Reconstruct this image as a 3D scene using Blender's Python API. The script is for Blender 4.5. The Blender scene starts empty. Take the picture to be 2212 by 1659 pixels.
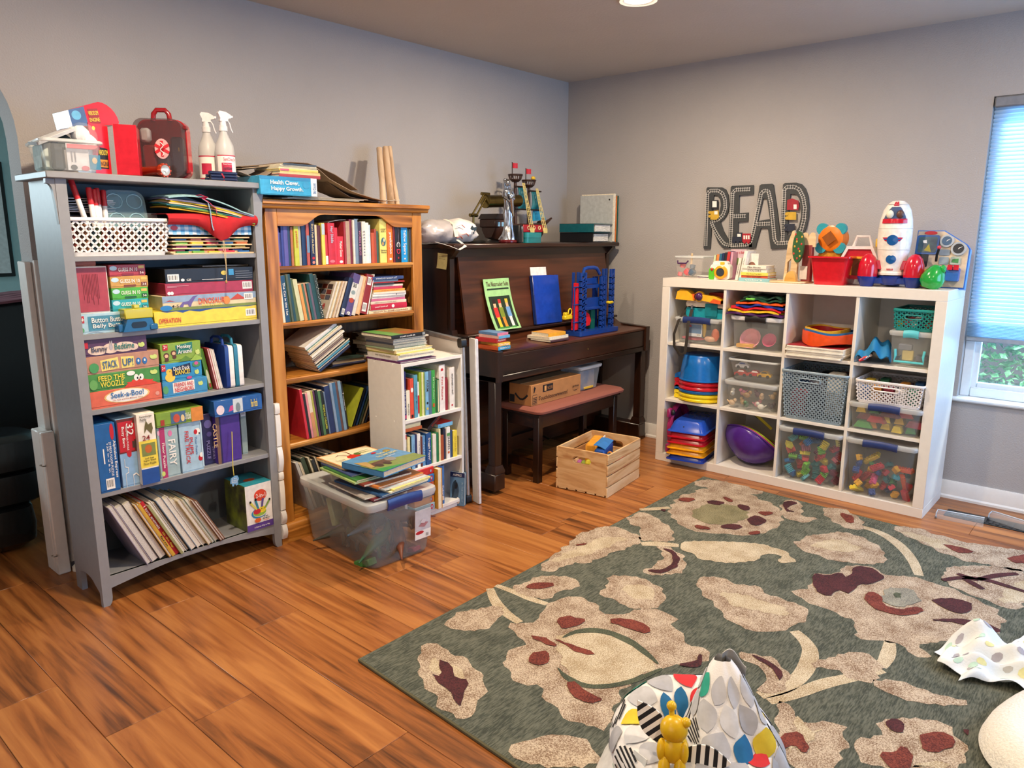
import bpy,bmesh,math,random
import numpy as np
from mathutils import Matrix,Vector
random.seed(7)
SC=bpy.context.scene
COL=SC.collection
V=Vector
PI=math.pi
# ---------------------------------------------------------------- camera
W,H=2212,1659
FPX=1602.242
YAW,PIT,ROL=0.7145404,0.1997134,0.0032692
CAM=V((-4.379083,-3.286937,1.373202))
FW=V((math.cos(YAW)*math.cos(PIT),math.sin(YAW)*math.cos(PIT),-math.sin(PIT)))
_r=FW.cross(V((0,0,1))).normalized();_u=_r.cross(FW)
RT=_r*math.cos(ROL)+_u*math.sin(ROL);UP=-_r*math.sin(ROL)+_u*math.cos(ROL)
cd=bpy.data.cameras.new('camera');co=bpy.data.objects.new('camera',cd);COL.objects.link(co)
co.matrix_world=Matrix(((RT.x,UP.x,-FW.x,CAM.x),(RT.y,UP.y,-FW.y,CAM.y),(RT.z,UP.z,-FW.z,CAM.z),(0,0,0,1)))
cd.sensor_width=36;cd.lens=FPX/W*36;cd.clip_start=.02
SC.camera=co
def at(px,py,x=None,y=None,z=None):
 """point of the room seen at a photograph pixel, on a plane x=, y= or z="""
 d=FW*FPX+RT*(px-W/2)+UP*(H/2-py)
 if x is not None:t=(x-CAM.x)/d.x
 elif y is not None:t=(y-CAM.y)/d.y
 else:t=(z-CAM.z)/d.z
 return CAM+d*t
# ---------------------------------------------------------------- light, sky, exposure
SC.view_settings.view_transform='Standard';SC.view_settings.look='None'
SC.view_settings.gamma=1;SC.view_settings.use_curve_mapping=False
SC.view_settings.exposure=EXPO=0.0
SC.cycles.transparent_max_bounces=24
SC.cycles.max_bounces=8
wd=bpy.data.worlds.new('sky');SC.world=wd;wd.use_nodes=True
nt=wd.node_tree;sk=nt.nodes.new('ShaderNodeTexSky');sk.sky_type='HOSEK_WILKIE'
sk.sun_direction=(-.4,.5,.75);sk.turbidity=4
bg=nt.nodes['Background'];nt.links.new(sk.outputs[0],bg.inputs[0]);bg.inputs[1].default_value=1.2
def area(name,loc,look,sx,sy,power,col,shape='RECTANGLE',spread=PI):
 l=bpy.data.lights.new(name,'AREA');l.shape=shape;l.size=sx;l.size_y=sy;l.energy=power;l.color=col;l.spread=spread
 o=bpy.data.objects.new(name,l);COL.objects.link(o);o.location=loc
 o.rotation_euler=(V(look)-V(loc)).to_track_quat('-Z','Y').to_euler();return o
WARM=(1.0,.80,.58)
CEIL=2.404
for i,(x,y)in enumerate([(-1.29,-1.35),(-3.2,-1.35),(-1.29,-3.3),(-3.2,-3.3),(-5.0,-2.3)]):
 area('recessed_bulb',(x,y,CEIL-.004),(x,y,0),.10,.10,(40,40,24,24,8)[i],WARM,'DISK')
# daylight of unseen windows at right and in the hall, plus an added fill
area('daylight_right',(-1.0,-4.55,1.35),(-1.5,0,1.2),1.5,1.3,52,(.30,.57,1.0))
area('fill_back',(-6.3,-2.6,1.35),(0,-1.6,1.2),2.2,1.4,16,(.80,.88,1.0))  # soft fill lamp added at the left wall, no window there
area('daylight_hall',(-4.9,2.6,1.9),(-4.4,.9,.9),1.2,1.0,60,(.72,.92,1.0))
# ---------------------------------------------------------------- materials
def lin(c):return c/12.92 if c<=.04045 else((c+.055)/1.055)**2.4
def rgb(h):
 if not isinstance(h,str):return tuple(h)+(1,)*(4-len(h))
 h=h.lstrip('#');return tuple(lin(int(h[i:i+2],16)/255)for i in(0,2,4))+(1,)
MATS={}
def M(h,rough=.5,metal=0,var=.08,scale=40,bump=0,bscale=300,alpha=1,coat=0,name=None,sheen=0,h2=None,stretch=None,emit=0):
 key=(h,rough,metal,var,scale,bump,bscale,alpha,coat,name,sheen,h2,stretch,emit)
 if key in MATS:return MATS[key]
 m=bpy.data.materials.new(name or 'paint_'+str(h).strip('#'));m.use_nodes=True;n=m.node_tree;L=n.links
 b=n.nodes['Principled BSDF'];c=rgb(h)
 tc=n.nodes.new('ShaderNodeTexCoord');vec=tc.outputs['Object']
 if stretch:
  mp=n.nodes.new('ShaderNodeMapping');mp.inputs['Scale'].default_value=stretch;L.new(vec,mp.inputs[0]);vec=mp.outputs[0]
 if var or h2:
  no=n.nodes.new('ShaderNodeTexNoise');no.inputs['Scale'].default_value=scale;no.inputs['Detail'].default_value=3;L.new(vec,no.inputs['Vector'])
  mx=n.nodes.new('ShaderNodeMix');mx.data_type='RGBA'
  lo=tuple(max(0,k*(1-var))for k in c[:3])+(1,);hi=tuple(min(1,k*(1+var))for k in c[:3])+(1,)
  if h2:lo,hi=c,rgb(h2)
  cr=n.nodes.new('ShaderNodeMapRange');cr.inputs[1].default_value=.35;cr.inputs[2].default_value=.65
  L.new(no.outputs['Fac'],cr.inputs[0]);L.new(cr.outputs[0],mx.inputs[0])
  mx.inputs[6].default_value=lo;mx.inputs[7].default_value=hi;L.new(mx.outputs[2],b.inputs['Base Color'])
 else:b.inputs['Base Color'].default_value=c
 b.inputs['Roughness'].default_value=rough;b.inputs['Metallic'].default_value=metal
 if coat:b.inputs['Coat Weight'].default_value=coat;b.inputs['Coat Roughness'].default_value=.08
 if sheen:b.inputs['Sheen Weight'].default_value=sheen
 if bump:
  nb=n.nodes.new('ShaderNodeTexNoise');nb.inputs['Scale'].default_value=bscale;nb.inputs['Detail'].default_value=2;L.new(vec,nb.inputs['Vector'])
  bp=n.nodes.new('ShaderNodeBump');bp.inputs['Strength'].default_value=bump;bp.inputs['Distance'].default_value=.004
  L.new(nb.outputs['Fac'],bp.inputs['Height']);L.new(bp.outputs[0],b.inputs['Normal'])
 if emit:b.inputs['Emission Color'].default_value=c;b.inputs['Emission Strength'].default_value=emit
 if alpha<1:
  t=n.nodes.new('ShaderNodeBsdfTransparent');ms=n.nodes.new('ShaderNodeMixShader');ms.inputs[0].default_value=alpha
  tint=.93;t.inputs[0].default_value=tuple(tint+(1-tint)*k for k in c[:3])+(1,)
  L.new(t.outputs[0],ms.inputs[1]);L.new(b.outputs[0],ms.inputs[2]);L.new(ms.outputs[0],n.nodes['Material Output'].inputs[0])
 MATS[key]=m;return m
def wood(name,dark,mid,light,sx=14,sy=1.2,sz=14,rough=.4,rand=.25,ring=6,coat=0,bump=.05):
 """grain runs along object Y unless the stretch says otherwise"""
 if name in MATS:return MATS[name]
 m=bpy.data.materials.new(name);m.use_nodes=True;n=m.node_tree;L=n.links;b=n.nodes['Principled BSDF']
 tc=n.nodes.new('ShaderNodeTexCoord');oi=n.nodes.new('ShaderNodeObjectInfo')
 ad=n.nodes.new('ShaderNodeVectorMath');ad.operation='MULTIPLY_ADD'
 sc=n.nodes.new('ShaderNodeVectorMath');sc.operation='SCALE';sc.inputs[0].default_value=(37,53,71);L.new(oi.outputs['Random'],sc.inputs['Scale'])
 ad.inputs[1].default_value=(sx,sy,sz);L.new(tc.outputs['Object'],ad.inputs[0]);L.new(sc.outputs[0],ad.inputs[2])
 n1=n.nodes.new('ShaderNodeTexNoise');n1.inputs['Scale'].default_value=1.0;n1.inputs['Detail'].default_value=6;n1.inputs['Roughness'].default_value=.62;n1.inputs['Distortion'].default_value=.6;L.new(ad.outputs[0],n1.inputs['Vector'])
 n2=n.nodes.new('ShaderNodeTexNoise');n2.inputs['Scale'].default_value=.25;n2.inputs['Detail'].default_value=3;n2.inputs['Distortion'].default_value=1.2;L.new(ad.outputs[0],n2.inputs['Vector'])
 wv=n.nodes.new('ShaderNodeMath');wv.operation='MULTIPLY';wv.inputs[1].default_value=ring*6.28;L.new(n2.outputs['Fac'],wv.inputs[0])
 sn=n.nodes.new('ShaderNodeMath');sn.operation='SINE';L.new(wv.outputs[0],sn.inputs[0])
 mu=n.nodes.new('ShaderNodeMath');mu.operation='MULTIPLY_ADD';mu.inputs[1].default_value=.10;L.new(sn.outputs[0],mu.inputs[0]);L.new(n1.outputs['Fac'],mu.inputs[2])
 mr=n.nodes.new('ShaderNodeMath');mr.operation='MULTIPLY_ADD';mr.inputs[1].default_value=rand;L.new(oi.outputs['Random'],mr.inputs[0]);L.new(mu.outputs[0],mr.inputs[2])
 cr=n.nodes.new('ShaderNodeValToRGB');e=cr.color_ramp.elements
 e[0].position=.28;e[0].color=rgb(dark);e[1].position=.80;e[1].color=rgb(light);k=e.new(.52);k.color=rgb(mid)
 L.new(mr.outputs[0],cr.inputs[0]);L.new(cr.outputs[0],b.inputs['Base Color'])
 b.inputs['Roughness'].default_value=rough
 if coat:b.inputs['Coat Weight'].default_value=coat;b.inputs['Coat Roughness'].default_value=.25
 if bump:
  bp=n.nodes.new('ShaderNodeBump');bp.inputs['Strength'].default_value=bump;bp.inputs['Distance'].default_value=.002;L.new(mu.outputs[0],bp.inputs['Height']);L.new(bp.outputs[0],b.inputs['Normal'])
 MATS[name]=m;return m
# ---------------------------------------------------------------- geometry builder
def TR(x=0,y=0,z=0):return Matrix.Translation((x,y,z))
def RX(a):return Matrix.Rotation(a,4,'X')
def RY(a):return Matrix.Rotation(a,4,'Y')
def RZ(a):return Matrix.Rotation(a,4,'Z')
def SCL(x,y=None,z=None):
 y=x if y is None else y;z=x if z is None else z
 return Matrix.Diagonal((x,y,z,1))
class G:
 def __init__(s):s.v=[];s.f=[];s.m=[];s.T=None
 def add(s,vs,fs,m=0,mtx=None):
  o=len(s.v)
  for p in vs:
   p=V(p)
   if mtx is not None:p=mtx@p
   if s.T is not None:p=s.T@p
   s.v.append(p)
  for f in fs:s.f.append([o+i for i in f]);s.m.append(m)
  return s
 def box(s,a,b,m=0,mtx=None,c=None):
  """box between corners a and b; c = chamfer"""
  a,b=[min(p,q)for p,q in zip(a,b)],[max(p,q)for p,q in zip(a,b)]
  if not c:
   vs=[(x,y,z)for x in(a[0],b[0])for y in(a[1],b[1])for z in(a[2],b[2])]
   return s.add(vs,[(0,1,3,2),(4,6,7,5),(0,4,5,1),(2,3,7,6),(0,2,6,4),(1,5,7,3)],m,mtx)
  c=min(c,min(q-p for p,q in zip(a,b))*.45)
  vs=[];idx={}
  for i in(0,1):
   for j in(0,1):
    for k in(0,1):
     P=[(a[0],b[0])[i],(a[1],b[1])[j],(a[2],b[2])[k]];D=[1-2*i,1-2*j,1-2*k]
     for ax in range(3):
      q=[P[t]+(0 if t==ax else D[t]*c)for t in range(3)]
      idx[i,j,k,ax]=len(vs);vs.append(q)
  F=[]
  for ax in range(3):
   for sd in(0,1):
    o=[t for t in range(3)if t!=ax];lp=[]
    for(p,q)in((0,0),(1,0),(1,1),(0,1)):
     t=[0,0,0];t[ax]=sd;t[o[0]]=p;t[o[1]]=q;lp.append(idx[t[0],t[1],t[2],ax])
    flip=(sd==0)^(ax==1);F.append(lp[::-1]if flip else lp)
  for ax in range(3):
   o=[t for t in range(3)if t!=ax]
   for p in(0,1):
    for q in(0,1):
     t0=[0,0,0];t0[o[0]]=p;t0[o[1]]=q;t1=list(t0);t1[ax]=1
     lp=[idx[tuple(t0)+(o[0],)],idx[tuple(t1)+(o[0],)],idx[tuple(t1)+(o[1],)],idx[tuple(t0)+(o[1],)]]
     F.append(lp)
  for i in(0,1):
   for j in(0,1):
    for k in(0,1):F.append([idx[i,j,k,0],idx[i,j,k,1],idx[i,j,k,2]])
  return s.add(vs,F,m,mtx)
 def prism(s,out,h0,h1,m=0,ax='z',mtx=None,caps=True):
  """extrude a 2-D outline; ax z: (x,y), ax y: (x,z), ax x: (y,z)"""
  def q(p,h):return{'z':(p[0],p[1],h),'y':(p[0],h,p[1]),'x':(h,p[0],p[1])}[ax]
  n=len(out);vs=[q(p,h0)for p in out]+[q(p,h1)for p in out]
  fs=[(i,(i+1)%n,n+(i+1)%n,n+i)for i in range(n)]
  if caps:fs+=[list(range(n))[::-1],list(range(n,2*n))]
  return s.add(vs,fs,m,mtx)
 def lathe(s,prof,n=20,m=0,mtx=None,sx=1,sy=1,cap=True):
  vs=[];fs=[];k=len(prof)
  for i in range(n):
   a=2*PI*i/n
   for r,z in prof:vs.append((r*math.cos(a)*sx,r*math.sin(a)*sy,z))
  for i in range(n):
   j=(i+1)%n
   for t in range(k-1):fs.append((i*k+t,j*k+t,j*k+t+1,i*k+t+1))
  if cap:
   if prof[0][0]>1e-6:fs.append([i*k for i in range(n)][::-1])
   if prof[-1][0]>1e-6:fs.append([i*k+k-1 for i in range(n)])
  return s.add(vs,fs,m,mtx)
 def cyl(s,p0,p1,r0,r1=None,n=12,m=0):
  p0,p1=V(p0),V(p1);d=p1-p0;r1=r0 if r1 is None else r1
  q=d.to_track_quat('Z','Y').to_matrix().to_4x4()
  return s.lathe([(r0,0),(r1,d.length)],n,m,Matrix.Translation(p0)@q)
 def tube(s,pts,r,n=8,m=0,closed=False,flat=None):
  """sweep a round (or flat = (rx, ry) oval) section along points; r may be a list"""
  pts=[V(p)for p in pts];k=len(pts);vs=[];fs=[];up=None
  for i,p in enumerate(pts):
   a=pts[(i-1)%k]if closed or i else pts[0];b=pts[(i+1)%k]if closed or i<k-1 else pts[-1]
   t=(b-a).normalized()
   if up is None:
    up=V((0,0,1))if abs(t.z)<.9 else V((0,1,0))
   sd=t.cross(up).normalized();up=sd.cross(t).normalized()
   rr=r[i]if isinstance(r,(list,tuple))else r
   fx,fy=flat if flat else(rr,rr)
   for j in range(n):
    an=2*PI*(j+.5)/n;vs.append(p+sd*(math.cos(an)*fx)+up*(math.sin(an)*fy))
  for i in range(k if closed else k-1):
   i2=(i+1)%k
   for j in range(n):fs.append((i*n+j,i*n+(j+1)%n,i2*n+(j+1)%n,i2*n+j))
  if not closed:fs+=[list(range(n))[::-1],list(range((k-1)*n,k*n))]
  return s.add(vs,fs,m)
 def loft(s,rings,m=0,mtx=None,caps=(True,True),closed=True):
  n=len(rings[0]);vs=[p for r in rings for p in r];fs=[]
  for i in range(len(rings)-1):
   for j in range(n if closed else n-1):fs.append((i*n+j,i*n+(j+1)%n,(i+1)*n+(j+1)%n,(i+1)*n+j))
  if caps[0]:fs.append(list(range(n))[::-1])
  if caps[1]:fs.append(list(range((len(rings)-1)*n,len(rings)*n)))
  return s.add(vs,fs,m,mtx)
 def sph(s,c,r,n=14,m=0,k=9,mtx=None):
  if not isinstance(r,(tuple,list)):r=(r,r,r)
  T=TR(*c)@SCL(*r)
  if mtx is not None:T=mtx@T
  return s.lathe([(math.sin(PI*i/k)if 0<i<k else 0,-math.cos(PI*i/k))for i in range(k+1)],n,m,T,cap=False)
 def grid(s,nx,ny,fn,m=0,th=0):
  """surface fn(u,v) for u,v in 0..1; th gives thickness along -normal of the fn (2nd copy offset in z)"""
  vs=[fn(i/nx,j/ny)for j in range(ny+1)for i in range(nx+1)]
  fs=[(j*(nx+1)+i,j*(nx+1)+i+1,(j+1)*(nx+1)+i+1,(j+1)*(nx+1)+i)for j in range(ny)for i in range(nx)]
  if th:
   N=len(vs);vs2=[V(p)+V(th)for p in vs]
   fs2=[tuple(N+i for i in f[::-1])for f in fs]
   ring=[i for i in range(nx+1)]+[j*(nx+1)+nx for j in range(1,ny+1)]+[ny*(nx+1)+i for i in range(nx-1,-1,-1)]+[j*(nx+1)for j in range(ny-1,0,-1)]
   sd=[(ring[i],N+ring[i],N+ring[(i+1)%len(ring)],ring[(i+1)%len(ring)])for i in range(len(ring))]
   return s.add(list(vs)+vs2,fs+fs2+sd,m)
  return s.add(vs,fs,m)
 def ob(s,name,mats,parent=None,loc=None,rz=0,ang=38,fix=True,mtx=None):
  me=bpy.data.meshes.new(name);me.from_pydata([tuple(p)for p in s.v],[],s.f)
  for mt in(mats if isinstance(mats,(list,tuple))else[mats]):me.materials.append(mt)
  me.polygons.foreach_set('material_index',s.m);me.polygons.foreach_set('use_smooth',[True]*len(s.f))
  if fix:
   bm=bmesh.new();bm.from_mesh(me);bmesh.ops.recalc_face_normals(bm,faces=bm.faces);bm.to_mesh(me);bm.free()
  me.set_sharp_from_angle(angle=math.radians(ang));me.update()
  o=bpy.data.objects.new(name,me);COL.objects.link(o)
  if parent is not None:o.parent=parent
  if loc is not None:o.location=loc
  if rz:o.rotation_euler[2]=rz
  if mtx is not None:o.matrix_local=mtx
  return o
def rr(x0,x1,y0,y1,r,n=4):
 """rounded rectangle outline"""
 r=min(r,abs(x1-x0)*.499,abs(y1-y0)*.499);o=[]
 for cx,cy,a0 in((x1-r,y1-r,0),(x0+r,y1-r,90),(x0+r,y0+r,180),(x1-r,y0+r,270)):
  for i in range(n+1):
   a=math.radians(a0+90*i/n);o.append((cx+r*math.cos(a),cy+r*math.sin(a)))
 return o
def ell(cx,cy,rx,ry,n=16,a0=0):return[(cx+rx*math.cos(a0+2*PI*i/n),cy+ry*math.sin(a0+2*PI*i/n))for i in range(n)]
def tag(o,label,cat,group=None):
 o['label']=label;o['category']=cat
 if group:o['group']=group
 return o
def thing(name,label,cat,loc=(0,0,0),rz=0,group=None,mtx=None):
 o=bpy.data.objects.new(name,None);COL.objects.link(o);o.empty_display_size=.05
 if mtx is not None:o.matrix_world=mtx
 else:o.location=loc;o.rotation_euler=(0,0,rz)
 return tag(o,label,cat,group)
def struct(o):o['kind']='structure';return o
TXQ=[]
def txt(s,w,h,mat,parent,c,right=(1,0,0),up=(0,0,1),stretch=False,align='C',name='lettering',arc=0,lift=.0006,bold=0):
 """flat lettering fitted to a w x h box centred at c in the parent's space"""
 TXQ.append((s,w,h,mat,parent,V(c),V(right).normalized(),V(up).normalized(),stretch,align,name,lift,bold))
def flush_text():
 tmp=[]
 for q in TXQ:
  cu=bpy.data.curves.new('t','FONT');cu.body=q[0];cu.resolution_u=2;cu.fill_mode='FRONT';cu.offset=q[12];cu.space_line=.85
  cu.align_x='LEFT' if q[9]=='L' else 'CENTER'
  o=bpy.data.objects.new('t',cu);COL.objects.link(o);tmp.append(o)
 dg=bpy.context.evaluated_depsgraph_get()
 for o,(s,w,h,mat,par,c,R,U,stretch,al,name,lift,bold)in zip(tmp,TXQ):
  me=bpy.data.meshes.new_from_object(o.evaluated_get(dg));me.name=name
  if len(me.vertices):
   co_=np.zeros(len(me.vertices)*3);me.vertices.foreach_get('co',co_);co_=co_.reshape(-1,3)
   lo=co_.min(0);hi=co_.max(0);sz=hi-lo;sx=w/max(sz[0],1e-6);sy=h/max(sz[1],1e-6)
   if not stretch:
    sy=min(sx,sy);sx=min(sx,sy*1.15)if sx<sy*1.15 else sy
   N=R.cross(U);cc=(co_-(lo+hi)/2)*[sx,sy,1]
   out=np.array(c+N*lift)[None]+cc[:,:1]*np.array(R)[None]+cc[:,1:2]*np.array(U)[None]
   me.vertices.foreach_set('co',out.astype(np.float32).ravel())
   me.materials.clear();me.materials.append(mat)
   ob=bpy.data.objects.new(name,me);COL.objects.link(ob);ob.parent=par
   me.update()
  cu=o.data;bpy.data.objects.remove(o);bpy.data.curves.remove(cu)
ORD=['','first','second','third','fourth','fifth','sixth','seventh','eighth','ninth','tenth','eleventh','twelfth','thirteenth','fourteenth','fifteenth','sixteenth','seventeenth','eighteenth','nineteenth','twentieth']
def ordw(n):return ORD[n]if n<=20 else('twenty-' if n<30 else 'thirty-')+ORD[n%10]if n%10 else{30:'thirtieth',40:'fortieth'}.get(n,str(n))
WHITE=M('f2efe8',.5);BLACK=M('121212',.45);PAGE=M('e6dcc4',.8,var=.12,scale=150)
# ================================================================ room shell
WALL=M('#aeaaa8',.75,var=.02,scale=3,bump=.5,bscale=150,name='greige_wall_paint')
CEILM=M('#c2b7aa',.85,var=.02,scale=3,bump=.3,bscale=90,name='ceiling_paint')
TRIM=M('#e9e6e0',.4,var=.02,name='white_trim_paint')
HALLW=M('#b5d9dd',.8,var=.02,name='pale_aqua_paint')
PLK=wood('floor_oak','#4e2b12','#96592a','#b4763d',sx=26,sy=1.7,sz=26,rough=.34,rand=.12,ring=4,bump=.05)
JOINT=M('#3a2212',.8,name='dark_floor_joint')
JX,AZ0,ATOP=-3.406,1.72,2.12
# back wall with the arched opening at its left
arch=[(JX,0),(JX,AZ0)]+[(JX-.4+.4*math.cos(a),AZ0+.4*math.sin(a))for a in[PI/2*i/10 for i in range(1,11)]]
arch+=[(-4.9,ATOP)]+[(-4.9-.4*math.sin(a),AZ0+.4*math.cos(a))for a in[PI/2*i/10 for i in range(1,11)]]+[(-5.3,0)]
g=G()
g.prism([(.12,0),(.12,CEIL),(JX-.4,CEIL),(JX-.4,ATOP)]+arch[2:12][::-1][1:]+[(JX,AZ0),(JX,0)],0,.13,ax='y')
g.box((-4.9,0,ATOP),(JX-.4,.13,CEIL))
g.prism([(-4.9,CEIL),(-6.4,CEIL),(-6.4,0),(-5.3,0)]+arch[13:23][::-1]+[(-4.9,ATOP)],0,.13,ax='y')
struct(g.ob('wall_back',WALL,ang=30))
# right wall with the window opening
WY0,WY1,WZ0,WZ1=-2.562,-3.62,.548,2.03
g=G()
for a,b in(((0,WY0,0),(.15,.13,CEIL)),((0,-4.75,0),(.15,WY1,CEIL)),((0,WY1,0),(.15,WY0,WZ0)),((0,WY1,WZ1),(.15,WY0,CEIL))):g.box(a,b)
struct(g.ob('wall_right',WALL))
g=G().box((-6.4,-4.9,0),(.15,-4.75,CEIL));struct(g.ob('wall_front',WALL))
g=G().box((-6.55,-4.9,0),(-6.4,3.1,CEIL));struct(g.ob('wall_left',WALL))
g=G().box((-6.4,3.0,0),(-2.0,3.1,CEIL));struct(g.ob('wall_hall',HALLW))
g=G().box((-2.1,.13,0),(-2.0,3.0,CEIL));struct(g.ob('wall_hall_end',HALLW))
g=G().box((-6.55,-4.9,CEIL),(.15,3.1,CEIL+.06));struct(g.ob('ceiling',CEILM))
g=G().box((-6.55,-4.9,-.06),(.15,3.1,-.004));floor=struct(g.ob('floor',JOINT))
PW,PL=.19,1.22
pm=G().box((0,0,-.006),(PW-.0012,PL-.0012,0),c=.0012).ob('plank',PLK,floor)
first=True
for r in range(34):
 x=-6.4+r*PW;off=-random.random()*PL
 for k in range(8):
  y=-4.75+off+k*PL
  if y>2.95 or y+PL<-4.75:continue
  if x>-3.0 and y>.1:continue
  o=pm if first else pm.copy()
  if not first:COL.objects.link(o);o.parent=floor
  first=False;o.location=(x,y,0)
def base(name,p,ax,sign):
 """baseboard with a stepped cap and quarter-round shoe along axis ax"""
 pr=[(0,0),(.022,0),(.022,.012),(.014,.02),(.012,.086),(.008,.095),(0,.095)]
 g=G()
 if ax=='x':g.prism([(sign*a,b)for a,b in pr],p[1],p[2],ax='x',mtx=TR(0,p[0],0))
 else:g.prism([(sign*a,b)for a,b in pr],p[1],p[2],ax='y',mtx=TR(p[0],0,0))
 return struct(g.ob(name,TRIM))
base('baseboard_back',(0,-3.30,0),'x',-1)
base('baseboard_right',(0,-4.75,-.0),'y',-1)
base('baseboard_hall',(3.0,-6.4,-2.1),'x',-1)
# window: drywall return, sill, frame, two panes and the garden hedge outside
wf=G()
for a,b in(((.05,WY0-.045,WZ0),(.11,WY0,WZ1)),((.05,WY1,WZ0),(.11,WY1+.045,WZ1)),((.05,WY1+.0455,WZ0),(.11,WY0-.0455,WZ0+.05)),((.05,WY1+.0455,WZ1-.05),(.11,WY0-.0455,WZ1)),((.055,-3.11,WZ0),(.105,-3.07,WZ1))):wf.box(a,b,c=.004)
VINYL=M('#dfe6ea',.35,var=.02,name='white_vinyl')
wfo=struct(wf.ob('window_1',VINYL))
for y0,y1 in((WY0-.04,-3.07),(-3.11,WY1+.04)):
 sg=G()
 for a,b in(((.062,y1,WZ0+.045),(.098,y1+.03,WZ1-.045)),((.062,y0-.03,WZ0+.045),(.098,y0,WZ1-.045)),((.064,y1+.031,WZ0+.045),(.096,y0-.031,WZ0+.075)),((.064,y1+.031,WZ1-.075),(.096,y0-.031,WZ1-.045))):sg.box(a,b,c=.003)
 so=sg.ob('sash',VINYL,wfo)
 G().box((.078,y1+.028,WZ0+.07),(.082,y0-.028,WZ1-.07)).ob('pane',M('#e8f4f4',.05,alpha=.10,var=0,name='window_glass'),so)
G().prism([(-.02,.528),(.05,.528),(.05,.55),(-.02,.55),(-.026,.543),(-.026,.535)],WY1-.04,WY0+.045,ax='y').ob('sill',VINYL,wfo)
bl=thing('cellular_blind','pleated light-filtering cellular blind glowing blue, lowered most of the way over the window','blind',(.02,-3.09,WZ1))
BH=WZ1-.842;gy0,gy1=WY0+3.09-.006,WY1+3.09+.006
G().box((-.028,gy1,-.052),(.022,gy0,-.002),c=.006).ob('head_rail',M('#7e828a',.5,name='grey_headrail'),bl)
pts=[];z=-.05;k=0
while z>-BH+.10:pts.append((.012 if k%2 else-.010,z));z-=.0095;k+=1
while z>-BH+.022:pts.append((.012 if k%2 else-.012,z));z-=.0035;k+=1
g=G();vs=[(x,y,z)for x,z in pts for y in(gy1,gy0)]
g.add(vs,[(2*i,2*i+1,2*i+3,2*i+2)for i in range(len(pts)-1)])
fm=bpy.data.materials.new('blind_fabric');fm.use_nodes=True;n=fm.node_tree;b_=n.nodes['Principled BSDF']
b_.inputs['Base Color'].default_value=rgb('#dbe6ee');b_.inputs['Roughness'].default_value=.9
tl=n.nodes.new('ShaderNodeBsdfTranslucent');tl.inputs[0].default_value=rgb('#dceefa');ms=n.nodes.new('ShaderNodeMixShader');ms.inputs[0].default_value=.62
no=n.nodes.new('ShaderNodeTexNoise');no.inputs['Scale'].default_value=9;tc=n.nodes.new('ShaderNodeTexCoord');mp=n.nodes.new('ShaderNodeMapping');mp.inputs['Scale'].default_value=(1,.35,2)
n.links.new(tc.outputs['Object'],mp.inputs[0]);n.links.new(mp.outputs[0],no.inputs['Vector']);rp=n.nodes.new('ShaderNodeMapRange');rp.inputs[1].default_value=.3;rp.inputs[2].default_value=.7;rp.inputs[3].default_value=.5;rp.inputs[4].default_value=.72
n.links.new(no.outputs['Fac'],rp.inputs[0]);n.links.new(rp.outputs[0],ms.inputs[0])
n.links.new(b_.outputs[0],ms.inputs[1]);n.links.new(tl.outputs[0],ms.inputs[2]);n.links.new(ms.outputs[0],n.nodes['Material Output'].inputs[0])
g.ob('pleated_fabric',fm,bl,fix=False,ang=20)
G().box((-.014,gy1,-BH),(.014,gy0,-BH+.022),c=.004).ob('bottom_rail',M('#9aa3ad',.5),bl)
area('daylight_window',(.75,-3.09,1.45),(0,-3.09,1.25),1.4,1.7,85,(.16,.48,1.0))
# hedge and lawn outside
HG=M('#3f8f55',.7,h2='#a5e0a0',scale=25,name='hedge_leaves')
g=G();rng=random.Random(3)
for i in range(9000):
 y=rng.uniform(-5.2,-1.6);z=rng.uniform(-.5,1.0+.25*math.sin(y*3));x=2.1+.25*math.sin(y*5+z*4)+rng.uniform(-.1,.18)
 r=rng.uniform(.02,.045);T=TR(x,y,z)@RZ(rng.uniform(0,6.3))@RX(rng.uniform(-1,1))@RY(rng.uniform(-1,1))
 g.add([(-r,0,0),(0,-r*.55,.004),(r,0,0),(0,r*.55,.004)],[(0,1,2,3)],0,T)
hedge=g.ob('garden_hedge',HG,fix=False);hedge['kind']='stuff';tag(hedge,'bright green leafy hedge outside below the blind','hedge')
g=G().box((.2,-7,-.62),(7,1,-.5));struct(g.ob('ground',M('#4d7a3c',.9,h2='#6d9a4c',scale=30,name='lawn')))
area('hedge_fill',(1.0,-3.2,2.6),(2.2,-3.1,.5),.8,.8,260,(.80,.95,1.0))  # area lamp added outside to brighten the hedge
# recessed ceiling light at the top edge of the frame
rl=thing('recessed_light','round recessed ceiling light glowing warm at the top edge','light',(-1.29,-1.35,CEIL))
G().lathe([(.062,0),(.085,0),(.085,-.006),(.066,-.004),(.062,0)],32,cap=False).ob('trim_ring',TRIM,rl)
G().lathe([(.001,-.001),(.062,-.001)],32,cap=False).ob('lens',M('#fff0d8',.5,var=0,emit=6,name='lit_lens'),rl)
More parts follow.
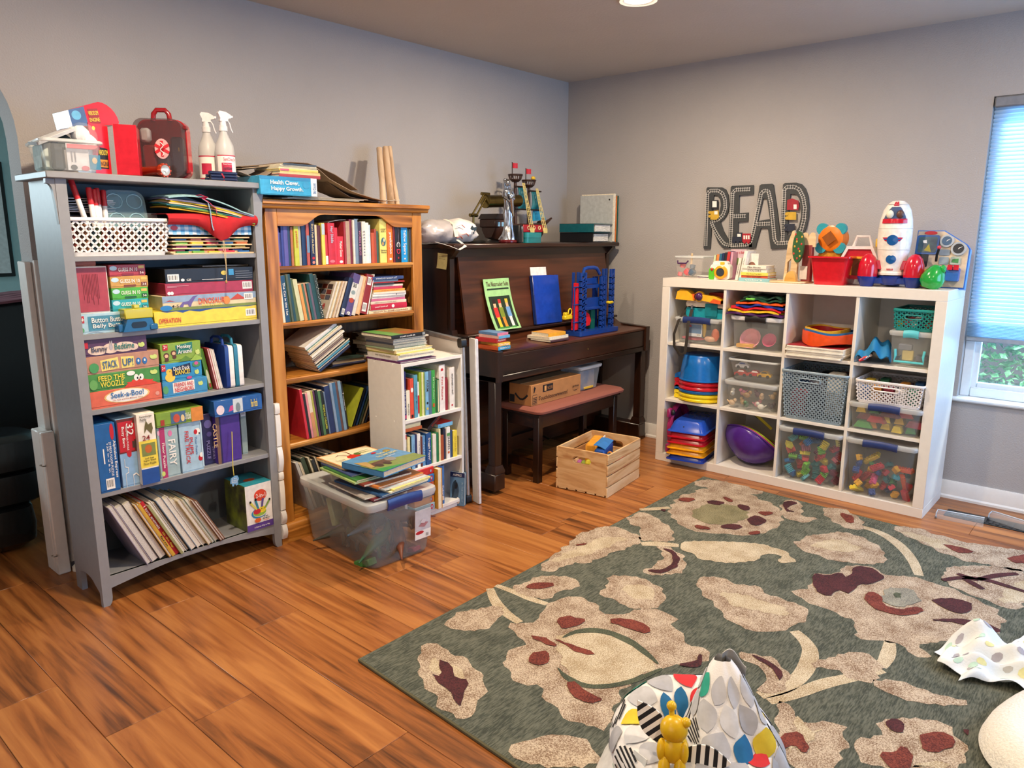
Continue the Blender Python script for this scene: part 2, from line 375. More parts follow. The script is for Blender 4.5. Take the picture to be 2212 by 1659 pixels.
# strip of white gate boards on the end of the back wall
gp=thing('gate_post','white painted gate mounting boards on the wall end beside the archway','gate post',(JX,0,0))
G().box((-.002,-.022,.03),(.034,-.0005,1.268),c=.003).ob('wall_board',TRIM,gp)
G().box((-.022,.02,.0),(-.0005,.11,1.262),c=.003).ob('jamb_board',TRIM,gp)
G().box((-.060,-.05,.0),(-.012,-.0225,.60),c=.004).box((-.06,-.0225,0),(-.0225,.07,.60),c=.004).ob('lower_post',TRIM,gp)
HK=M('#b8b4a8',.3,metal=1)
for z in(.47,.09):G().tube([(-.058,-.051,z),(-.062,-.066,z),(-.075,-.074,z+.004),(-.082,-.066,z+.008),(-.074,-.058,z+.006)],.0022,6).ob('screw_hook',HK,gp)
G().lathe([(.02,0),(.02,.018),(.012,.026),(.001,.028)],14,mtx=TR(.012,-.05,.0)).ob('rubber_bumper',M('#f2ead8',.6),gp)
# ================================================================ grey bookshelf
GREY=M('#8d8e91',.42,var=.03,name='grey_shelf_paint');GREYD=M('#66717a',.6,var=.03,name='grey_back_shaded')  # back panel grey is darker and bluer, shade inside the shelf put into its colour
gx0,gx1,gyf,gyb=-3.450,-2.700,-.4665,-.205
gs=thing('grey_bookshelf','tall grey painted bookshelf with arched base, packed with games and puzzles','bookshelf',(gx0,gyb,0))
gs_w,gs_d=gx1-gx0,gyb-gyf
def side(x):
 d=gs_d
 o=[(0,0),(-.052,0),(-.052,.05)]+[(-.052-.145*i/8,.07+.022*math.sin(PI*(.12+.88*i/8))**.6)for i in range(9)]+[(-d+.026,.05),(-d+.022,0),(-d,0),(-d,1.549),(0,1.549)]
 return G().prism(o,x,x+.02,ax='x')
side(0).ob('side_panel',GREY,gs);side(gs_w-.02).ob('side_panel',GREY,gs)
for s in(0,1):
 o=[(-.0008,1.549),(.033,1.549),(.033,.03),(.030,.012),(.022,0),(-.0008,0)]
 if s:o=[(gs_w-a,b)for a,b in o]
 G().prism(o,-gs_d-.002,-gs_d+.018,ax='y').ob('front_stile',GREY,gs)
 c=[(0,1.548),(-.028,1.548),(-.029,1.534),(-.023,1.532)]+[(-.023+.014*math.sin(PI/2*i/5),1.532-.03*(1-math.cos(PI/2*i/5))-.0*i)for i in range(1,6)]+[(-.005,1.46),(-.002,1.40),(0,1.40)]
 if s:c=[(gs_w-a,b)for a,b in c]
 G().prism(c,-gs_d,-gs_d+.02,ax='y').ob('corbel',GREY,gs)
G().box((-.032,-gs_d-.022,1.549),(gs_w+.022,.03,1.572),c=.003).ob('top_panel',GREY,gs)
G().box((.02,-.012,.06),(gs_w-.02,-.004,1.549)).ob('back_panel',GREYD,gs)
GZ=[1.292,1.019,.748,.436]  # tops of the four shelves
for z in GZ:G().box((.02,-gs_d+.004,z-.018),(gs_w-.02,-.012,z),c=.0015).ob('shelf',GREY,gs)
GB=.112
G().box((.02,-gs_d+.006,GB-.02),(gs_w-.02,-.012,GB)).ob('bottom_shelf',GREY,gs)
ap=[(.033,GB)]+[(gs_w-.033,GB)]+[(gs_w-.033-(gs_w-.066)*i/12,.066+.032*math.sin(PI*i/12))for i in range(13)]
G().prism(ap,-gs_d,-gs_d+.016,ax='y').ob('arched_apron',GREY,gs)
# ================================================================ oak bookcase
OAK=wood('golden_oak','#70400f','#b5742b','#cf9246',sx=16,sy=16,sz=1.6,rough=.38,rand=.05,ring=7,bump=.08)
OAKH=wood('golden_oak_rails','#70400f','#b5742b','#cf9246',sx=1.6,sy=16,sz=18,rough=.38,rand=.05,ring=7,bump=.08)
OAKB=wood('oak_back','#4a3018','#7c5529','#94683a',sx=16,sy=16,sz=1.6,rough=.6,rand=.05,ring=7)
ox0,ox1,oyf,oyb=-2.668,-1.795,-.44,-.16
ob_=thing('oak_bookcase','golden oak bookcase with moulded top and arched valance, crammed with books','bookcase',(ox0,oyb,0))
ow,od=ox1-ox0,oyb-oyf;OI0,OI1=.058,ow-.062
for x in(0,ow-.02):G().box((x,-od+.018,.02),(x+.02,0,1.475)).ob('side_panel',OAK,ob_)
G().box((0,-od,.02),(OI0,-od+.02,1.476),c=.003).ob('front_stile',OAK,ob_)
G().box((OI1,-od,.02),(ow,-od+.02,1.476),c=.003).ob('front_stile',OAK,ob_)
G().box((.02,-.01,.02),(ow-.02,-.004,1.476)).ob('back_panel',OAKB,ob_)
def mould(z,h,out,depth_back,x0,x1,step):
 """moulded slab: profile in y,z extruded along x"""
 yf=-od-out
 pr=[(0 if depth_back else-od+.02,z),(0 if depth_back else-od+.02,z+h),(yf+.004,z+h),(yf,z+h-.004),(yf,z+h*.55),(yf+.005,z+h*.5),(yf+step,z+h*.42),(yf+step,z+h*.30),(yf+step+.004,z+h*.08),(yf+step+.008,z)]
 return G().prism(pr,x0,x1,ax='x')
mould(1.474,.037,.03,True,-.022,ow+.03,.010).ob('moulded_top',OAKH,ob_)
vz=1.403
val=[(OI0,1.476),(OI1,1.476),(OI1,vz),(OI1-.10,vz)]
for i in range(1,8):t=i/8;val.append((OI1-.10-.12*t,vz+.052*(.5-.5*math.cos(PI*t))))
val+=[(OI1-.23,1.455),(OI0+.24,1.455)]
for i in range(1,8):t=i/8;val.append((OI0+.23-.12*t,1.455-.052*(.5-.5*math.cos(PI*t))))
val+=[(OI0+.11,vz),(OI0,vz)]
G().prism(val,-od+.001,-od+.019,ax='y').ob('arched_valance',OAKH,ob_)
OZ=[1.233,.990,.743,.445]
for i,z in enumerate(OZ):mould(z-.028,.028,-.003,True,OI0-.002 if 0 else.02,ow-.02,.006).ob('shelf',OAKH,ob_)
OB=.10
G().box((.02,-od+.02,OB-.02),(ow-.02,-.01,OB)).ob('bottom_shelf',OAKH,ob_)
g=G();yf=-od-.026
pr=[(yf,0),(yf,.05),(yf+.006,.056),(yf+.006,.066),(yf+.016,.08),(yf+.026,.084),(-od+.02,.084),(-od+.02,0)]
g.prism(pr,-.0,ow,ax='x').ob('base_moulding',OAKH,ob_)
g=G();g.prism([(-.026+a-yf-(0),b)for a,b in pr[:6]]+[(0,.084),(0,0)],-od-.026,0,ax='y').ob('base_return',OAKH,ob_)
fg=thing('folded_plastic_gate','folded white plastic play gate wedged between the grey shelf and oak bookcase','play gate',(-2.696,-.452,0))
for z0,z1,r_ in((.03,.095,.010),(.10,.16,.010),(.165,.30,.003),(.305,.34,.003),(.345,.455,.010),(.46,.60,.003),(.605,.65,.003)):
 G().prism([(0,z0),(0,z1)]+[(-.02-r_*math.sin(PI*i/6),z1-(z1-z0)*i/6)for i in range(7)],0,.023,ax='x',mtx=TR(0,0,0)).ob('panel_edge',TRIM,fg)
# ================================================================ small white shelf
WLAM=M('#e6e3dc',.45,var=.02,name='white_laminate')
sx0,sx1,syf,syb=-2.188,-1.786,-.715,-.470
ws=thing('small_white_shelf','small white three-tier bookshelf in front of the oak bookcase','bookshelf',(sx0,syb,0))
sw,sd=sx1-sx0,syb-syf
for x in(0,sw-.016):G().box((x,-sd,0),(x+.016,0,.786),c=.001).ob('side_panel',WLAM,ws)
G().box((.016,-sd,.770),(sw-.016,0,.7855),c=.001).ob('top_panel',WLAM,ws)
WZ=[.517,.268,.040]
for z in WZ:G().box((.016,-sd,z-.016),(sw-.016,-.006,z),c=.001).ob('shelf',WLAM,ws)
G().box((.016,-sd+.012,0),(sw-.016,-sd+.026,.024)).ob('kick_board',WLAM,ws)
G().box((.016,-.005,.0),(sw-.016,0,.77)).ob('back_panel',WLAM,ws)
g=G()
for y in(-.05,-sd+.06):
 for z in(.778,.509,.26):g.lathe([(.004,0),(.004,.001),(.001,.0015)],10,mtx=TR(0,y,z)@RY(-PI/2))
g.ob('screw_caps',M('#f7f4ee',.4),ws)['kind']='stuff'
# ================================================================ whiteboards
FRM=M('#b9bcc0',.35,metal=.8,name='aluminium');WBF=M('#d4d2cf',.25,var=.03,scale=6,name='whiteboard_face')
def plate(name,label,base_pt,dirv,L,Hh,th,lean):
 d=V(dirv).normalized();n=V((-d.y,d.x,0));z=(V((0,0,1))+n*lean).normalized();n2=d.cross(z)
 mt=Matrix(((d.x,n2.x,z.x,base_pt[0]),(d.y,n2.y,z.y,base_pt[1]),(d.z,n2.z,z.z,base_pt[2]),(0,0,0,1)))
 return thing(name,label,'whiteboard',mtx=mt),d
wb,d=plate('whiteboard','aluminium framed whiteboard with black marker scribbles leaning between shelf and piano',(-1.763,-.722,.002),(.26,.95,0),.5,.86,.02,.028)
L_,H_=.44,.862
G().box((.014,-.006,.02),(L_-.014,.006,H_-.016)).ob('writing_surface',WBF,wb)
G().lathe([(.0135,.03),(.0135,H_-.03)],12,mtx=TR(.008,0,0),sy=.9).ob('frame_post',FRM,wb)
G().box((.02,-.012,H_-.022),(L_,.012,H_),c=.004).ob('top_rail',FRM,wb);G().box((.02,-.012,0),(L_,.012,.022),c=.004).ob('bottom_rail',FRM,wb)
for z in(.0,H_-.046):G().prism(rr(-.010,.034,z,z+.046,.012),-.0145,.0145,ax='y').ob('corner_cap',BLACK,wb)
MK=M('#2b2a2c',.7)
txt('MAC',.22,.055,MK,wb,(.075,.0062,.30),(0,0,-1),(-1,0,0),name='marker_writing',stretch=True)
g=G()
for a,b in(((.13,.70),(.13,.79)),((.11,.745),(.155,.747)),((.17,.735),(.21,.75)),((.20,.69),(.20,.78))):g.tube([(a[0],.0065,a[1]),(b[0],.0065,b[1])],.0013,5)
g.tube([(.09,.0065,.70),(.075,.0065,.685),(.078,.0065,.66),(.095,.0065,.655)],.0013,5).ob('marker_strokes',MK,wb)
wb2,d=plate('whiteboard','second plain white board edge standing in front of the piano side',(-1.737,-.778,.002),(.25,.96,0),.4,.86,.02,.018)
G().box((0,-.007,0),(.06,.007,.862),c=.002).ob('board',WBF,wb2)
G().box((-.004,-.009,0),(.012,.009,.862),c=.003).ob('edge_strip',M('#d8d9dc',.4),wb2)
# ================================================================ upright piano
PN=wood('dark_walnut','#100804','#2a150b','#40200f',sx=1.2,sy=14,sz=16,rough=.32,rand=.04,ring=5,coat=.25,bump=.03)
PNV=wood('dark_walnut_upright','#100804','#27130a','#3a1d0e',sx=14,sy=14,sz=1.2,rough=.34,rand=.04,ring=5,coat=.25,bump=.03)
PND=wood('walnut_desk','#2c150a','#4a2614','#5e3320',sx=1.3,sy=14,sz=15,rough=.30,rand=.04,ring=6,coat=.3,bump=.03)
px0,px1=-1.585,-.078;PYB=-.03
pn=thing('upright_piano','dark walnut upright piano with closed lid in the room corner','piano',(px0,PYB,0))
pw=px1-px0
def Y(y):return y-PYB
LIDT=1.321
G().box((-.028,Y(-.49),1.294),(pw+.03,0,LIDT),c=.006).ob('lid',PN,pn)
for x in(0,pw-.028):
 G().prism([(0,.04),(Y(-.40),.04),(Y(-.40),1.294),(0,1.294)],x,x+.028,ax='x').ob('side_panel',PNV,pn)
 G().prism([(Y(-.405),.86),(Y(-.425),.86),(Y(-.425),1.24),(Y(-.47),1.285),(Y(-.47),1.294),(Y(-.405),1.294)]+[],x-.002,x+.03,ax='x').ob('bracket',PNV,pn)
 arm=[(Y(-.40),.615),(Y(-.765),.615),(Y(-.765),.775),(Y(-.56),.785)]+[(Y(-.56+.13*math.sin(PI/2*i/6)),.785+.075*(1-math.cos(PI/2*i/6)))for i in range(1,7)]+[(Y(-.40),.86)]
 xi=x if x==0 else x-.014
 G().prism(arm,xi,xi+.042,ax='x').ob('cheek_arm',PNV,pn)
 # leg with moulded collar, standing on a long toe block
 lx=x+.003 if x==0 else x-.03
 g=G().box((lx,Y(-.745),.155),(lx+.052,Y(-.693),.615),c=.004)
 g.loft([[(lx-e,Y(-.745)-e,z),(lx+.052+e,Y(-.745)-e,z),(lx+.052+e,Y(-.693)+e,z),(lx-e,Y(-.693)+e,z)]for e,z in((.012,.115),(.012,.128),(.002,.158))]);g.ob('leg',PNV,pn)
 g=G().box((lx-.016,Y(-.757),.022),(lx+.068,Y(-.10),.116),c=.006);g.ob('toe_block',PNV,pn)
 G().lathe([(.018,-.012),(.021,-.008),(.021,.008),(.018,.012)],18,mtx=TR(lx+.02,Y(-.70),.021)@RY(PI/2)).ob('caster',M('#2a2622',.5,metal=.6),pn)
G().box((.028,Y(-.37),.13),(pw-.028,Y(-.355),.61)).ob('lower_panel',PN,pn)
G().box((.028,Y(-.40),.06),(pw-.028,Y(-.35),.15)).ob('bottom_rail',PN,pn)
for x in(.70,.76,.82):
 G().tube([(x,Y(-.37),.10),(x,Y(-.43),.10),(x,Y(-.47),.085)],.006,8,flat=(.011,.005)).ob('pedal',M('#8a7a58',.35,metal=1),pn)
G().box((.0,Y(-.755),.612),(pw,Y(-.38),.645),c=.004).ob('key_bed',PN,pn)
g=G().box((.042,Y(-.752),.645),(pw-.042,Y(-.735),.753),c=.004);g.ob('key_slip',PN,pn)
G().lathe([(.006,0),(.006,.003),(.002,.004)],12,mtx=TR(.82,Y(-.752),.70)@RX(PI/2)).ob('key_lock',M('#9c8a5e',.3,metal=1),pn)
FBT=.768
G().prism([(Y(-.752),.754),(Y(-.752),FBT-.003),(Y(-.748),FBT),(Y(-.585),FBT+.004),(Y(-.505),.822),(Y(-.495),.822),(Y(-.495),.754)],.042,pw-.042,ax='x').ob('fallboard',PND,pn)
G().box((.03,Y(-.53),.822),(pw-.03,Y(-.40),.838),c=.004).ob('music_ledge',PN,pn)
G().box((.03,Y(-.41),.838),(pw-.03,Y(-.395),1.294)).ob('upper_frame',PN,pn)
G().box((.03,Y(-.43),1.25),(pw-.03,Y(-.41),1.294)).ob('top_rail',PN,pn)
g=G().prism([(Y(-.428),1.252),(Y(-.416),1.252),(Y(-.478),.839),(Y(-.492),.839)],.055,pw-.055,ax='x');g.ob('music_desk',PND,pn)
def desk_y(z):return-.430-.062*(1.252-z)/.413
# ================================================================ helpers for boxes and books
def crop(ox,oy,s):return lambda a,b:(ox+a/s,oy+b/s)
C2=crop(140,540,4.608);C3=crop(160,850,3.456);CT=crop(0,200,3.568)
CO=crop(580,440,6.379);CM=crop(600,690,5.183);CW=crop(780,720,7.9);CX=crop(780,880,6.636)
def K(h,**k):return M(h,k.pop('rough',.42),**k)
TW,TB,TR_,TY=K('#f4f1ea',var=0),K('#1b1b20',var=0),K('#c3202c',var=0),K('#f3d94a',var=0)
def decals(g,w,h,items,y=-.0006):
 """flat print on a front face (normal -y): rects, ellipses, polygons in fractions of w,h"""
 mats=[]
 for i,it in enumerate(items):
  kind,mt=it[0],it[-1]
  if mt not in mats:mats.append(mt)
  if kind=='r':u0,v0,u1,v1=it[1:5];p=[(u0,v0),(u1,v0),(u1,v1),(u0,v1)]
  elif kind=='e':p=ell(*it[1:5],n=18)
  elif kind=='p':p=it[1]
  elif kind=='b':  # barcode: light label with bars
   u0,v0,u1,v1=it[1:5];p=[(u0,v0),(u1,v0),(u1,v1),(u0,v1)]
  yy=y-i*.00025
  g.add([(a*w,yy,b*h)for a,b in p],[list(range(len(p)))],mats.index(mt))
  if kind=='b':
   if TB not in mats:mats.append(TB)
   vert=len(it)>6
   for k in range(9):
    t0=.10+k*.09;t1=t0+(.03 if k%3 else.055)
    q=[(u0+(u1-u0)*t0,v0+(v1-v0)*.2),(u0+(u1-u0)*t1,v0+(v1-v0)*.2),(u0+(u1-u0)*t1,v0+(v1-v0)*.85),(u0+(u1-u0)*t0,v0+(v1-v0)*.85)]
    g.add([(a*w,yy-.0002,b*h)for a,b in q],[[0,1,2,3]],mats.index(TB))
 return mats
def front(root,w,h,dec=(),tx=()):
 if dec:g=G();mats=decals(g,w,h,dec);o=g.ob('printed_panel',mats,root,fix=False);o['kind']='stuff'
 for t in tx:
  s,u,v,wf,hf,mt=t[:6];kw=t[6]if len(t)>6 else{}
  R,U=((1,0,0),(0,0,1))if not kw.get('down')else((0,0,-1),(1,0,0))
  if kw.get('upw'):R,U=(0,0,1),(-1,0,0)
  rot=kw.get('rot',0)
  if rot:c_,s_=math.cos(rot),math.sin(rot);R,U=(c_,0,s_),(-s_,0,c_)
  W_,H_=(wf*w,hf*h)if not(kw.get('down')or kw.get('upw'))else(wf*h,hf*w)
  txt(s,W_,H_,mt,root,(u*w,-.0035 if dec else-.0008,v*h),R,U,stretch=kw.get('st',True),bold=kw.get('b',.012),lift=0)
def gbox(label,lb,rt,yf,d,mat,z0=None,h=None,cat='game box',name='game_box',rz=0,dec=(),tx=(),group=None,x0=None,x1=None,base=None,lidf=.10):
 a=at(*lb,y=yf);b=at(*rt,y=yf)
 z0=a.z if z0 is None else z0;h=(b.z-z0)if h is None else h
 X0=a.x if x0 is None else x0;w=(b.x if x1 is None else x1)-X0
 r=thing(name,label,cat,(X0,yf,z0),rz,group)
 L=G().box((0,0,h*lidf),(w,d,h),c=.0016).ob('lid',mat,r)
 G().box((.0015,.0015,0),(w-.0015,d-.0015,h*lidf+.001)).ob('tray',base or mat,r)
 front(L,w,h,dec,tx);return r,z0+h
def book(label,w,h,d,mat,mtx,front_spine=True,group=None,hard=True,bands=(),tx=(),dec=(),pages=None,name='book',cat='book',cover2=None):
 """book standing: thickness +x, height +z, depth +y (front at y=0)"""
 t=min(.0024 if hard else.0008,w*.2);g=G()
 g.box((0,0,0),(t,d,h));g.box((w-t,0,0),(w,d,h))
 if front_spine:g.prism([(t*.9,0),(t*.9,t),(w-t*.9,t),(w-t*.9,0),(w*.5,-min(.0015,w*.06))],0,h)
 else:g.box((t*.9,d-t,0),(w-t*.9,d,h))
 o=g.ob(name,mat);o.matrix_world=mtx;tag(o,label,cat,group)
 e=.003 if hard else.0003
 y0,y1=(t,d-e)if front_spine else(e,d-t)
 G().box((t,y0,e),(w-t,y1,h-e)).ob('pages',pages or PAGE,o)
 dc=list(dec)+[('r',.02,b0,.98,b1,m_)for b0,b1,m_ in bands]
 front(o,w,h,[],[])
 if dc:g=G();mats=decals(g,w,h,dc,y=-.0018);g.ob('printed_panel',mats,o,fix=False)['kind']='stuff'
 for q in tx:
  s,v,wf,hf,mt=q[:5];kw=q[5]if len(q)>5 else{}
  R,U=((0,0,-1),(1,0,0))if not kw.get('flat')else((1,0,0),(0,0,1))
  W_,H_=(wf*h,hf*w)if not kw.get('flat')else(wf*w,hf*h)
  txt(s,W_,H_,mt,o,(w*.5,-.0031,v*h),R,U,stretch=True,bold=.01,lift=0)
 return o
def FLAT(x,y,z,rz=0):
 """book lying flat with its spine along x facing -y: local thickness(x)->z, height(z)->x"""
 return TR(x,y,z)@RZ(rz)@Matrix(((0,0,1,0),(0,1,0,0),(1,0,0,0),(0,0,0,1)))
def brow(CF,items,yf,z,where,group,base,lean=0,d=.17,hard=True,first=1,xmin=-9,front_spine=True,cat='book'):
 """row of standing books given crop pixel bounds at the shelf line: (left, right, top, colour, words[, dict])
    base = ((xa,ya),(xb,yb)) shelf line in crop pixels"""
 (xa,ya),(xb,yb)=base;n=first
 for it in items:
  l,r,t,c,words=it[:5];kw=dict(it[5])if len(it)>5 else{}
  yl=ya+(yb-ya)*(l-xa)/(xb-xa);yr=ya+(yb-ya)*(r-xa)/(xb-xa)
  A=at(*CF(l,yl),y=yf);B=at(*CF(r,yr),y=yf);A.x=max(A.x,xmin);w=max(.003,B.x-A.x-.0006)
  hh=kw.pop('h',None)or(at(*CF((l+r)/2,t),y=yf).z-z)
  le=kw.pop('lean',lean);dy=kw.pop('dy',random.uniform(0,.008));dd=kw.pop('d',d*random.uniform(.92,1.0))
  fs=kw.pop('fs',front_spine)
  w2=w*math.cos(le)
  mt=TR(A.x,yf+dy,z+(0 if le>=0 else 0))@RY(le)
  if le>0:mt=TR(A.x,yf+dy,z+w2*math.sin(le))@RY(le)  # leaning right: pivot on lower right edge
  book(f'{words}, {ordw(n)} from the left {where}',w2,hh/max(.5,math.cos(le)),dd,K(c)if isinstance(c,str)else c,mt,fs,group,kw.pop('hard',hard),cat=cat,**kw)
  n+=1
 return n
def fstack(items,x_of,yf,z,where,group,d=.17,rot=.03,ycap=None):
 """flat pile, bottom first: (x0, x1, thickness, colour, words[, dict])"""
 k=len(items)
 for i,it in enumerate(items):
  x0,x1,th,c,words=it[:5];kw=dict(it[5])if len(it)>5 else{}
  p=('bottom book' if i==0 else 'top book' if i==k-1 else f'{ordw(i+1)} book up')
  dd=kw.pop('d',d*random.uniform(.85,1));dy=kw.pop('dy',random.uniform(0,.01))
  book(f'{words}, {p} {where}',th,x1-x0,dd,K(c),FLAT(x0,yf+dy,z,kw.pop('rz',random.uniform(-rot,rot)*.3)),kw.pop('fs',True),group,kw.pop('hard',th>.006),**kw)
  z+=th+.0004
 return z
# ================================================================ grey shelf: games
YG=gyf+.012
g1='board games on the grey bookshelf'
BBM=K('#a9cbd9')
s2=GZ[1]
_,zt=gbox('pale blue game box reading Button Button Belly Button at the bottom of the left stack',C2(180,835),C2(815,640),YG+.02,.21,BBM,z0=s2,h=.072,group=g1,x0=gx0+.036,
     dec=[('r',.12,.14,.72,.86,K('#4b8ba3')),('r',.02,.55,.07,.9,TR_),('e',.03,.2,.03,.12,K('#5aa06a')),('e',.86,.25,.04,.14,K('#b04a70'))],
     tx=[('Button Button',.42,.66,.5,.26,TW),('Belly Button',.43,.34,.5,.26,TW),('+',.045,.72,.035,.2,TW)])
r,z2=gbox('red card game box standing on edge with white border and small print',C2(120,655),C2(420,235),YG+.025,.10,K('#e8dcd2'),z0=zt+.0004,h=.165,x0=gx0+.036,group=g1,
     dec=[('r',.0,.03,.97,.97,K('#a8404a'))])
g=G()
for i in range(11):
 g.box((.25+.045*i-.008,-.002,.3+.12*math.sin(i*1.9)),(.25+.045*i,-.0015,.86))
for v in g.v:v.x*=.11;v.z*=.16
g.ob('fine_print',K('#5a1a22',var=0),r)['kind']='stuff'
gbox('small orange-brown box lying on top of the red card box',C2(105,225),C2(300,165),YG+.03,.12,K('#b0562a'),z0=z2+.0006,h=.026,x0=gx0+.036,x1=gx0+.115,group=g1)
cols=[('#2fa7b5','teal','#12737f',''),('#4fae3c','green','#1e5c2a','Animals'),('#c79a4a','gold','#7a3a1e',''),('#b03a44','red','#8a1e2a','')]
z=zt+.0006;X0=gx0+.155
for i,(c,nm,dk,_)in enumerate(cols):
 r,z=gbox(f'{nm} quiz card game box, {("lowest", "second up", "third up", "topmost")[i]} in the stack of four alike',(0,0),(0,0),YG+.03-.002*i,.16,K(c),z0=z,h=.0415,x0=X0+.002*(i%2)-.004*(i==3),x1=X0+.128+.003*(i%3),rz=.03*(i-1.5)*.6,group='quiz card games in a stack',
  dec=[('e',.12,.70,.10,.2,K('#bcd9e8')),('r',.80,.12,.96,.44,K(dk)),('r',.80,.64,.96,.88,K('#d9b85a')),('r',.34,.10,.66,.26,K(dk))],
  tx=[('GUESS IN 10',.50,.58,.52,.32,TW),('3-6',.88,.28,.1,.2,TW)])
 z+=.0005
# toy dispenser with a yellow clear hood
td=thing('card_dispenser','blue plastic toy dispenser with clear yellow top in front of the stacked games','toy',(gx0+.165,gyf-.01,s2),.02)
BL=K('#1d5f8f',rough=.3);YC=M('#d9cf2a',.15,alpha=.72,var=0,name='clear_yellow_plastic')
tb_=[(.0,0),(.118,0),(.104,.045),(.018,.045)]
g=G().prism(tb_,0,.055,ax='y');g.box((.095,-.003,.0),(.125,.02,.022),c=.003);g.box((-.012,.01,0),(.004,.05,.028),c=.002);g.ob('base',BL,td)
G().prism(rr(.03,.085,.012,.034,.01),-.0012,.004,ax='y').ob('opening',K('#0e2233'),td)
G().box((.010,.0,.045),(.112,.054,.082),c=.003).ob('hood',YC,td);G().box((.05,.012,.082),(.07,.035,.095),c=.002).ob('hood_knob',YC,td)
G().box((.02,.012,.047),(.10,.046,.066),c=.002).ob('cards',K('#c9b93a'),td)
# right stack of flat games
XR0,XR1=-2.980,gx1-.037
z=s2
spec=[('yellow board game box with a wavy blue edge reading OPERATION, bottom of the right stack','#ecd343',.061,0,.0,
         [('p',[(.06,1),(.12,.92),(.2,.97),(.26,.84),(.32,.96),(.42,.84),(.55,.96),(.68,.93),(.8,.98),(.9,.95),(1,1)],K('#2a4f93')),('b',.88,.3,.985,.78,TW)],
         [('OPERATION',.135,.42,.2,.3,TR_)]),
  ('dinosaur board game box with blue sky and green ground, second up in the right stack','#d9c9a0',.056,95,.0,
         [('r',0,.55,1,1,K('#8fa8c4')),('r',0,0,1,.2,K('#7a8a3a')),('p',[(.16,.25),(.2,.55),(.26,.6),(.31,.92),(.36,.95),(.33,.8),(.29,.4),(.28,.2),(.26,.2),(.25,.38),(.21,.38),(.2,.2),(.18,.2)],K('#6a5a9a')),('p',[(.70,.5),(.79,.92),(.88,.5)],K('#c0452a')),('b',.86,.45,.96,.9,TW),('p',[(.02,.62),(.07,.72),(.13,.6),(.07,.65)],K('#b8402a')),('e',.66,.5,.04,.3,K('#d98a3a')),('e',.03,.2,.06,.18,K('#2a7fc0'))],
         [('DINOSAUR',.5,.55,.28,.42,K('#d9541e',var=0)),('SNAKES & LADDERS',.5,.25,.22,.14,TY),('4-5',.12,.3,.07,.2,TB)]),
  ('crimson flat board game box, third up in the right stack','#a52f48',.047,140,.004,
         [('b',.87,.25,.985,.88,TW),('e',.035,.2,.018,.14,TW),('e',.065,.2,.018,.14,TW),('r',.02,.75,.25,.78,K('#d9a0a8')),('r',.02,.66,.12,.69,K('#d9a0a8'))],[]),
  ('black flat board game box with small white print, top of the right stack','#17171a',.054,145,.002,
         [('b',.025,.12,.145,.62,TW),('r',.78,.18,.985,.22,K('#8a8a8e')),('r',.78,.34,.985,.37,K('#8a8a8e')),('r',.78,.5,.985,.53,K('#8a8a8e')),('r',.78,.66,.95,.69,K('#8a8a8e')),('r',.70,.42,.76,.86,K('#3a8fc4')),('e',.645,.6,.035,.16,K('#d8c04a')),('r',.39,.14,.63,.19,K('#c9c9cc')),('e',.18,.2,.02,.1,TW)],
         [('CE',.245,.2,.05,.14,TW)])]
for lab,c,h,dx,yo,dec,tx in spec:
 _,z=gbox(lab,(0,0),(0,0),YG+.006+yo,.215,K(c),z0=z,h=h,x0=at(*C2(905+dx,760),y=YG).x,x1=XR1-yo*2,group=g1,dec=dec,tx=tx);z+=.0005
g=G().box((0,0,0),(.20,.16,.006),c=.001);o=g.ob('folded_game_board',K('#8d8070'),None,(XR0+.055,YG+.07,z));tag(o,'thin tan folded board lying on the black game box','game board')
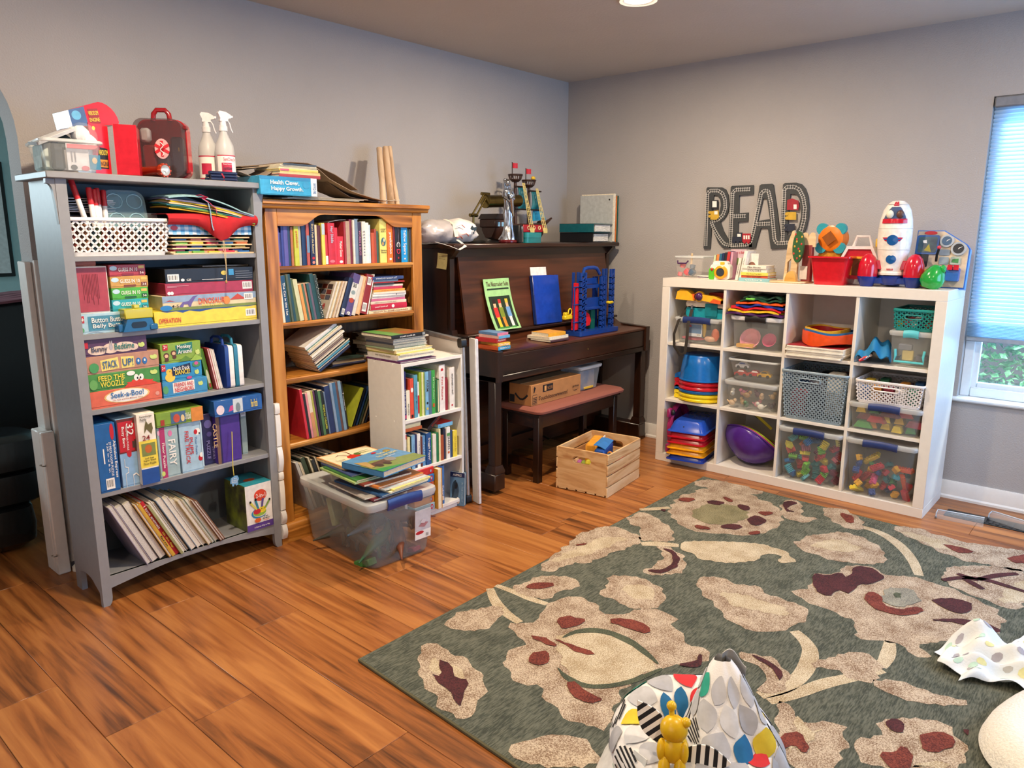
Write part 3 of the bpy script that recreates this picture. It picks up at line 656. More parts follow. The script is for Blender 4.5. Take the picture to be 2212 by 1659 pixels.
# shelf three
s3=GZ[2];z=s3;PK=K('#c9dc7a')
def badge(u,v):return('p',[(u-.055,v),(u-.045,v+.13),(u-.01,v+.1),(u+.02,v+.16),(u+.05,v+.08),(u+.055,v-.06),(u+.02,v-.14),(u-.03,v-.12)],PK)
def eyes(u,v,r):return[('e',u-.035,v,.035,r,TW),('e',u+.035,v,.035,r,TW),('e',u-.02,v-.03,.011,r*.35,TB),('e',u+.022,v-.03,.011,r*.35,TB)]
left3=[('coral game box reading Seek-a-Boo, bottom of the left games on third shelf','#d9694f',.064,.254,
          [('e',.50,.56,.32,.40,K('#e9c27a')),('e',.50,.56,.295,.36,TW),('e',.93,.4,.03,.12,K('#e5a090'))],
          [('Seek-a-Boo!',.5,.66,.46,.34,K('#2a6fb0',var=0)),('The Seek and Find Memory Game',.5,.36,.42,.11,K('#a04a3a',var=0))]),
         ('green game box with red furry creature reading Feed the Woozle','#4a8f45',.062,.252,
          [('p',[(.47,.0),(.53,.22),(.51,.3),(.58,.3),(.6,.42),(.66,.34),(.72,.45),(.78,.36),(.84,.3),(.9,.3),(.88,.2),(.97,.0)],K('#d8452f'))]+eyes(.69,.52,.2)+[badge(.91,.72),('e',.58,.82,.06,.14,TW),('e',.06,.4,.055,.3,K('#6aa85a'))],
          [('FEED THE',.31,.72,.36,.3,TY),('WOOZLE',.31,.36,.32,.34,TY)]),
         ('tan game box with two blue round creatures reading Stack Up','#b98a72',.064,.254,
          [('p',[(.19,.12),(.43,.2),(.42,.84),(.18,.74)],K('#ecd97a')),('p',[(.46,.16),(.64,.18),(.64,.8),(.46,.84)],K('#ecd97a')),('e',.70,.47,.035,.2,K('#2f6fb0')),('e',.79,.46,.035,.2,K('#2f6fb0')),('e',.70,.50,.012,.08,TW),('e',.79,.5,.012,.08,TW),badge(.92,.62),('e',.09,.36,.065,.28,K('#4a9a5a'))],
          [('STACK',.305,.48,.2,.42,K('#1f5f9c',var=0),dict(rot=.05)),('UP!',.55,.5,.15,.42,K('#1f5f9c',var=0))]),
         ('purple game box with a rabbit reading Bunny Bedtime, top of left games','#5a3a5c',.062,.215,
          [('e',.2,.32,.16,.26,K('#e0c9b8')),('e',.4,.38,.13,.3,K('#e0c9b8')),('e',.62,.4,.18,.3,K('#e0c9b8')),('e',.77,.34,.08,.2,K('#e0c9b8')),('e',.405,.45,.03,.18,K('#b0aab0')),('e',.393,.7,.01,.14,K('#b0aab0')),('e',.42,.7,.01,.14,K('#b0aab0')),badge(.9,.42),('r',.0,.5,.05,.85,TR_)],
          [('Bunny',.22,.36,.25,.42,K('#3d4a66',var=0)),('Bedtime',.62,.46,.32,.36,K('#2f7a72',var=0))])]
g2='cooperative games in two stacks on the third shelf'
XL3=gx0+.038
for lab,c,h,w,dec,tx in left3:
 _,z=gbox(lab,(0,0),(0,0),YG+.003,.20,K(c),z0=z,h=h,x0=XL3,x1=XL3+w,group=g2,dec=dec,tx=tx);z+=.0005
zL=z
z=s3;XM=XL3+.2585
mid3=[('blue game box reading Friends and Neighbors, bottom of the middle stack','#3f8fc0',.062,.178,0,
         [('p',[(.22,.22),(.70,.3),(.70,.92),(.22,.88)],TW),badge(.84,.62),('e',.06,.5,.06,.26,K('#5aa06a'))],[('FRIENDS AND',.46,.74,.42,.26,TR_),('NEIGHBORS',.46,.42,.42,.28,TR_)]),
  ('blue game box with a yellow duckling reading Duck Duck Dance','#2f8fc4',.070,.160,0,
         [('e',.2,.22,.12,.26,K('#f0c84a')),('e',.19,.52,.08,.18,K('#f0c84a')),('p',[(.24,.5),(.32,.52),(.3,.4),(.24,.42)],K('#d9702a')),('e',.2,.55,.012,.03,TB),('p',[(.26,.28),(.72,.36),(.71,.9),(.25,.74)],K('#1f2a4a')),badge(.86,.34),('e',.86,.78,.1,.16,K('#4a8f55')),('e',.86,.84,.05,.1,K('#d05a9a')),('e',.66,.08,.07,.08,K('#c04a8a')),('r',.0,.6,.1,.95,TR_)],[('Duck Duck',.485,.68,.4,.22,TW),('DANCE!',.50,.45,.36,.26,TY),('2+',.05,.78,.07,.18,TW)]),
  ('green game box with two cartoon monkeys reading Monkey Around','#86a83c',.076,.158,.004,
         [('p',[(.38,.4),(.78,.5),(.79,.98),(.36,.86)],K('#2a7a6c')),('e',.13,.4,.07,.14,K('#5a2f1e')),('e',.13,.38,.045,.09,K('#e0b890')),('e',.31,.5,.07,.14,K('#5a2f1e')),('e',.31,.48,.045,.09,K('#e0b890')),('e',.13,.2,.05,.1,K('#5a2f1e')),('e',.32,.3,.05,.1,K('#5a2f1e')),('p',[(.4,.0),(.6,.3),(.75,.05)],K('#5f8a2c')),('p',[(.7,.0),(.85,.32),(1,.1),(1,0)],K('#9ac04a')),badge(.9,.42),('r',.05,.68,.17,.97,TR_)],[('Monkey',.57,.76,.34,.26,TW),('Around',.58,.54,.34,.22,TW),('2+',.11,.85,.08,.16,TW)])]
for lab,c,h,w,dx,dec,tx in mid3:
 _,z=gbox(lab,(0,0),(0,0),YG+.004,.20,K(c),z0=z,h=h,x0=XM+dx,x1=XM+dx+w,group=g2,dec=dec,tx=tx);z+=.0005
zM=z
# flat shrink-wrapped boards lying over both stacks
for i in range(3):
 w=.34-.03*i;o=G().box((0,0,0),(w,.15,.006),c=.001).ob('puzzle_board',K(['#a08a70','#3d3f52','#7a6f66'][i]),None,(XL3+.045+.03*i,YG+.03+.008*i,max(zL,zM)+.0005+.0065*i))
 tag(o,['brown thin wooden puzzle board, lowest of three flat on the game stacks','dark blue thin puzzle board, middle of three on the game stacks','grey brown thin puzzle board, uppermost of three on the game stacks'][i],'puzzle board','flat puzzle boards on the games')
pb=G().grid(8,3,lambda u,v:(u*.09,v*.08,.012+.012*math.sin(u*3)+.004*math.sin(v*5)),th=(0,0,-.002)).ob('plastic_tray',M('#aab0ba',.2,alpha=.75,var=0),None,(XL3+.0,YG+.02,zL-.001));tag(pb,'curled grey plastic sheet lying on the purple bunny game','plastic sheet')
# leaning board book, notepads and the two drawing cases
xb=XM+.178
book('green illustrated board book leaning beside the Friends and Neighbors game',.016,.17,.17,K('#5a8f3a'),TR(xb+.018,YG+.03,s3+.0005)@RY(-.17),True,None,dec=[('e',.5,.3,.35,.2,K('#d8e0c0')),('e',.5,.1,.3,.06,K('#b84a3a'))])
for i in range(3):
 book(('white-edged notepad leaning against the green book, leftmost of three','white-edged notepad leaning between two others','white-edged notepad leaning next to the navy case')[i],.0085,.175-.004*i,.16,K(('#b43a4a','#d9cfc4','#e6e0d8')[i]),TR(xb+.038+.009*i,YG+.004,s3+.0005)@RY(-.17),False,'notepads',True,pages=K('#efe9e2'),name='notepad',cat='notepad')
for i,(c,nm)in enumerate((('#1c3a86','navy blue'),('#2a7a94','teal'))):
 x=xb+.078+.040*i
 dc=thing('drawing_case',f'{nm} and white plastic carry case with a handle, standing upright','drawing case',(x,YG-.005,s3),0,'drawing cases on the third shelf')
 cm=K(c,rough=.3)
 G().prism(rr(0,.168,0,.178,.012),0,.016,ax='x').ob('shell',cm,dc)
 G().prism(rr(.0,.168,.001,.174,.012),.0165,.036,ax='x').ob('back_plate',K('#f0eeea',rough=.35),dc)
 G().tube([(.009,.03,.174),(.009,.035,.198),(.009,.055,.208),(.009,.10,.208),(.009,.12,.198),(.009,.125,.174)],.006,8).ob('handle',cm,dc)
# shelf four: floor puzzles
s4=GZ[3];g3='floor puzzle boxes on the fourth shelf'
def vbox(label,lt,rb,yf,d,c,h,**k):
 A=at(*C3(*lt),y=yf).x;B=at(*C3(*rb),y=yf).x
 return gbox(label,(0,0),(0,0),yf,d,K(c),z0=s4,h=h,x0=A,x1=B-.001,cat='puzzle box',name='puzzle_box',group=g3,lidf=.02,**k)[0]
DN=dict(down=1)
vbox('tall royal blue floor puzzle box reading Alphabet Express, leftmost',(205,770),(357,735),YG-.010,.19,'#1f5f9f',.258,
     dec=[('e',.82,.87,.10,.12,TR_),('r',.30,.42,.36,.64,TW),('b',.30,.04,.72,.2,TW)],
     tx=[('Alphabet Express',.86,.47,.55,.16,TW,DN),('27 PIECE FLOOR PUZZLE',.66,.48,.5,.11,TW,DN),('120 in x 6 in',.53,.5,.42,.08,TW,DN)])
vbox('red and pale blue floor puzzle box reading Busy Barn, second from left',(370,735),(512,700),YG-.004,.19,'#8fb8da',.262,
     dec=[('r',0,.5,1,1,K('#6a2a26')),('p',[(.04,.52),(.35,.52),(.4,.45),(.5,.43),(.6,.45),(.62,.52),(.8,.52),(.8,.96),(.04,.96)],TR_),('e',.86,.8,.12,.12,K('#c82030')),('r',.70,.56,.98,.66,K('#4a3a34')),('p',[(.2,.0),(.2,.2),(.35,.22),(.35,.28),(.2,.3),(.2,.42),(.22,.42),(.22,.31),(.38,.29),(.38,.21),(.22,.19),(.22,0)],TW),('p',[(.6,0),(.6,.15),(.75,.17),(.9,.12),(.9,.14),(.75,.19),(.58,.17),(.58,0)],TW)],
     tx=[('32',.63,.84,.18,.36,TW,DN),('Busy Barn',.25,.74,.3,.18,TW,DN),('PIECE FLOOR PUZZLE',.45,.72,.36,.09,TW,DN)])
vbox('white, yellow and blue upright puzzle box with number 24, pulled forward',(517,710),(648,670),YG-.028,.19,'#efe9da',.275,
     dec=[('r',0,.24,1,.62,K('#f0d84e')),('r',0,0,1,.22,K('#1f4f9a')),('r',.12,.40,.90,.58,K('#7f8a4a')),('e',.5,.5,.2,.06,K('#c0642a')),('p',[(.35,.72),(.5,.78),(.75,.7),(.85,.78),(.8,.86),(.6,.84),(.5,.9),(.4,.82)],K('#6a6236'))],
     tx=[('Ravensburger',.5,.955,.7,.035,TB),('Puzzle',.34,.915,.36,.035,TB),('24',.42,.66,.42,.07,K('#8a2a2a',var=0)),('3x2 feet',.5,.37,.5,.025,TB),('Super Sized',.5,.335,.7,.03,TB),('Floor Puzzle',.5,.295,.7,.03,TB)])
vbox('grey-teal puzzle box with a magenta band reading Fairy',(652,652),(803,615),YG-.004,.17,'#9fb9bd',.202,
     dec=[('r',.10,0,.36,1,K('#b0376c')),('e',.62,.86,.1,.06,K('#d87aa8')),('e',.06,.9,.05,.05,K('#e8b0cc')),('e',.14,.09,.09,.05,PK)],
     tx=[('FAIRY',.66,.48,.52,.34,TW,DN),('Floor Puzzle',.23,.45,.5,.12,TW,DN)])
vbox('pale blue puzzle box with a dalmatian puppy reading Fire Truck Pups',(812,613),(978,575),YG-.002,.17,'#a9cade',.204,
     dec=[('e',.80,.78,.14,.07,TW),('e',.72,.78,.08,.05,TR_),('e',.88,.74,.03,.02,TB),('e',.86,.24,.1,.06,TR_),('e',.9,.3,.08,.05,TW),('r',.94,.05,1,.95,K('#bcd9ea'))],
     tx=[('FIRE TRUCK',.30,.5,.66,.18,TR_,DN),('PUPS',.48,.52,.34,.16,TR_,DN),('Floor Puzzle',.70,.5,.36,.09,K('#2a5f9a',var=0),DN)])
vbox('dark navy puzzle box with faint purple print reading Puzzle Series, set back',(980,560),(1075,530),YG+.03,.16,'#2d2a55',.215,
     dec=[('e',.45,.8,.3,.08,K('#6a62a0')),('e',.5,.6,.2,.05,K('#544c8a'))],tx=[('PUZZLE',.35,.3,.36,.26,K('#8f88c0',var=0),DN),('SERIES',.75,.22,.26,.18,K('#8f88c0',var=0),DN)])
cst=vbox('purple castle puzzle box with a brown edge, near the right end',(1080,536),(1258,495),YG+.004,.17,'#4a2f8c',.202,dec=[('r',0,0,.14,1,K('#7a5a4a')),('r',.14,0,.2,1,K('#2a1f5a'))],tx=[('CASTLE',-.06,.62,.5,.16,K('#c9a878',var=0),DN)])
vbox('pale grey-green puzzle box standing behind the castle box',(1262,470),(1305,450),YG+.06,.12,'#9fb0a8',.21,dec=[('b',.1,.8,.9,.97,TW)])
A=at(*C3(620,285),y=YG-.01);B=at(*C3(968,245),y=YG-.01)
gbox('green and orange puzzle box lying flat over the fairy and pups boxes',(0,0),(0,0),YG-.012,.17,K('#7fa03a'),z0=s4+.2052,h=.056,x0=A.x,x1=B.x,cat='puzzle box',name='puzzle_box',group=g3,
     dec=[('r',.74,0,1,1,K('#d98a3a')),('r',.3,.1,.62,.9,K('#4a6a8a')),('e',.42,.45,.07,.3,K('#c0503a')),('r',.08,.1,.16,.5,K('#a83a2a')),('e',.55,.4,.04,.25,K('#e0c890'))],tx=[('Old MacDonald',.66,.5,.12,.5,TW)])
A=at(*C3(1055,250),y=YG-.016);B=at(*C3(1408,160),y=YG-.016)
bb,_=gbox('blue shrink-wrapped puzzle box lying on the castle box with a pink flower',(0,0),(0,0),YG-.018,.18,K('#2f62a8',rough=.2),z0=s4+.205,h=.066,x0=A.x,x1=min(B.x,gx1-.04),rz=0,cat='puzzle box',name='puzzle_box',group=g3,
     dec=[('e',.12,.4,.08,.3,K('#e8d8e0')),('p',[(.28,.2),(.32,.55),(.38,.6),(.42,.3)],K('#c84a8a')),('r',.38,.1,.58,.95,K('#c9d4da')),('e',.48,.4,.05,.3,K('#7a8a90'))],tx=[('Floor Puzzle',.82,.5,.14,.5,TY)])
ft=thing('hanging_tag','blue elephant-shaped cardboard tag reading 6 Fun Shaped Pieces on yellow cord','tag',at(*C3(1195,650),y=gyf-.014))
fo=ft.location;p0=at(*C3(1178,285),y=YG-.012)-fo
G().tube([p0,(.0,.002,.06),(.001,.001,.022)],.0018,6).ob('cord',K('#d8c85a',rough=.8),ft)
EL=[(-.018,-.006),(-.014,.012),(-.004,.016),(.004,.02),(.016,.018),(.021,.006),(.019,-.004),(.0155,-.003),(.017,-.014),(.015,-.022),(.006,-.024),(.005,-.017),(-.001,-.016),(-.003,-.024),(-.010,-.023),(-.011,-.010),(-.016,-.012)]
G().prism(EL,-.001,.001,ax='y').ob('card',K('#6fa3cc'),ft)
txt('6 Fun\nShaped\nPieces!',.026,.022,TW,ft,(.001,-.0015,.001))
# bottom shelf: big books leaning left
g4='large books leaning on the bottom shelf'
LN=-.42
big=[(.019,'#9a93a8','lilac-grey hardback',.29,.18,0),(.028,'#2a2a30','thick black hardback',.28,.19,0),(.030,'#3a2c22','thick dark brown hardback',.285,.19,0),(.012,'#b98a3a','thin gold-edged hardback',.275,.18,0),(.012,'#caa23a','yellow picture book',.27,.18,1),(.015,'#b8202c','red-spined yellow book reading I love animals',.275,.175,1),
       (.010,'#9a9a6a','olive picture book',.26,.17,1),(.013,'#e6e4de','white-edged thin hardback',.27,.18,0),(.012,'#2a2c30','black thin hardback',.265,.18,0),(.026,'#6a7f94','slate-blue hardback with white pages',.275,.19,0),(.021,'#e0ddd4','white hardback',.27,.19,0),(.016,'#c9bd9a','cream hardback',.255,.18,0),(.017,'#b8a884','tan cloth hardback',.25,.18,0),(.012,'#5f7a72','grey-green thin book',.245,.17,0),(.016,'#d2c6a2','pale cream worn hardback',.24,.17,0),(.010,'#7a4a38','thin rust-brown book',.235,.17,0),(.010,'#8a5a40','thin brown patterned book',.225,.17,0)]
xx=-3.282
for i,(t,c,nm,h,d,fs)in enumerate(big):
 kw={}
 if i==5:kw=dict(tx=[('I love animals',.72,.42,.62,TW),('lift the flap',.28,.3,.6,TY)])
 if i==4:kw=dict(tx=[('farm',.3,.2,.6,TB)])
 lean=LN-.012*i*(.4)
 book(f'{nm}, {ordw(i+1)} from the left on the grey bottom shelf',t,h,d,K(c),TR(xx,YG-.018+.006*(i%3),GB+.0005)@RY(lean),bool(fs),g4,True,pages=K('#d2cdc4' if i in(0,1)else '#ded6c6',var=.15,scale=300),**kw)
 xx+=(t+.0008)/math.cos(lean)
fb,_=gbox('white toy box with teal lid and purple base band reading 2-in-1',(0,0),(0,0),YG-.016,.17,K('#e9e6e2'),z0=GB+.0005,h=.205,x0=at(*C3(1296,1030),y=YG-.016).x,x1=gx1-.036,cat='toy box',name='toy_box',lidf=.06,
     dec=[('r',0,0,1,.14,K('#5a3f8f')),('e',.56,.74,.24,.125,K('#d94a32')),('e',.48,.36,.30,.115,K('#2f86b8')),('e',.52,.375,.28,.105,K('#e9e6e2')),('e',.5,.37,.25,.085,K('#8fb84a')),('e',.6,.42,.14,.07,K('#e8cf3a')),('e',.4,.40,.14,.06,K('#c8303a')),('p',[(.12,.62),(.2,.64),(.42,.45),(.36,.44)],K('#d8d060')),('p',[(.32,.65),(.4,.66),(.48,.46),(.42,.46)],K('#2f86a0')),('p',[(.6,.66),(.68,.66),(.62,.48),(.55,.48)],K('#5a4a8f')),('p',[(.86,.6),(.92,.58),(.74,.44),(.68,.45)],K('#7aa04a')),('e',.89,.60,.04,.025,TB),('e',.16,.64,.04,.025,TB),('e',.36,.67,.045,.028,TB),('e',.57,.44,.014,.012,TB),('e',.66,.44,.014,.012,TB),('e',.4,.21,.12,.05,K('#d8642a'))],
     tx=[('2-in-1',.56,.74,.36,.09,TW),('Fat\nBrain',.72,.235,.26,.08,TB),('Toys',.72,.175,.22,.04,K('#d8542a',var=0)),('A Smarter Way to Play',.55,.06,.6,.04,TW)])
bw=gx1-.036-at(*C3(1296,1030),y=YG-.016).x
G().box((0,.0,.2045),(bw,.17,.2062)).ob('teal_top',K('#2f8f9f'),fb)
G().prism(ell(.06,.07,.026,.018),.2062,.2067).ob('brain_emblem',K('#c8542a'),fb)
G().box((-.0012,.0,.0),(-.0002,.17,.205)).ob('printed_side',M('#3a3a2c',.4,h2='#7a8a2c',scale=14),fb)
# ================================================================ baskets and clear bins
def panel_lattice(g,P,nu,nv,bw,th,hole=None,m=0):
 """diamond lattice on a panel with corners P00,P10,P11,P01 (V); nu x nv diamonds"""
 P00,P10,P11,P01=[V(p)for p in P];nrm=(P10-P00).cross(P01-P00).normalized()
 def q(u,v):return(P00*(1-u)+P10*u)*(1-v)+(P01*(1-u)+P11*u)*v
 Lu,Lv=(P10-P00).length,(P01-P00).length
 for sg in(1,-1):
  for k in range(-nv,nu+1)if sg>0 else range(0,nu+nv+1):
   for j in range(2*nv):
    v0,v1=j/(2*nv),(j+1)/(2*nv);u0=(k+sg*j/2)/nu;u1=(k+sg*(j+1)/2)/nu
    if min(u0,u1)<-1e-6 or max(u0,u1)>1+1e-6:continue
    if hole and hole[0]<(u0+u1)/2<hole[2]and hole[1]<(v0+v1)/2<hole[3]:continue
    a,b=q(u0,v0),q(u1,v1);t=(b-a).normalized();s=nrm.cross(t)*(bw/2)
    a2,b2=a-t*bw*.3,b+t*bw*.3
    g.add([a2-s,b2-s,b2+s,a2+s,a2-s+nrm*th,b2-s+nrm*th,b2+s+nrm*th,a2+s+nrm*th],[(0,1,2,3),(7,6,5,4),(0,4,5,1),(2,6,7,3)],m)
def basket(label,x0,x1,yf,yb,z0,h,mat,nu,nv,ns,bw=.0065,taper=.014,hole=None,rz=0,group=None,ends=True):
 w,d=x1-x0,yb-yf;b=thing('lattice_basket',label,'basket',(x0,yf,z0),rz,group);t=taper
 B=[V((t,t,.012)),V((w-t,t,.012)),V((w-t,d-t,.012)),V((t,d-t,.012))];T=[V((0,0,h-.012)),V((w,0,h-.012)),V((w,d,h-.012)),V((0,d,h-.012))]
 for i,(n_,nm)in enumerate(((nu,'front_panel'),(ns,'end_panel'),(nu,'back_panel'),(ns,'end_panel'))):
  g=G();j=(i+1)%4
  panel_lattice(g,(B[i],B[j],T[j],T[i]),n_,nv,bw,-.0025,hole if i==0 else None)
  if i==0 and hole:
   def q(u,v):return(B[0]*(1-u)+B[1]*u)*(1-v)+(T[0]*(1-u)+T[1]*u)*v
   pts=[q(a,c)for a,c in rr(hole[0],hole[2],hole[1],hole[3],.5*(hole[3]-hole[1])*.6,3)]
   g.tube(pts,.0035,6,closed=True)
  g.ob(nm,mat,b)
 g=G();g.tube([(p[0],p[1],h-.006)for p in rr(-.003,w+.003,-.003,d+.003,.018,4)],.005,6,closed=True,flat=(.004,.007));g.ob('rim',mat,b)
 g=G();g.loft([[(p[0],p[1],z)for p in rr(t-e,w-t+e,t-e,d-t+e,.015,3)]for z,e in((0,-.003),(.014,.001))]);g.ob('base',mat,b)
 return b
CLR=M('#dfe6e6',.18,alpha=.22,var=0,name='clear_plastic');CLRR=M('#e6eaea',.25,alpha=.55,var=0,name='frosted_plastic_rim')
def bin_(label,x0,x1,yf,yb,z0,h,body=None,rim=None,taper=.02,lid=True,latch=None,rz=0,r=.03,name='clear_bin',group=None,latchw=.45,lidh=.02):
 """clear storage bin: tapered rounded body, thick rim or lid, coloured latch on the front"""
 w,d=x1-x0,yb-yf;b=thing(name,label,'storage bin',(x0,yf,z0),rz,group);t=taper;g=G()
 def ring(z,e,ins=0):return[(p[0],p[1],z)for p in rr(e+ins,w-e-ins,e+ins,d-e-ins,r,4)]
 hb=h-(lidh if lid else.006)
 g.loft([ring(.004,t*1.05+.004),ring(0,t*1.05+.008)][::-1]+[ring(z*hb,t*(1-z))for z in(.06,.5,1)],caps=(True,False))
 g.ob('body',body or CLR,b)
 if lid:
  g=G();g.loft([ring(hb-.004,-.006),ring(hb+lidh*.45,-.010),ring(hb+lidh*.9,-.008),ring(h,-.001),ring(h,.012),ring(h-.005,.02)],caps=(False,True));g.ob('lid',rim or CLRR,b)
 else:
  g=G();g.tube(ring(h-.006,-.003),.004,6,closed=True,flat=(.005,.006));g.ob('rim',rim or CLRR,b)
 if latch:
  lw=w*latchw;c=w*.5;g=G()
  g.grid(8,5,lambda u,v:(c-lw/2+lw*u,-.014-.006*math.sin(PI*v),hb-.012+v*(lidh+.016)+.004*math.sin(PI*u)),th=(0,.008,0));g.ob('latch',latch,b)
 return b
NAVY=K('#24386f',rough=.35)
# ================================================================ grey bookshelf: upper shelf
s1=GZ[0];yb_=gyf+.004
A=at(*CT(555,1262),y=yb_);B=at(*CT(1312,1245),y=yb_)
basket('white plastic lattice basket of markers and cards on the top shelf',A.x-.004,B.x+.004,yb_,yb_+.19,s1,.132,K('#efedeb',rough=.35),13,4,7,bw=.0065,taper=.010)
bx,bw_=A.x,B.x-A.x
for i,(px,top,c)in enumerate(((690,690,-.22),(730,770,-.04),(757,780,-.02),(775,745,.0),(815,765,.02))):
 p=at(*CT(px,968),y=yb_+.03+.012*i);L=(.20,.17,.165,.17,.165)[i]
 mk=thing('marker',f'white dry-erase marker with red cap, {ordw(i+1)} from the left in the white basket','marker',(p.x,yb_+.03+.012*i,s1+.066),0,'red-capped markers in the basket')
 T=RY(c)@RX(-.06)
 g=G();g.lathe([(.0085,0),(.009,.004),(.009,L*.66),(.007,L*.68)],12,mtx=T);g.ob('barrel',K('#ece8e6'),mk)
 G().lathe([(.0098,L*.66),(.0098,L*.97),(.008,L)],12,mtx=T).ob('cap',K('#c4242f',rough=.35),mk)
p=at(*CT(960,960),y=yb_+.10)
lb=thing('lunch_container','teal snack container with clear lid and four round cups standing in the basket','container',(p.x,yb_+.075,s1+.085),0)
T=RX(-.2)
G().prism(rr(-.072,.072,0,.148,.035,6),.008,.05,ax='y',mtx=T).ob('tray',K('#4f97b0',rough=.3),lb)
G().prism(rr(-.075,.075,-.003,.151,.038,6),-.006,.008,ax='y',mtx=T).ob('clear_lid',M('#a8c8d0',.12,alpha=.35,var=0,name='clear_teal_lid'),lb)
g=G()
for x in(-.035,.035):
 for z in(.11,.04):g.tube([(x+.028*math.cos(a*.52),-.0075,z+.026*math.sin(a*.52))for a in range(12)],.0018,5,closed=True)
g.T=None
for i,v in enumerate(g.v):g.v[i]=T@v
g.ob('cup_rims',K('#9cc6d2',rough=.3),lb)['kind']='stuff'
p=at(*CT(1165,960),y=yb_+.11);o=G().box((-.03,0,0),(.03,.05,.10),c=.004).ob('card_tin',K('#b9c0c6'),None,(p.x,yb_+.12,s1+.055));tag(o,'small pale grey box standing behind the basket contents','box')
o=G().box((0,0,0),(.13,.06,.13),c=.003).ob('black_box',K('#16181f'),None,(bx+.012,yb_+.115,s1+.014));tag(o,'black box at the back left inside the white basket','box')
for i in range(7):
 o=G().grid(6,3,lambda u,v:(u*.2,v*.13,.0025*math.sin(u*5+i)),th=(0,0,-.0032)).ob('notebook',K(['#dcdad6','#c9cdd6','#e2dfda','#b9bfca'][i%4]),None,(bx-.012+.004*(i%3),yb_+.09,s1+.153+.0075*i));tag(o,f'thin white notebook, {ordw(i+1)} up in the pile behind the basket','notebook','thin notebooks behind the basket')
rng=random.Random(11)
for i in range(16):
 c=['#7a2f28','#5a4030','#8a5a3a','#2f4a5a','#4a5a36','#9a4a3a','#3a2f4a','#b07a4a'][i%8]
 x=bx+.012+bw_*(i/16)*.95
 o=G().box((0,0,0),(bw_/17.5,.085,.07+.025*rng.random()),c=.003).ob('card_deck',K(c),None,(x,yb_+.022,s1+.0155));tag(o,f'small coloured card box, {ordw(i+1)} from the left seen through the white basket','card box','small boxes inside the white basket')
# puzzle boards, gingham box, red bag and felt stack
WD=wood('pale_birch','#b89468','#dcc096','#ead2ac',sx=2,sy=16,sz=16,rough=.6,rand=.1,ring=4)
XA=at(*CT(1325,1260),y=yb_+.01).x;XB=gx1-.038
g5='wooden peg puzzle boards in a stack';z=s1
pc=['#3f8f4f','#6fae3f','#e8c83a','#c8303a','#2f6fb0','#d9703a','#d05a8a','#2a3f8a']
for i in range(6):
 dx=[0,-.015,.01,.004,.014,-.006][i]
 pb=thing('peg_puzzle',f'pale wooden peg puzzle board, {("bottom one", "second up", "third up", "fourth up", "fifth up", "top one")[i]} of the stack','puzzle',(XA+.004+dx*.3,yb_+.004+abs(dx),z),0,g5)
 w=XB-XA-.004-.02*abs(math.sin(i*2))
 G().box((0,0,0),(w,.20,.0055),c=.001).ob('board',WD,pb)
 if i<5:
  for k in range(5):
   G().box((.015+k*w*.19,.004,.0056),(.015+k*w*.19+w*.14,.05,.0115+.0015*(k%2)),c=.001).ob('puzzle_piece',K(pc[(i*3+k)%8]),pb)
 z+=.0058 if i==0 else.0135
gb=thing('gingham_box','flat blue and white gingham box with a red oval badge','box',(XA-.004,yb_+.012,z),0)
w=XB-XA+.002;h=.04
G().box((0,0,0),(w,.18,h),c=.002).ob('box',K('#eef2f5'),gb)
g=G();n_=22
for i in range(n_):
 for j in range(4):
  k=(i%2)+(j%2)
  if k==0:continue
  g.add([(w*i/n_,-.0006,h*j/4),(w*(i+1)/n_,-.0006,h*j/4),(w*(i+1)/n_,-.0006,h*(j+1)/4),(w*i/n_,-.0006,h*(j+1)/4)],[(0,1,2,3)],k-1)
g.ob('gingham_print',[K('#8fc0e0'),K('#3f8fc8')],gb,fix=False)['kind']='stuff'
G().prism(ell(.022,.026,.014,.009),-.0014,-.0008,ax='y').ob('badge',TR_,gb)
z+=h
FELT=lambda c:M(c,.95,var=.06,bump=.25,bscale=500)
rb=thing('drawstring_bag','red cloth drawstring bag slumped under the felt pieces with cord hanging down','bag',(XA+.005,yb_,z-.002),0)
Wb=XB-XA+.006
prof=[]
for i in range(15):
 u=i/14;x=Wb*u-.02*(1-u);sag=-.062*math.exp(-((u-.58)/.16)**2)
 prof.append((x,sag,.034+.016*math.sin(PI*u)))
def bag(u,v):
 i=u*14;a=int(min(13,i));f=i-a;x=prof[a][0]*(1-f)+prof[a+1][0]*f;sg=prof[a][1]*(1-f)+prof[a+1][1]*f
 fold=.004*math.sin(u*34)*math.exp(-((u-.6)/.25)**2)
 if v<.3:t=v/.3;return(x,-.012+.0-.012*math.sin(t*PI)+fold,sg+.0+(.038-sg)*t+.002)
 t=(v-.3)/.7;return(x,-.012+.15*t,.040+.010*math.sin(PI*u)*math.sin(PI*t))
G().grid(42,12,bag,th=(0,.004,-.002)).ob('cloth',FELT('#b3202a'),rb)
xc=prof[8][0]
G().tube([(xc,-.020,-.06),(xc-.002,-.024,-.09),(xc+.002,-.026,-.15),(xc-.001,-.027,-.215)],.0013,6).ob('cord',K('#c9b48a',rough=.9),rb)
G().tube([(xc+.004,-.020,-.06),(xc+.006,-.024,-.10),(xc+.003,-.026,-.16),(xc-.001,-.027,-.215)],.0013,6).ob('cord',K('#c9b48a',rough=.9),rb)
G().sph((xc-.002,-.027,-.220),(.005,.004,.007),8,k=6).ob('knot',K('#b08a5a',rough=.9),rb)
fc=[('#d9a02e','gold'),('#6a9a4a','green'),('#2a6a78','dark teal'),('#e0c0a0','peach'),('#e0bc2e','yellow'),('#6a6a88','lilac grey'),('#8fb8c0','pale teal')]
zf=z+.052
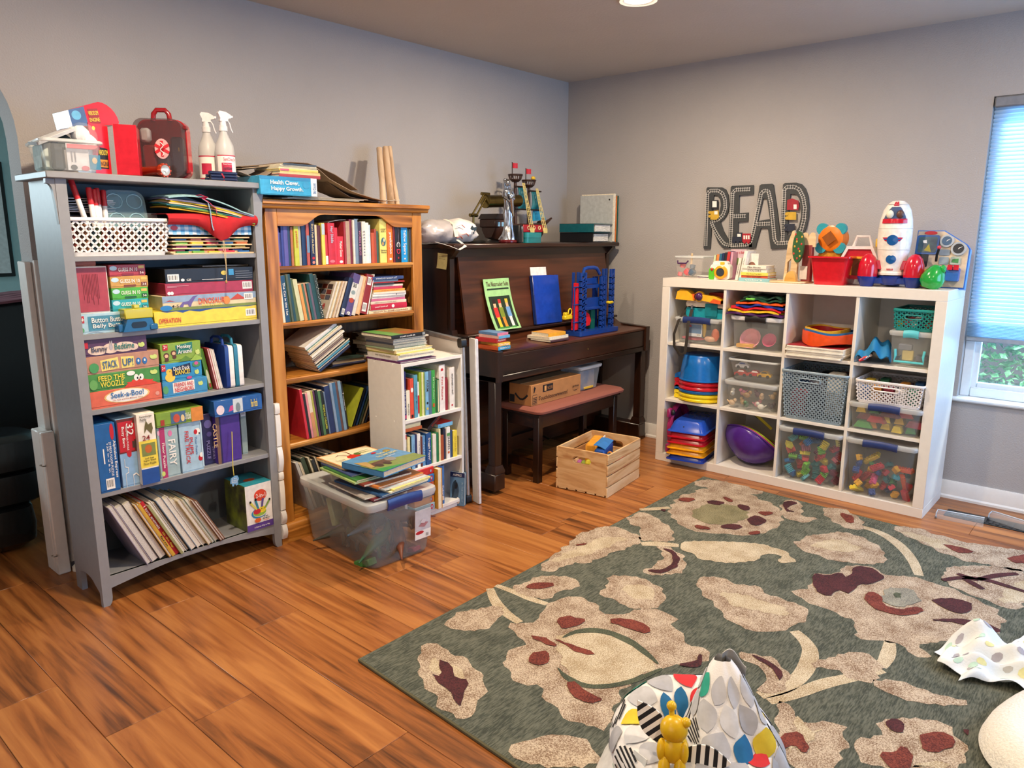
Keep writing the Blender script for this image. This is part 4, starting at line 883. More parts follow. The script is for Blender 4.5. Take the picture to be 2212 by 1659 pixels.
for i,(c,nm)in enumerate(fc):
 top=i==6
 def felt(u,v,i=i,top=top):
  x=-.008+(Wb-.0)*u+.010*math.sin(i*2.1)*(1-u)
  zz=.0065*i-.036*u**2*(1.1)+.004*math.sin(u*7+i)*v+(.018*math.sin(PI*min(1,u*1.2))if top else 0)
  zz+=.020*(1-u)*(1-v*.3)
  return(x,-.016+.16*v+.004*math.sin(u*9+i*1.7),zz-.012*(1-v)**3)
 o=G().grid(18,6,felt,th=(0,0,-.005)).ob('felt_sheet',FELT(c),None,(XA+.002,yb_+.002,zf));tag(o,f'{nm} felt sheet, {("lowest" if i == 0 else "topmost" if top else ordw(i+1)+" up")} in the stack on the red bag','felt sheet','felt sheets on the red bag')
rbn=thing('ribbon','pink and dotted blue ribbons tied in a loop hanging over the felt sheets','ribbon',(XA+.125,yb_-.018,zf),0)
G().tube([(-.02,.03,.052),(.0,.006,.047),(.022,-.006,.03),(.045,-.008,.008),(.047,-.010,-.012)],.004,6,flat=(.009,.0012)).ob('pink_ribbon',K('#d0386a',rough=.6),rbn)
G().tube([(.0,.006,.045),(.016,-.008,.03),(.02,-.012,.0),(.022,-.014,-.055),(.026,-.016,-.075)],.004,6,flat=(.007,.0012)).ob('blue_ribbon',M('#2f7fa8',.6,h2='#bfe0ea',scale=260),rbn)
G().tube([(-.02,.03,.052),(-.008,.0,.058),(.012,-.004,.05),(.0,.008,.044)],.004,6,flat=(.008,.0012)).ob('bow_loop',K('#c02a58',rough=.6),rbn)
# ================================================================ on top of the grey bookshelf
zt=1.5725
A=at(*CT(378,603),z=zt);B=at(*CT(762,622),z=zt);D=at(*CT(197,612),z=zt)
rz=math.atan2((B-A).y,(B-A).x);wb_=(B-A).length;db_=min(.26,(D-A).length)
cb=bin_('open clear plastic bin of cards and clutter at the left end on top',0,wb_+.03,0,.26,0,.105,lid=False,rz=0,r=.02,taper=.018)
cb.location=(A.x-.018,A.y-.012,zt);cb.rotation_euler=(0,0,rz)
cm=cb.matrix_basis.copy()
def inbin(o,label,cat,group=None):o.matrix_world=Matrix.Translation(cb.location)@RZ(rz)@o.matrix_world;return tag(o,label,cat,group)
o=G().box((.075,.028,.006),(wb_-.006,.034,.094),c=.001).ob('picture_card',K('#cfd0d6'),None)
front(o,1,1)
inbin(o,'white printed card box standing at the front of the clear bin','card box')
g=G();mats=decals(g,.10,.085,[('r',0,.82,1,.99,K('#c8606a')),('r',.64,.05,.98,.62,K('#3a7a9a')),('r',.1,.3,.14,.7,K('#8a8a94')),('r',.2,.3,.24,.7,K('#8a8a94')),('e',.16,.1,.1,.1,K('#4a4a52')),('e',.5,.08,.12,.1,K('#c06a78')),('e',.8,.4,.08,.12,K('#c9b08a'))]);g.ob('print',mats,o,loc=(.078,.0275,.008),fix=False)
inbin(G().box((.008,.06,.006),(.06,.22,.10),c=.01).ob('folded_cloth',M('#c6d2cc',.9,var=.1),None),'pale green white folded papers at the left inside the clear bin','papers')
inbin(G().box((.035,.035,.006),(.072,.10,.10),c=.008).ob('dark_pouch',K('#1e2630'),None),'dark navy pouch inside the clear bin','pouch')
o=thing('tablet_book','white ring notebook slanting out of the clear bin','notebook');
T=TR(.02,.10,.10)@RY(-.45)@RX(.1)
G().prism(rr(-.03,.10,-.07,.06,.006),0,.009,mtx=T).ob('cover',K('#b9bcc0'),o);G().prism(rr(-.028,.098,-.068,.058,.005),.0092,.0105,mtx=T).ob('page',K('#e2e2e0'),o);inbin(o,'white ring notebook slanting out of the clear bin','notebook')
o=G().grid(10,8,lambda u,v:(.055+.05*u,.035+.07*v,.10+.03*math.sin(PI*u)*math.sin(PI*v)+.004*math.sin(u*9)*math.sin(v*7)),th=(0,0,-.02)).ob('dark_bag',M('#2a3434',.35),None);inbin(o,'crumpled black plastic wrapper in the clear bin','wrapper')
o=thing('cotton_bag','clear bag of white cotton wool bulging from the bin','bag')
g=G();g.sph((.132,.07,.125),(.03,.028,.034),14,mtx=None);g.sph((.152,.062,.105),(.028,.026,.026),12);g.sph((.112,.075,.14),(.018,.02,.014),10)
for i,v in enumerate(g.v):g.v[i]=v+V((math.sin(v.z*240)*.0015,math.sin(v.x*260)*.0015,math.sin(v.y*220)*.0015))
g.ob('cotton',M('#e9eaec',.9,bump=.5,bscale=80),o);G().sph((.138,.068,.122),(.047,.042,.048),14).ob('film',M('#dfe4e6',.1,alpha=.14,var=0,name='clear_film'),o);inbin(o,'clear bag of white cotton wool bulging from the bin','bag')
# red boxes
RED=K('#c21f30',rough=.25);yr=gyf+.05
A=at(*CT(905,635),z=zt);B=at(*CT(1082,640),z=zt);hr=at(*CT(1000,255),y=A.y).z-zt
bxr=thing('red_box','plain glossy red carton standing upright on top of the grey bookshelf','box',(A.x,A.y,zt),math.atan2((B-A).y,(B-A).x))
wr=(B-A).length;g=G();g.box((0,0,0),(wr,.13,hr),c=.0015);g.ob('carton',RED,bxr)
G().box((0,-.0008,hr*.0),(.0012,0,hr)).ob('edge_flap',K('#e04a58'),bxr)
b2=thing('red_box','red printed game carton with black and yellow lettering beside the plain red carton','box',(A.x-.058,A.y+.03,zt),.12)
G().prism([(0,0),(.055,0),(.055,hr*.97),(-.012,hr*1.0)],0,.12,ax='y').ob('carton',RED,b2)
g=G();mats=decals(g,.055,hr,[('p',[(.25,.12),(.85,.12),(.85,.52),(.22,.55)],K('#17140f')),('r',.3,.15,.8,.3,K('#d98a1e')),('e',.1,.9,.1,.04,TY)]);g.ob('printed_panel',mats,b2,fix=False)
for s_,v_ in(('BOX',.46),('OF',.37),('FUN',.24)):pass
txt('VRROOOM',.032,.018,TY,b2,(.03,-.0022,hr*.44),stretch=True);txt('ENGINE',.032,.016,TB,b2,(.03,-.0022,hr*.22),stretch=True)
b3=thing('red_box','red and blue curved-end carton lying tilted across the upright carton','box',mtx=TR(A.x-.118,A.y+.03,zt+hr*.88)@RY(-.16)@RZ(.05))
oo=[(0,.0),(.0,.055),(.105,.078)]+[(.105+.055*math.sin(PI/2*i/6),.078-.012*(i/6)-.058*(1-math.cos(PI/2*i/6)))for i in range(1,7)]+[(.155,.0)]
G().prism(oo,0,.13,ax='y').ob('carton',RED,b3)
g=G();mats=decals(g,.155,.075,[('p',[(0,.02),(.34,.02),(.34,.86),(0,.74)],K('#3a5a8a')),('e',.14,.5,.1,.2,K('#5aa0c8')),('r',.4,.1,.62,.75,K('#8a1a24'))]);g.ob('printed_panel',mats,b3,fix=False)
txt('ENGINE',.034,.012,TY,b3,(.078,-.002,.02),stretch=True);txt('VRROOOM',.034,.014,TY,b3,(.078,-.002,.042),stretch=True)
# doctor kit
A=at(*CT(1320,655),z=zt)
dk=thing('doctor_kit','red and clear plastic toy doctor case with carry handle and snake emblem','toy case',(A.x+.055,A.y+.0,zt),-.72)
RC=K('#b31a22',rough=.2,coat=.3);SM=M('#5a4a4c',.12,alpha=.42,var=0,name='smoky_clear_shell')
G().prism(rr(-.175,.0,.0,.215,.035,6),.055,.105,ax='y').ob('red_half',RC,dk)
G().prism(rr(-.172,-.003,.003,.212,.033,6),.0,.055,ax='y',caps=True).ob('clear_half',SM,dk)
G().tube([(-.115,.055,.21),(-.112,.055,.235),(-.10,.055,.249),(-.07,.055,.249),(-.058,.055,.235),(-.055,.055,.21)],.009,10).ob('handle',K('#8f1820',rough=.2,coat=.3),dk)
G().prism(ell(-.075,.105,.026,.036,20),-.002,-.0005,ax='y').ob('emblem_plate',K('#d9a8a8'),dk)
g=G()
for a in(0,60,-60):g.box((-.005,-.0035,-.028),(.005,-.0022,.028),mtx=TR(-.075,0,.105)@RY(math.radians(a)))
g.ob('star_of_life',TR_,dk);g=G();g.tube([(-.075+.006*math.sin(i*1.3),-.0042,.08+.006*i)for i in range(9)],.0016,5);g.ob('snake_emblem',TW,dk)
for(x,z0_,w_,hh,c,nm)in((-.05,.02,.045,.13,'#20242c','toy_gauge'),(-.15,.02,.05,.10,'#8a2a2a','toy_bandage'),(-.105,.012,.05,.07,'#2a2426','toy_pad'),(-.155,.13,.035,.05,'#e0dcd8','toy_card'),(-.03,.09,.02,.03,'#c8a83a','toy_dial')):
 G().box((x,.012,z0_),(x+w_,.045,z0_+hh),c=.008).ob(nm,K(c),dk)
for z_ in(.02,.18):G().box((-.012,.04,z_),(.004,.068,z_+.014),c=.003).ob('latch',K('#7a1016',rough=.3),dk)
# flashlight
A=at(*CT(1275,652),z=zt);fl=thing('flashlight','orange-red toy flashlight lying with its lens toward the room','flashlight',(A.x,A.y-.0,zt+.024),.25)
OR_=K('#c24a22',rough=.3);T=RX(PI/2)
G().lathe([(.015,-.12),(.017,-.118),(.017,-.03),(.024,-.016),(.0245,.0),(.022,.004),(.019,.004),(.018,-.004)],20,mtx=T,cap=False).ob('body',M('#9a3418',.2,alpha=.85,var=0,name='orange_red_plastic'),fl)
g=G()
for i in range(10):a=2*PI*i/10;g.cyl((.0225*math.cos(a),-.004,.0225*math.sin(a)),(.0225*math.cos(a),.008,.0225*math.sin(a)),.003,n=6)
g.ob('grip_ring',OR_,fl)['kind']='stuff'
G().lathe([(.001,-.001),(.012,.0),(.019,.0035)],20,mtx=T,cap=False).ob('reflector',M('#d6e2ea',.15,metal=.6,var=0),fl);G().sph((0,-.002,0),.005,10,k=6).ob('bulb',K('#f4f8fa',rough=.2),fl)
# spray bottles
def spray(px,py,y,label,fac,lbl):
 A=at(*CT(px,py),y=y);s=thing('spray_bottle',label,'spray bottle',(A.x,y,zt),fac)
 PLS=M('#dcdcda',.35,alpha=.62,var=0,name='translucent_bottle');WP=K('#e4e3e6',rough=.35)
 R_=.037
 G().lathe([(.03,0),(R_,.005),(R_,.115),(R_*.93,.14),(R_*.62,.165),(.015,.185),(.0125,.20)],24,mtx=None).ob('bottle',PLS,s)
 G().lathe([(.032,.004),(R_-.002,.008),(R_-.002,.105),(.001,.105)],20).ob('liquid',M('#aebbb6',.2,alpha=.5,var=0),s)
 G().lathe([(.0165,.195),(.0165,.213),(.013,.216),(.0115,.235)],16).ob('collar',WP,s)
 hd=[(-.018,.233),(.014,.233),(.012,.244),(.020,.262),(.014,.270),(-.012,.268),(-.03,.258),(-.032,.246),(-.02,.243)]
 hd=[(-a,b)for a,b in hd]
 G().prism(hd,-.010,.010,ax='y').ob('spray_head',WP,s)
 G().tube([(.016,0,.240),(.026,0,.225),(.030,0,.205),(.036,0,.192)],.004,6,flat=(.007,.003)).ob('trigger',WP,s)
 G().cyl((.031,0,.252),(.040,0,.252),.0055,n=10).ob('nozzle',WP,s)
 g=G();n_=16
 lz=[(.012,.10)]
 for z0_,z1_,m_,sp in((.012,.102,0,1),(.098,.102,1,1),(.012,.016,1,1),(.030,.072,1,.42)):
  a0=-PI*.5-1.25*sp+fac*0-(.25 if sp<1 else 0);a1=-PI*.5+1.25*sp-(.25 if sp<1 else 0)
  rr_=R_+.0006+(.0004 if m_ else 0)
  vs=[(rr_*math.cos(a0+(a1-a0)*i/n_),rr_*math.sin(a0+(a1-a0)*i/n_),z_)for i in range(n_+1)for z_ in(z0_,z1_)]
  g.add(vs,[(2*i,2*i+2,2*i+3,2*i+1)for i in range(n_)],m_)
 g.ob('label_wrap',[TW,K('#c02a4a')],s,fix=False)
 if lbl:
  txt('SaniCheck',.046,.013,K('#b02a44',var=0),s,(0,-R_-.0012,.086),stretch=True,bold=.01);txt('Sanitizer',.036,.012,K('#2a1a2a',var=0),s,(-.008,-R_-.0016,.052),stretch=True,bold=.01)
  txt('General Purpose',.034,.005,TW,s,(-.008,-R_-.0016,.066),stretch=True)
 return s
spray(1742,595,gyf+.06,'white spray bottle with red sanitizer label, the nearer of two',-.12,True)
spray(1612,580,gyf+.14,'white spray bottle standing behind and left of the labelled one',-.5,False)
# navy pens bundled with a red band
A=at(*CT(1700,690),y=gyf+.03)
pos=[(0,0),(.014,0),(.028,0),(.042,0),(.007,.012),(.021,.012),(.035,.012),(.014,.024),(.028,.024)]
for i,(dy,dz)in enumerate(pos):
 m_=thing('navy_marker',f'slim navy marker, {ordw(i % 4+1) if i < 4 else ordw(i-3) if i < 7 else ordw(i-6)} from the front in the {"bottom" if i < 4 else "middle" if i < 7 else "top"} layer of the red-banded bundle','marker',(A.x-.055+.004*(i%3),gyf+.0+dy,zt+.0065+dz),-.06,'bundle of navy markers')
 G().cyl((0,0,0),(.10+.006*(i%2),0,0),.0062,.0062,10).ob('barrel',K('#1c2646',rough=.3),m_);G().sph((.10+.006*(i%2),0,0),.0064,10,k=6).ob('cap_end',K('#223056',rough=.25),m_)
o=G();o.tube([(0,-.008,0),(0,.05,0),(0,.052,.014),(0,.034,.033),(0,.012,.033),(0,-.009,.012)],.002,6,closed=True,flat=(.004,.0012));o=o.ob('rubber_band',K('#a02438',rough=.5),None,(A.x-.005,gyf+.0,zt+.0005));tag(o,'red rubber band around the navy markers','rubber band')
# ================================================================ on top of the oak bookcase
C4=crop(520,300,4.148);zo=1.5115
yh=-.497
hx0=at(*C4(178,500),y=yh).x;hx1=at(*C4(686,520),y=yh).x
for i in range(3):
 o=G().grid(6,4,lambda u,v:(u*.40-.02*i,v*.26,.003*math.sin(u*6+i)*(v)),th=(0,0,-.002)).ob('paper_sheet',K(['#c9bda8','#d8d0c0','#b8a88e'][i]),None,(-2.60+.05*i,-.468+.006*i,zo+.006+.0045*i));tag(o,f'flat curling paper sheet, {("lowest", "middle", "uppermost")[i]} of three under the blue box','paper','paper sheets on the oak top')
hb,zhb=gbox('sky blue product carton reading Health Clever, Happy Growth on the oak bookcase',(0,0),(0,0),yh,.22,K('#3aa0cc',rough=.25),z0=zo+.016,h=.074,x0=hx0,x1=hx1,cat='box',name='carton',lidf=.03,
     dec=[('r',0,.82,1,1,K('#2a86b8')),('r',.89,0,1,1,K('#dfe8ee')),('e',.80,.6,.06,.2,K('#3394c2'))],
     tx=[('Health Clever,',.42,.66,.50,.27,TW,dict(b=.02)),('Happy Growth.',.46,.32,.56,.28,TW,dict(b=.02)),('36 Count',.945,.45,.6,.06,K('#3a6a9a',var=0),dict(upw=1))])
sx0_=at(*C4(348,380),y=yh+.01).x;sx1_=at(*C4(716,385),y=yh+.01).x
zz=fstack([(sx0_,sx1_,.013,'#a8363a','dark red hardback'),(sx0_+.004,sx1_+.001,.0055,'#e0c890','thin cream booklet'),(sx0_+.006,sx1_,.0055,'#dcc07a','thin tan booklet'),(sx0_+.002,sx1_-.01,.0085,'#e6c860','yellow paperback with pink spine end',dict(dec=[('r',.05,.02,.95,.24,K('#d0607a')),])),(sx0_+.003,sx1_-.005,.005,'#d8cca8','thin pale booklet'),(sx0_+.006,sx1_-.012,.005,'#b8b49a','thin greenish booklet'),(sx0_+.01,sx1_-.016,.006,'#e0d8bc','thin ivory booklet'),(sx0_+.02,sx1_-.018,.005,'#3a4a5a','thin slate booklet')],None,yh+.008,zhb,'of the pile on the blue carton','book pile on the blue carton',d=.2,rot=.05)
KR=M('#8a7560',.9,var=.1,scale=8,name='kraft_paper');KR2=M('#a08a72',.9,var=.08,scale=8,name='kraft_paper_light')
zp=zz+.002
def prof_sheet(pts):
 def f(u):
  u*=len(pts)-1;i=min(int(u),len(pts)-2);t=u-i;t=t*t*(3-2*t)*.5+t*.5
  return pts[i][0]*(1-t)+pts[i+1][0]*t,pts[i][1]*(1-t)+pts[i+1][1]*t
 return f
def px_path(lst,y):return[((lambda p:(p.x,p.z))(at(*C4(a,b),y=y)))for a,b in lst]
sheets=[([(0,245),(200,232),(330,212),(450,205),(600,215),(700,250),(850,320),(1050,455)],-.30,.17,KR,'large brown kraft paper sheet arched over the book pile, uppermost'),
          ([(10,262),(210,246),(340,226),(460,222),(600,232),(690,262),(800,360),(1000,470),(1190,530),(1310,556)],-.40,.22,KR2,'long brown poster sheet draping right down to the oak top'),
          ([(700,300),(800,400),(900,470),(985,520),(1150,552),(1290,572)],-.36,.16,M('#7a6450',.9,var=.1,name='brown_card'),'dark brown card curling down beside the blue carton')]
for pts,y,dd,mt,lab in sheets:
 f=prof_sheet(px_path(pts,y))
 o=G().grid(26,3,lambda u,v:(f(u)[0],y+dd*v,f(u)[1]+.006*math.sin(u*8+v*3)*v),th=(0,0,-.0025)).ob('poster_sheet',mt);tag(o,lab,'paper','kraft paper sheets')
f=prof_sheet(px_path([(-20,290),(80,330),(150,362),(250,320),(340,250)],-.43))
o=G().grid(14,3,lambda u,v:(f(u)[0],-.43+.12*v,max(zt+.002,f(u)[1]+.012*v)),th=(0,0,.002)).ob('poster_sheet',M('#9a8a7c',.9,var=.06,name='grey_kraft'));tag(o,'folded grey-brown paper flap at the left behind the navy markers','paper','kraft paper sheets')
# wooden sticks
BM=wood('driftwood','#8a7052','#c4a482','#d8bd9c',sx=18,sy=18,sz=2,rough=.7,rand=.2)
for i,(a,b,r_)in enumerate(((1245,1275,.0155),(1300,1345,.018),(1332,1402,.0125))):
 y=-.20;p0=at(*C4(b,588),y=y-.02);p1=at(*C4(a,82-6*i),y=y+.06)
 p0.z=zo+.001
 o=thing('wooden_stick',f'pale wooden stick standing on the oak bookcase, {("left", "middle and thickest", "right")[i]} of three tied together','stick',p0,0,'wooden sticks')
 d_=p1-p0
 G().tube([d_*t+V((.003*math.sin(t*5+i),0,0))for t in(0,.2,.4,.6,.8,1)],[r_,r_*1.05,r_,r_*1.03,r_,r_*.95],12).ob('shaft',BM,o)
 G().tube([d_*.10+V((r_*1.3*math.cos(k*.8),r_*1.3*math.sin(k*.8),.004*math.sin(k)))for k in range(8)],.002,5,closed=True).ob('twine',K('#d8d0c0',rough=.9),o)
# ================================================================ oak bookcase: books
YO=oyf+.012
BO=((150,852),(1980,800))
where='on the oak top shelf'
DT=lambda s,v,wf,hf,m:(s,v,wf,hf,m)
oak1=[(142,178,330,'#7a6bb0','thin lilac book',dict(bands=[(.02,.1,K('#c04a80'))])),(178,205,400,'#2c2f6e','thin indigo book'),(205,238,310,'#34408f','blue book'),(238,294,310,'#5b559f','purple picture book'),(298,332,310,'#1f3a5c','dark blue book'),(334,364,320,'#b5703f','thin brown book'),
  (374,434,310,'#c3c93a','lime yellow board book',dict(tx=[DT('peekaboo',.66,.42,.6,K('#c8402a',var=0))])),(436,474,300,'#b8b3a2','grey book'),(486,545,250,'#15305a','wide navy book'),(546,586,260,'#b9554a','coral patterned book',dict(bands=[(.3,.7,K('#6a8fb0'))])),
  (592,657,195,'#1c2348','tall midnight blue book with red dots',dict(tx=[DT("Don't Push the Button!",.56,.62,.42,K('#e0cf9a',var=0))],dec=[('e',.5,.15,.3,.03,TR_),('e',.5,.06,.3,.03,K('#e08a7a'))])),
  (660,690,290,'#d8c9a0','thin cream book'),(693,737,300,'#561616','dark maroon book'),(752,796,265,'#e9d95a','yellow book',dict(bands=[(.72,.98,K('#bcd0d8'))])),(797,832,430,'#c8303a','short red and white book',dict(bands=[(.02,.3,TW)])),
  (838,930,265,'#c82435','widest red book',dict(tx=[DT('Hey! Diddle',.72,.40,.5,K('#bcd4e8',var=0))],dec=[('e',.5,.08,.38,.035,K('#e07a84'))])),(932,974,330,'#d2283a','slim red book'),(976,1056,450,'#dd2a38','short red book with white label',dict(tx=[DT("Mother Goose",.55,.55,.45,TW)],dec=[('e',.5,.09,.3,.05,TW)])),
  (1060,1086,250,'#a03038','thin crimson book'),(1088,1140,240,'#b89a82','tan clothbound book'),(1143,1180,215,'#7a2036','wine red book'),(1182,1206,225,'#e6dfd2','thin white book'),(1207,1250,210,'#7a8fa5','blue-grey book'),
  (1252,1302,255,'#3a3048','plum book with pink lettering',dict(tx=[DT('WORDS & BUGS',.5,.6,.55,K('#c07a9a',var=0))])),(1304,1352,245,'#e4e2d8','white speckled book',dict(dec=[('e',.5,.2+.07*k,.2,.02,K('#8a8f94'))for k in range(9)])),(1354,1400,260,'#f0efe6','plain white book'),(1402,1430,290,'#c9dfe8','pale blue thin book'),
  (1436,1476,400,'#c4572e','short orange-brown book'),(1478,1506,350,'#a8432a','rust book'),(1508,1538,380,'#3d5a4a','dark green thin book'),
  (1556,1650,210,'#efe27a','wide pale yellow nursery rhyme book',dict(tx=[('A POCKET\nBOOK of',.74,.8,.09,TB,dict(flat=1)),('Nursery\nRhymes',.26,.8,.10,TB,dict(flat=1))],dec=[('e',.5,.48,.34,.10,K('#3f6f80')),('e',.42,.44,.12,.04,K('#d9a04a')),('e',.58,.52,.12,.04,K('#e9dcae'))])),
  (1652,1726,220,'#e2741f','orange board book',dict(tx=[DT('peekaboo',.45,.5,.6,TW)],dec=[('r',.3,.06,.7,.11,TW)])),(1730,1752,280,'#7a1c22','thin dark red book'),
  (1753,1832,310,'#17161a','black alphabet book, large letters',dict(tx=[('A',.78,.62,.14,K('#9a8fa8',var=0)),('B',.63,.5,.12,K('#7a6f7a',var=0)),('C',.50,.13,.62,TW),('D',.30,.13,.62,K('#e0304a',var=0))],dec=[('r',.4,.1,.6,.15,TR_)])),
  (1838,1922,330,'#1b97dc','bright blue book with large white lettering',dict(tx=[DT('Yellow Square',.58,.72,.6,TW),DT('e',.1,.05,.3,TW)])),(1924,1946,340,'#3a5a4c','dark green thin paperback'),(1948,1978,345,'#4a4448','charcoal book')]
brow(CO,oak1,YO,OZ[0]+.0005,where,'books on the oak top shelf',BO,d=.19)
o=G().grid(8,3,lambda u,v:(u*.17,v*.12,.02*u+.004*math.sin(u*5)),th=(0,0,-.003)).ob('paper_sheet',K('#d8d4bc'),None,(at(*CO(925,255),y=YO).x-.02,YO+.03,at(*CO(925,252),y=YO).z));tag(o,'cream booklet lying across the tops of the books on oak top shelf','booklet')
# second shelf: leaning books
where='on the oak second shelf';g6='books on the oak second shelf';BO2=((205,1625),(2010,1500))
z=OZ[1]+.0005
A1=[(207,240,1000,'#e8dfc8','thin ivory book',dict(lean=-.07)),(242,300,990,'#1d4a6e','blue book',dict(lean=-.08,tx=[DT('The Cat in the Hat',.5,.7,.5,TW)])),(302,328,980,'#2e4a30','dark green book',dict(lean=-.09)),(330,358,975,'#56604a','olive book',dict(lean=-.10)),(362,396,970,'#224a52','dark teal book',dict(lean=-.11)),(400,444,1035,'#5a6a3c','mossy green book',dict(lean=-.13)),
  (447,505,1045,'#cfd2a8','pale green book',dict(lean=-.16)),(508,545,1110,'#e39a4e','orange book',dict(lean=-.16)),(548,580,1105,'#4a6a4c','green book',dict(lean=-.16)),(582,610,1100,'#d88a6a','salmon book',dict(lean=-.16)),(612,645,1095,'#2a5a5a','teal book',dict(lean=-.16)),(647,680,1090,'#6a5a6a','mauve book',dict(lean=-.16)),(683,735,965,'#1c4646','tall dark teal book',dict(lean=-.165)),(737,780,978,'#2f3a2c','black and white speckled book',dict(lean=-.165,dec=[('e',.5+.25*math.sin(k*2.4),.05+.045*k,.12,.008,TW)for k in range(20)]))]
n=brow(CO,A1,YO,z,where,g6,BO2,d=.19,hard=False)
lc=['#d8cfc0','#e6dcc0','#d9c9a4','#e8e0cc','#cfc4a8','#e2d6b8','#d6bfa0','#e6dccb','#c9a890','#e0d8c6','#ddb98a','#e6dfd0']
xx=at(*CO(790,1575),y=YO).x
ln=.38
for i,c in enumerate(lc):
 t=.0052;kw={}
 if i==0:
  t=.006
 o=book(f'thin pale booklet, {ordw(i+1)} of the set leaning right on second oak shelf',t,.175,.19,K(c),TR(xx,YO+.004*(i%3),z+t*math.sin(ln))@RY(ln),True,g6,False)
 if i==0:
  g=G();mats=decals(g,.19,.175,[('r',.02,.02,.98,.98,K('#c9bfae'))]+[('r',.1+.22*a,.50+.15*b,.1+.22*a+.19,.62+.15*b,K(['#7a3a30','#4a3a36','#8a5a4a','#5a5a66'][(a+b)%4]))for a in range(4)for b in range(3)])
  po=g.ob('printed_cover',mats,o,fix=False);po.matrix_local=TR(-.0004,.19,0)@RZ(-PI/2)
  txt('Clifford!',.10,.026,TR_,o,(-.003,.08,.055),(0,-1,0),(0,0,1),stretch=True,bold=.02)
 xx+=t/math.cos(ln)+.0006
rl_=[(.026,'#1f2a4a','navy thick book with a pale barcode',.185,.19,dict(dec=[('b',.2,.05,.8,.2,TW)])),(.040,'#5a4a80','thick purple and white book',.20,.19,dict(dec=[('r',.02,.40,.98,.78,K('#dcdad2')),('e',.5,.36,.34,.06,K('#b4452a')),('e',.5,.55,.3,.05,K('#8fa0a0'))],tx=[('365',.72,.5,.10,TB,dict(flat=1)),('e',.05,.08,.5,TW)])),(.020,'#d6cfc2','pale grey book',.19,.19,{}),(.026,'#e0b080','peach-edged book',.19,.19,dict(fs=0)),(.042,'#8f2422','dark red book with two white barcode labels',.19,.19,dict(dec=[('b',.2,.06,.78,.28,TW),('b',.25,.74,.8,.94,TW)])),(.006,'#eeeae2','white thin book',.195,.19,{})]
for i,(t,c,nm,h,d,kw)in enumerate(rl_):
 fs=kw.pop('fs',1);le=.36-.02*i
 o=book(f'{nm} leaning right on the oak second shelf',t,h,d,K(c),TR(xx,YO+.002*i,z+t*math.sin(le))@RY(le),bool(fs),g6,True,pages=K('#e6b98a')if not fs else None,**kw)
 xx+=t/math.cos(le)+.0008
def XO(a,b):return at(*CO(a,b),y=YO).x
x0r,x1r=XO(1430,1480),XO(1912,1470)
x0r=max(x0r,xx-.005)
st=[(-.012,.04,.0165,'#e8e0b4','cream hardback',dict(tx=[DT("Children's Book of Virtues",.5,.8,.5,K('#8a4a3a',var=0))])),(0,.006,.0275,'#c02440','thick crimson hardback',dict(tx=[DT('The World Treasury',.27,.36,.34,TW)],dec=[('e',.5,.60,.3,.04,TW)])),(.004,.006,.0135,'#ded4bc','beige hardback',dict(tx=[DT("THE GIANT COLLECTION",.4,.6,.35,K('#6a5a4a',var=0))])),(.008,.002,.0115,'#c86a90','pink book'),(.012,0,.0115,'#efe6de','white book with pink print'),(.012,.001,.0105,'#f2ece6','white book with black dot',dict(dec=[('e',.5,.7,.3,.012,TB)])),(.016,-.004,.009,'#e9dccc','off-white thin book'),(.02,-.004,.0115,'#dca548','golden yellow book',dict(tx=[DT('The Baby s Lap Book',.5,.55,.5,TR_)])),(.022,-.016,.012,'#c43a5a','raspberry book'),(.026,-.012,.009,'#e4dccb','ivory thin book'),(.03,-.075,.009,'#2a2f38','short black book'),(.02,0,.005,'#c83a3e','thin red booklet'),(.005,-.045,.010,'#5f7794','short slate blue book'),(-.004,-.012,.015,'#33477a','blue book about an animal orchestra',dict(tx=[DT('The Animal Orchestra',.48,.62,.6,K('#c9d4e0',var=0))],dec=[('e',.5,.06,.3,.02,TR_)]))]
fstack([(x0r+a,x1r+b,t,c,nm)+((kw[0],)if kw else())for a,b,t,c,nm,*kw in st],None,YO+.006,z,'of the flat pile, second oak shelf','flat pile on the oak second shelf',d=.2,rot=.06)
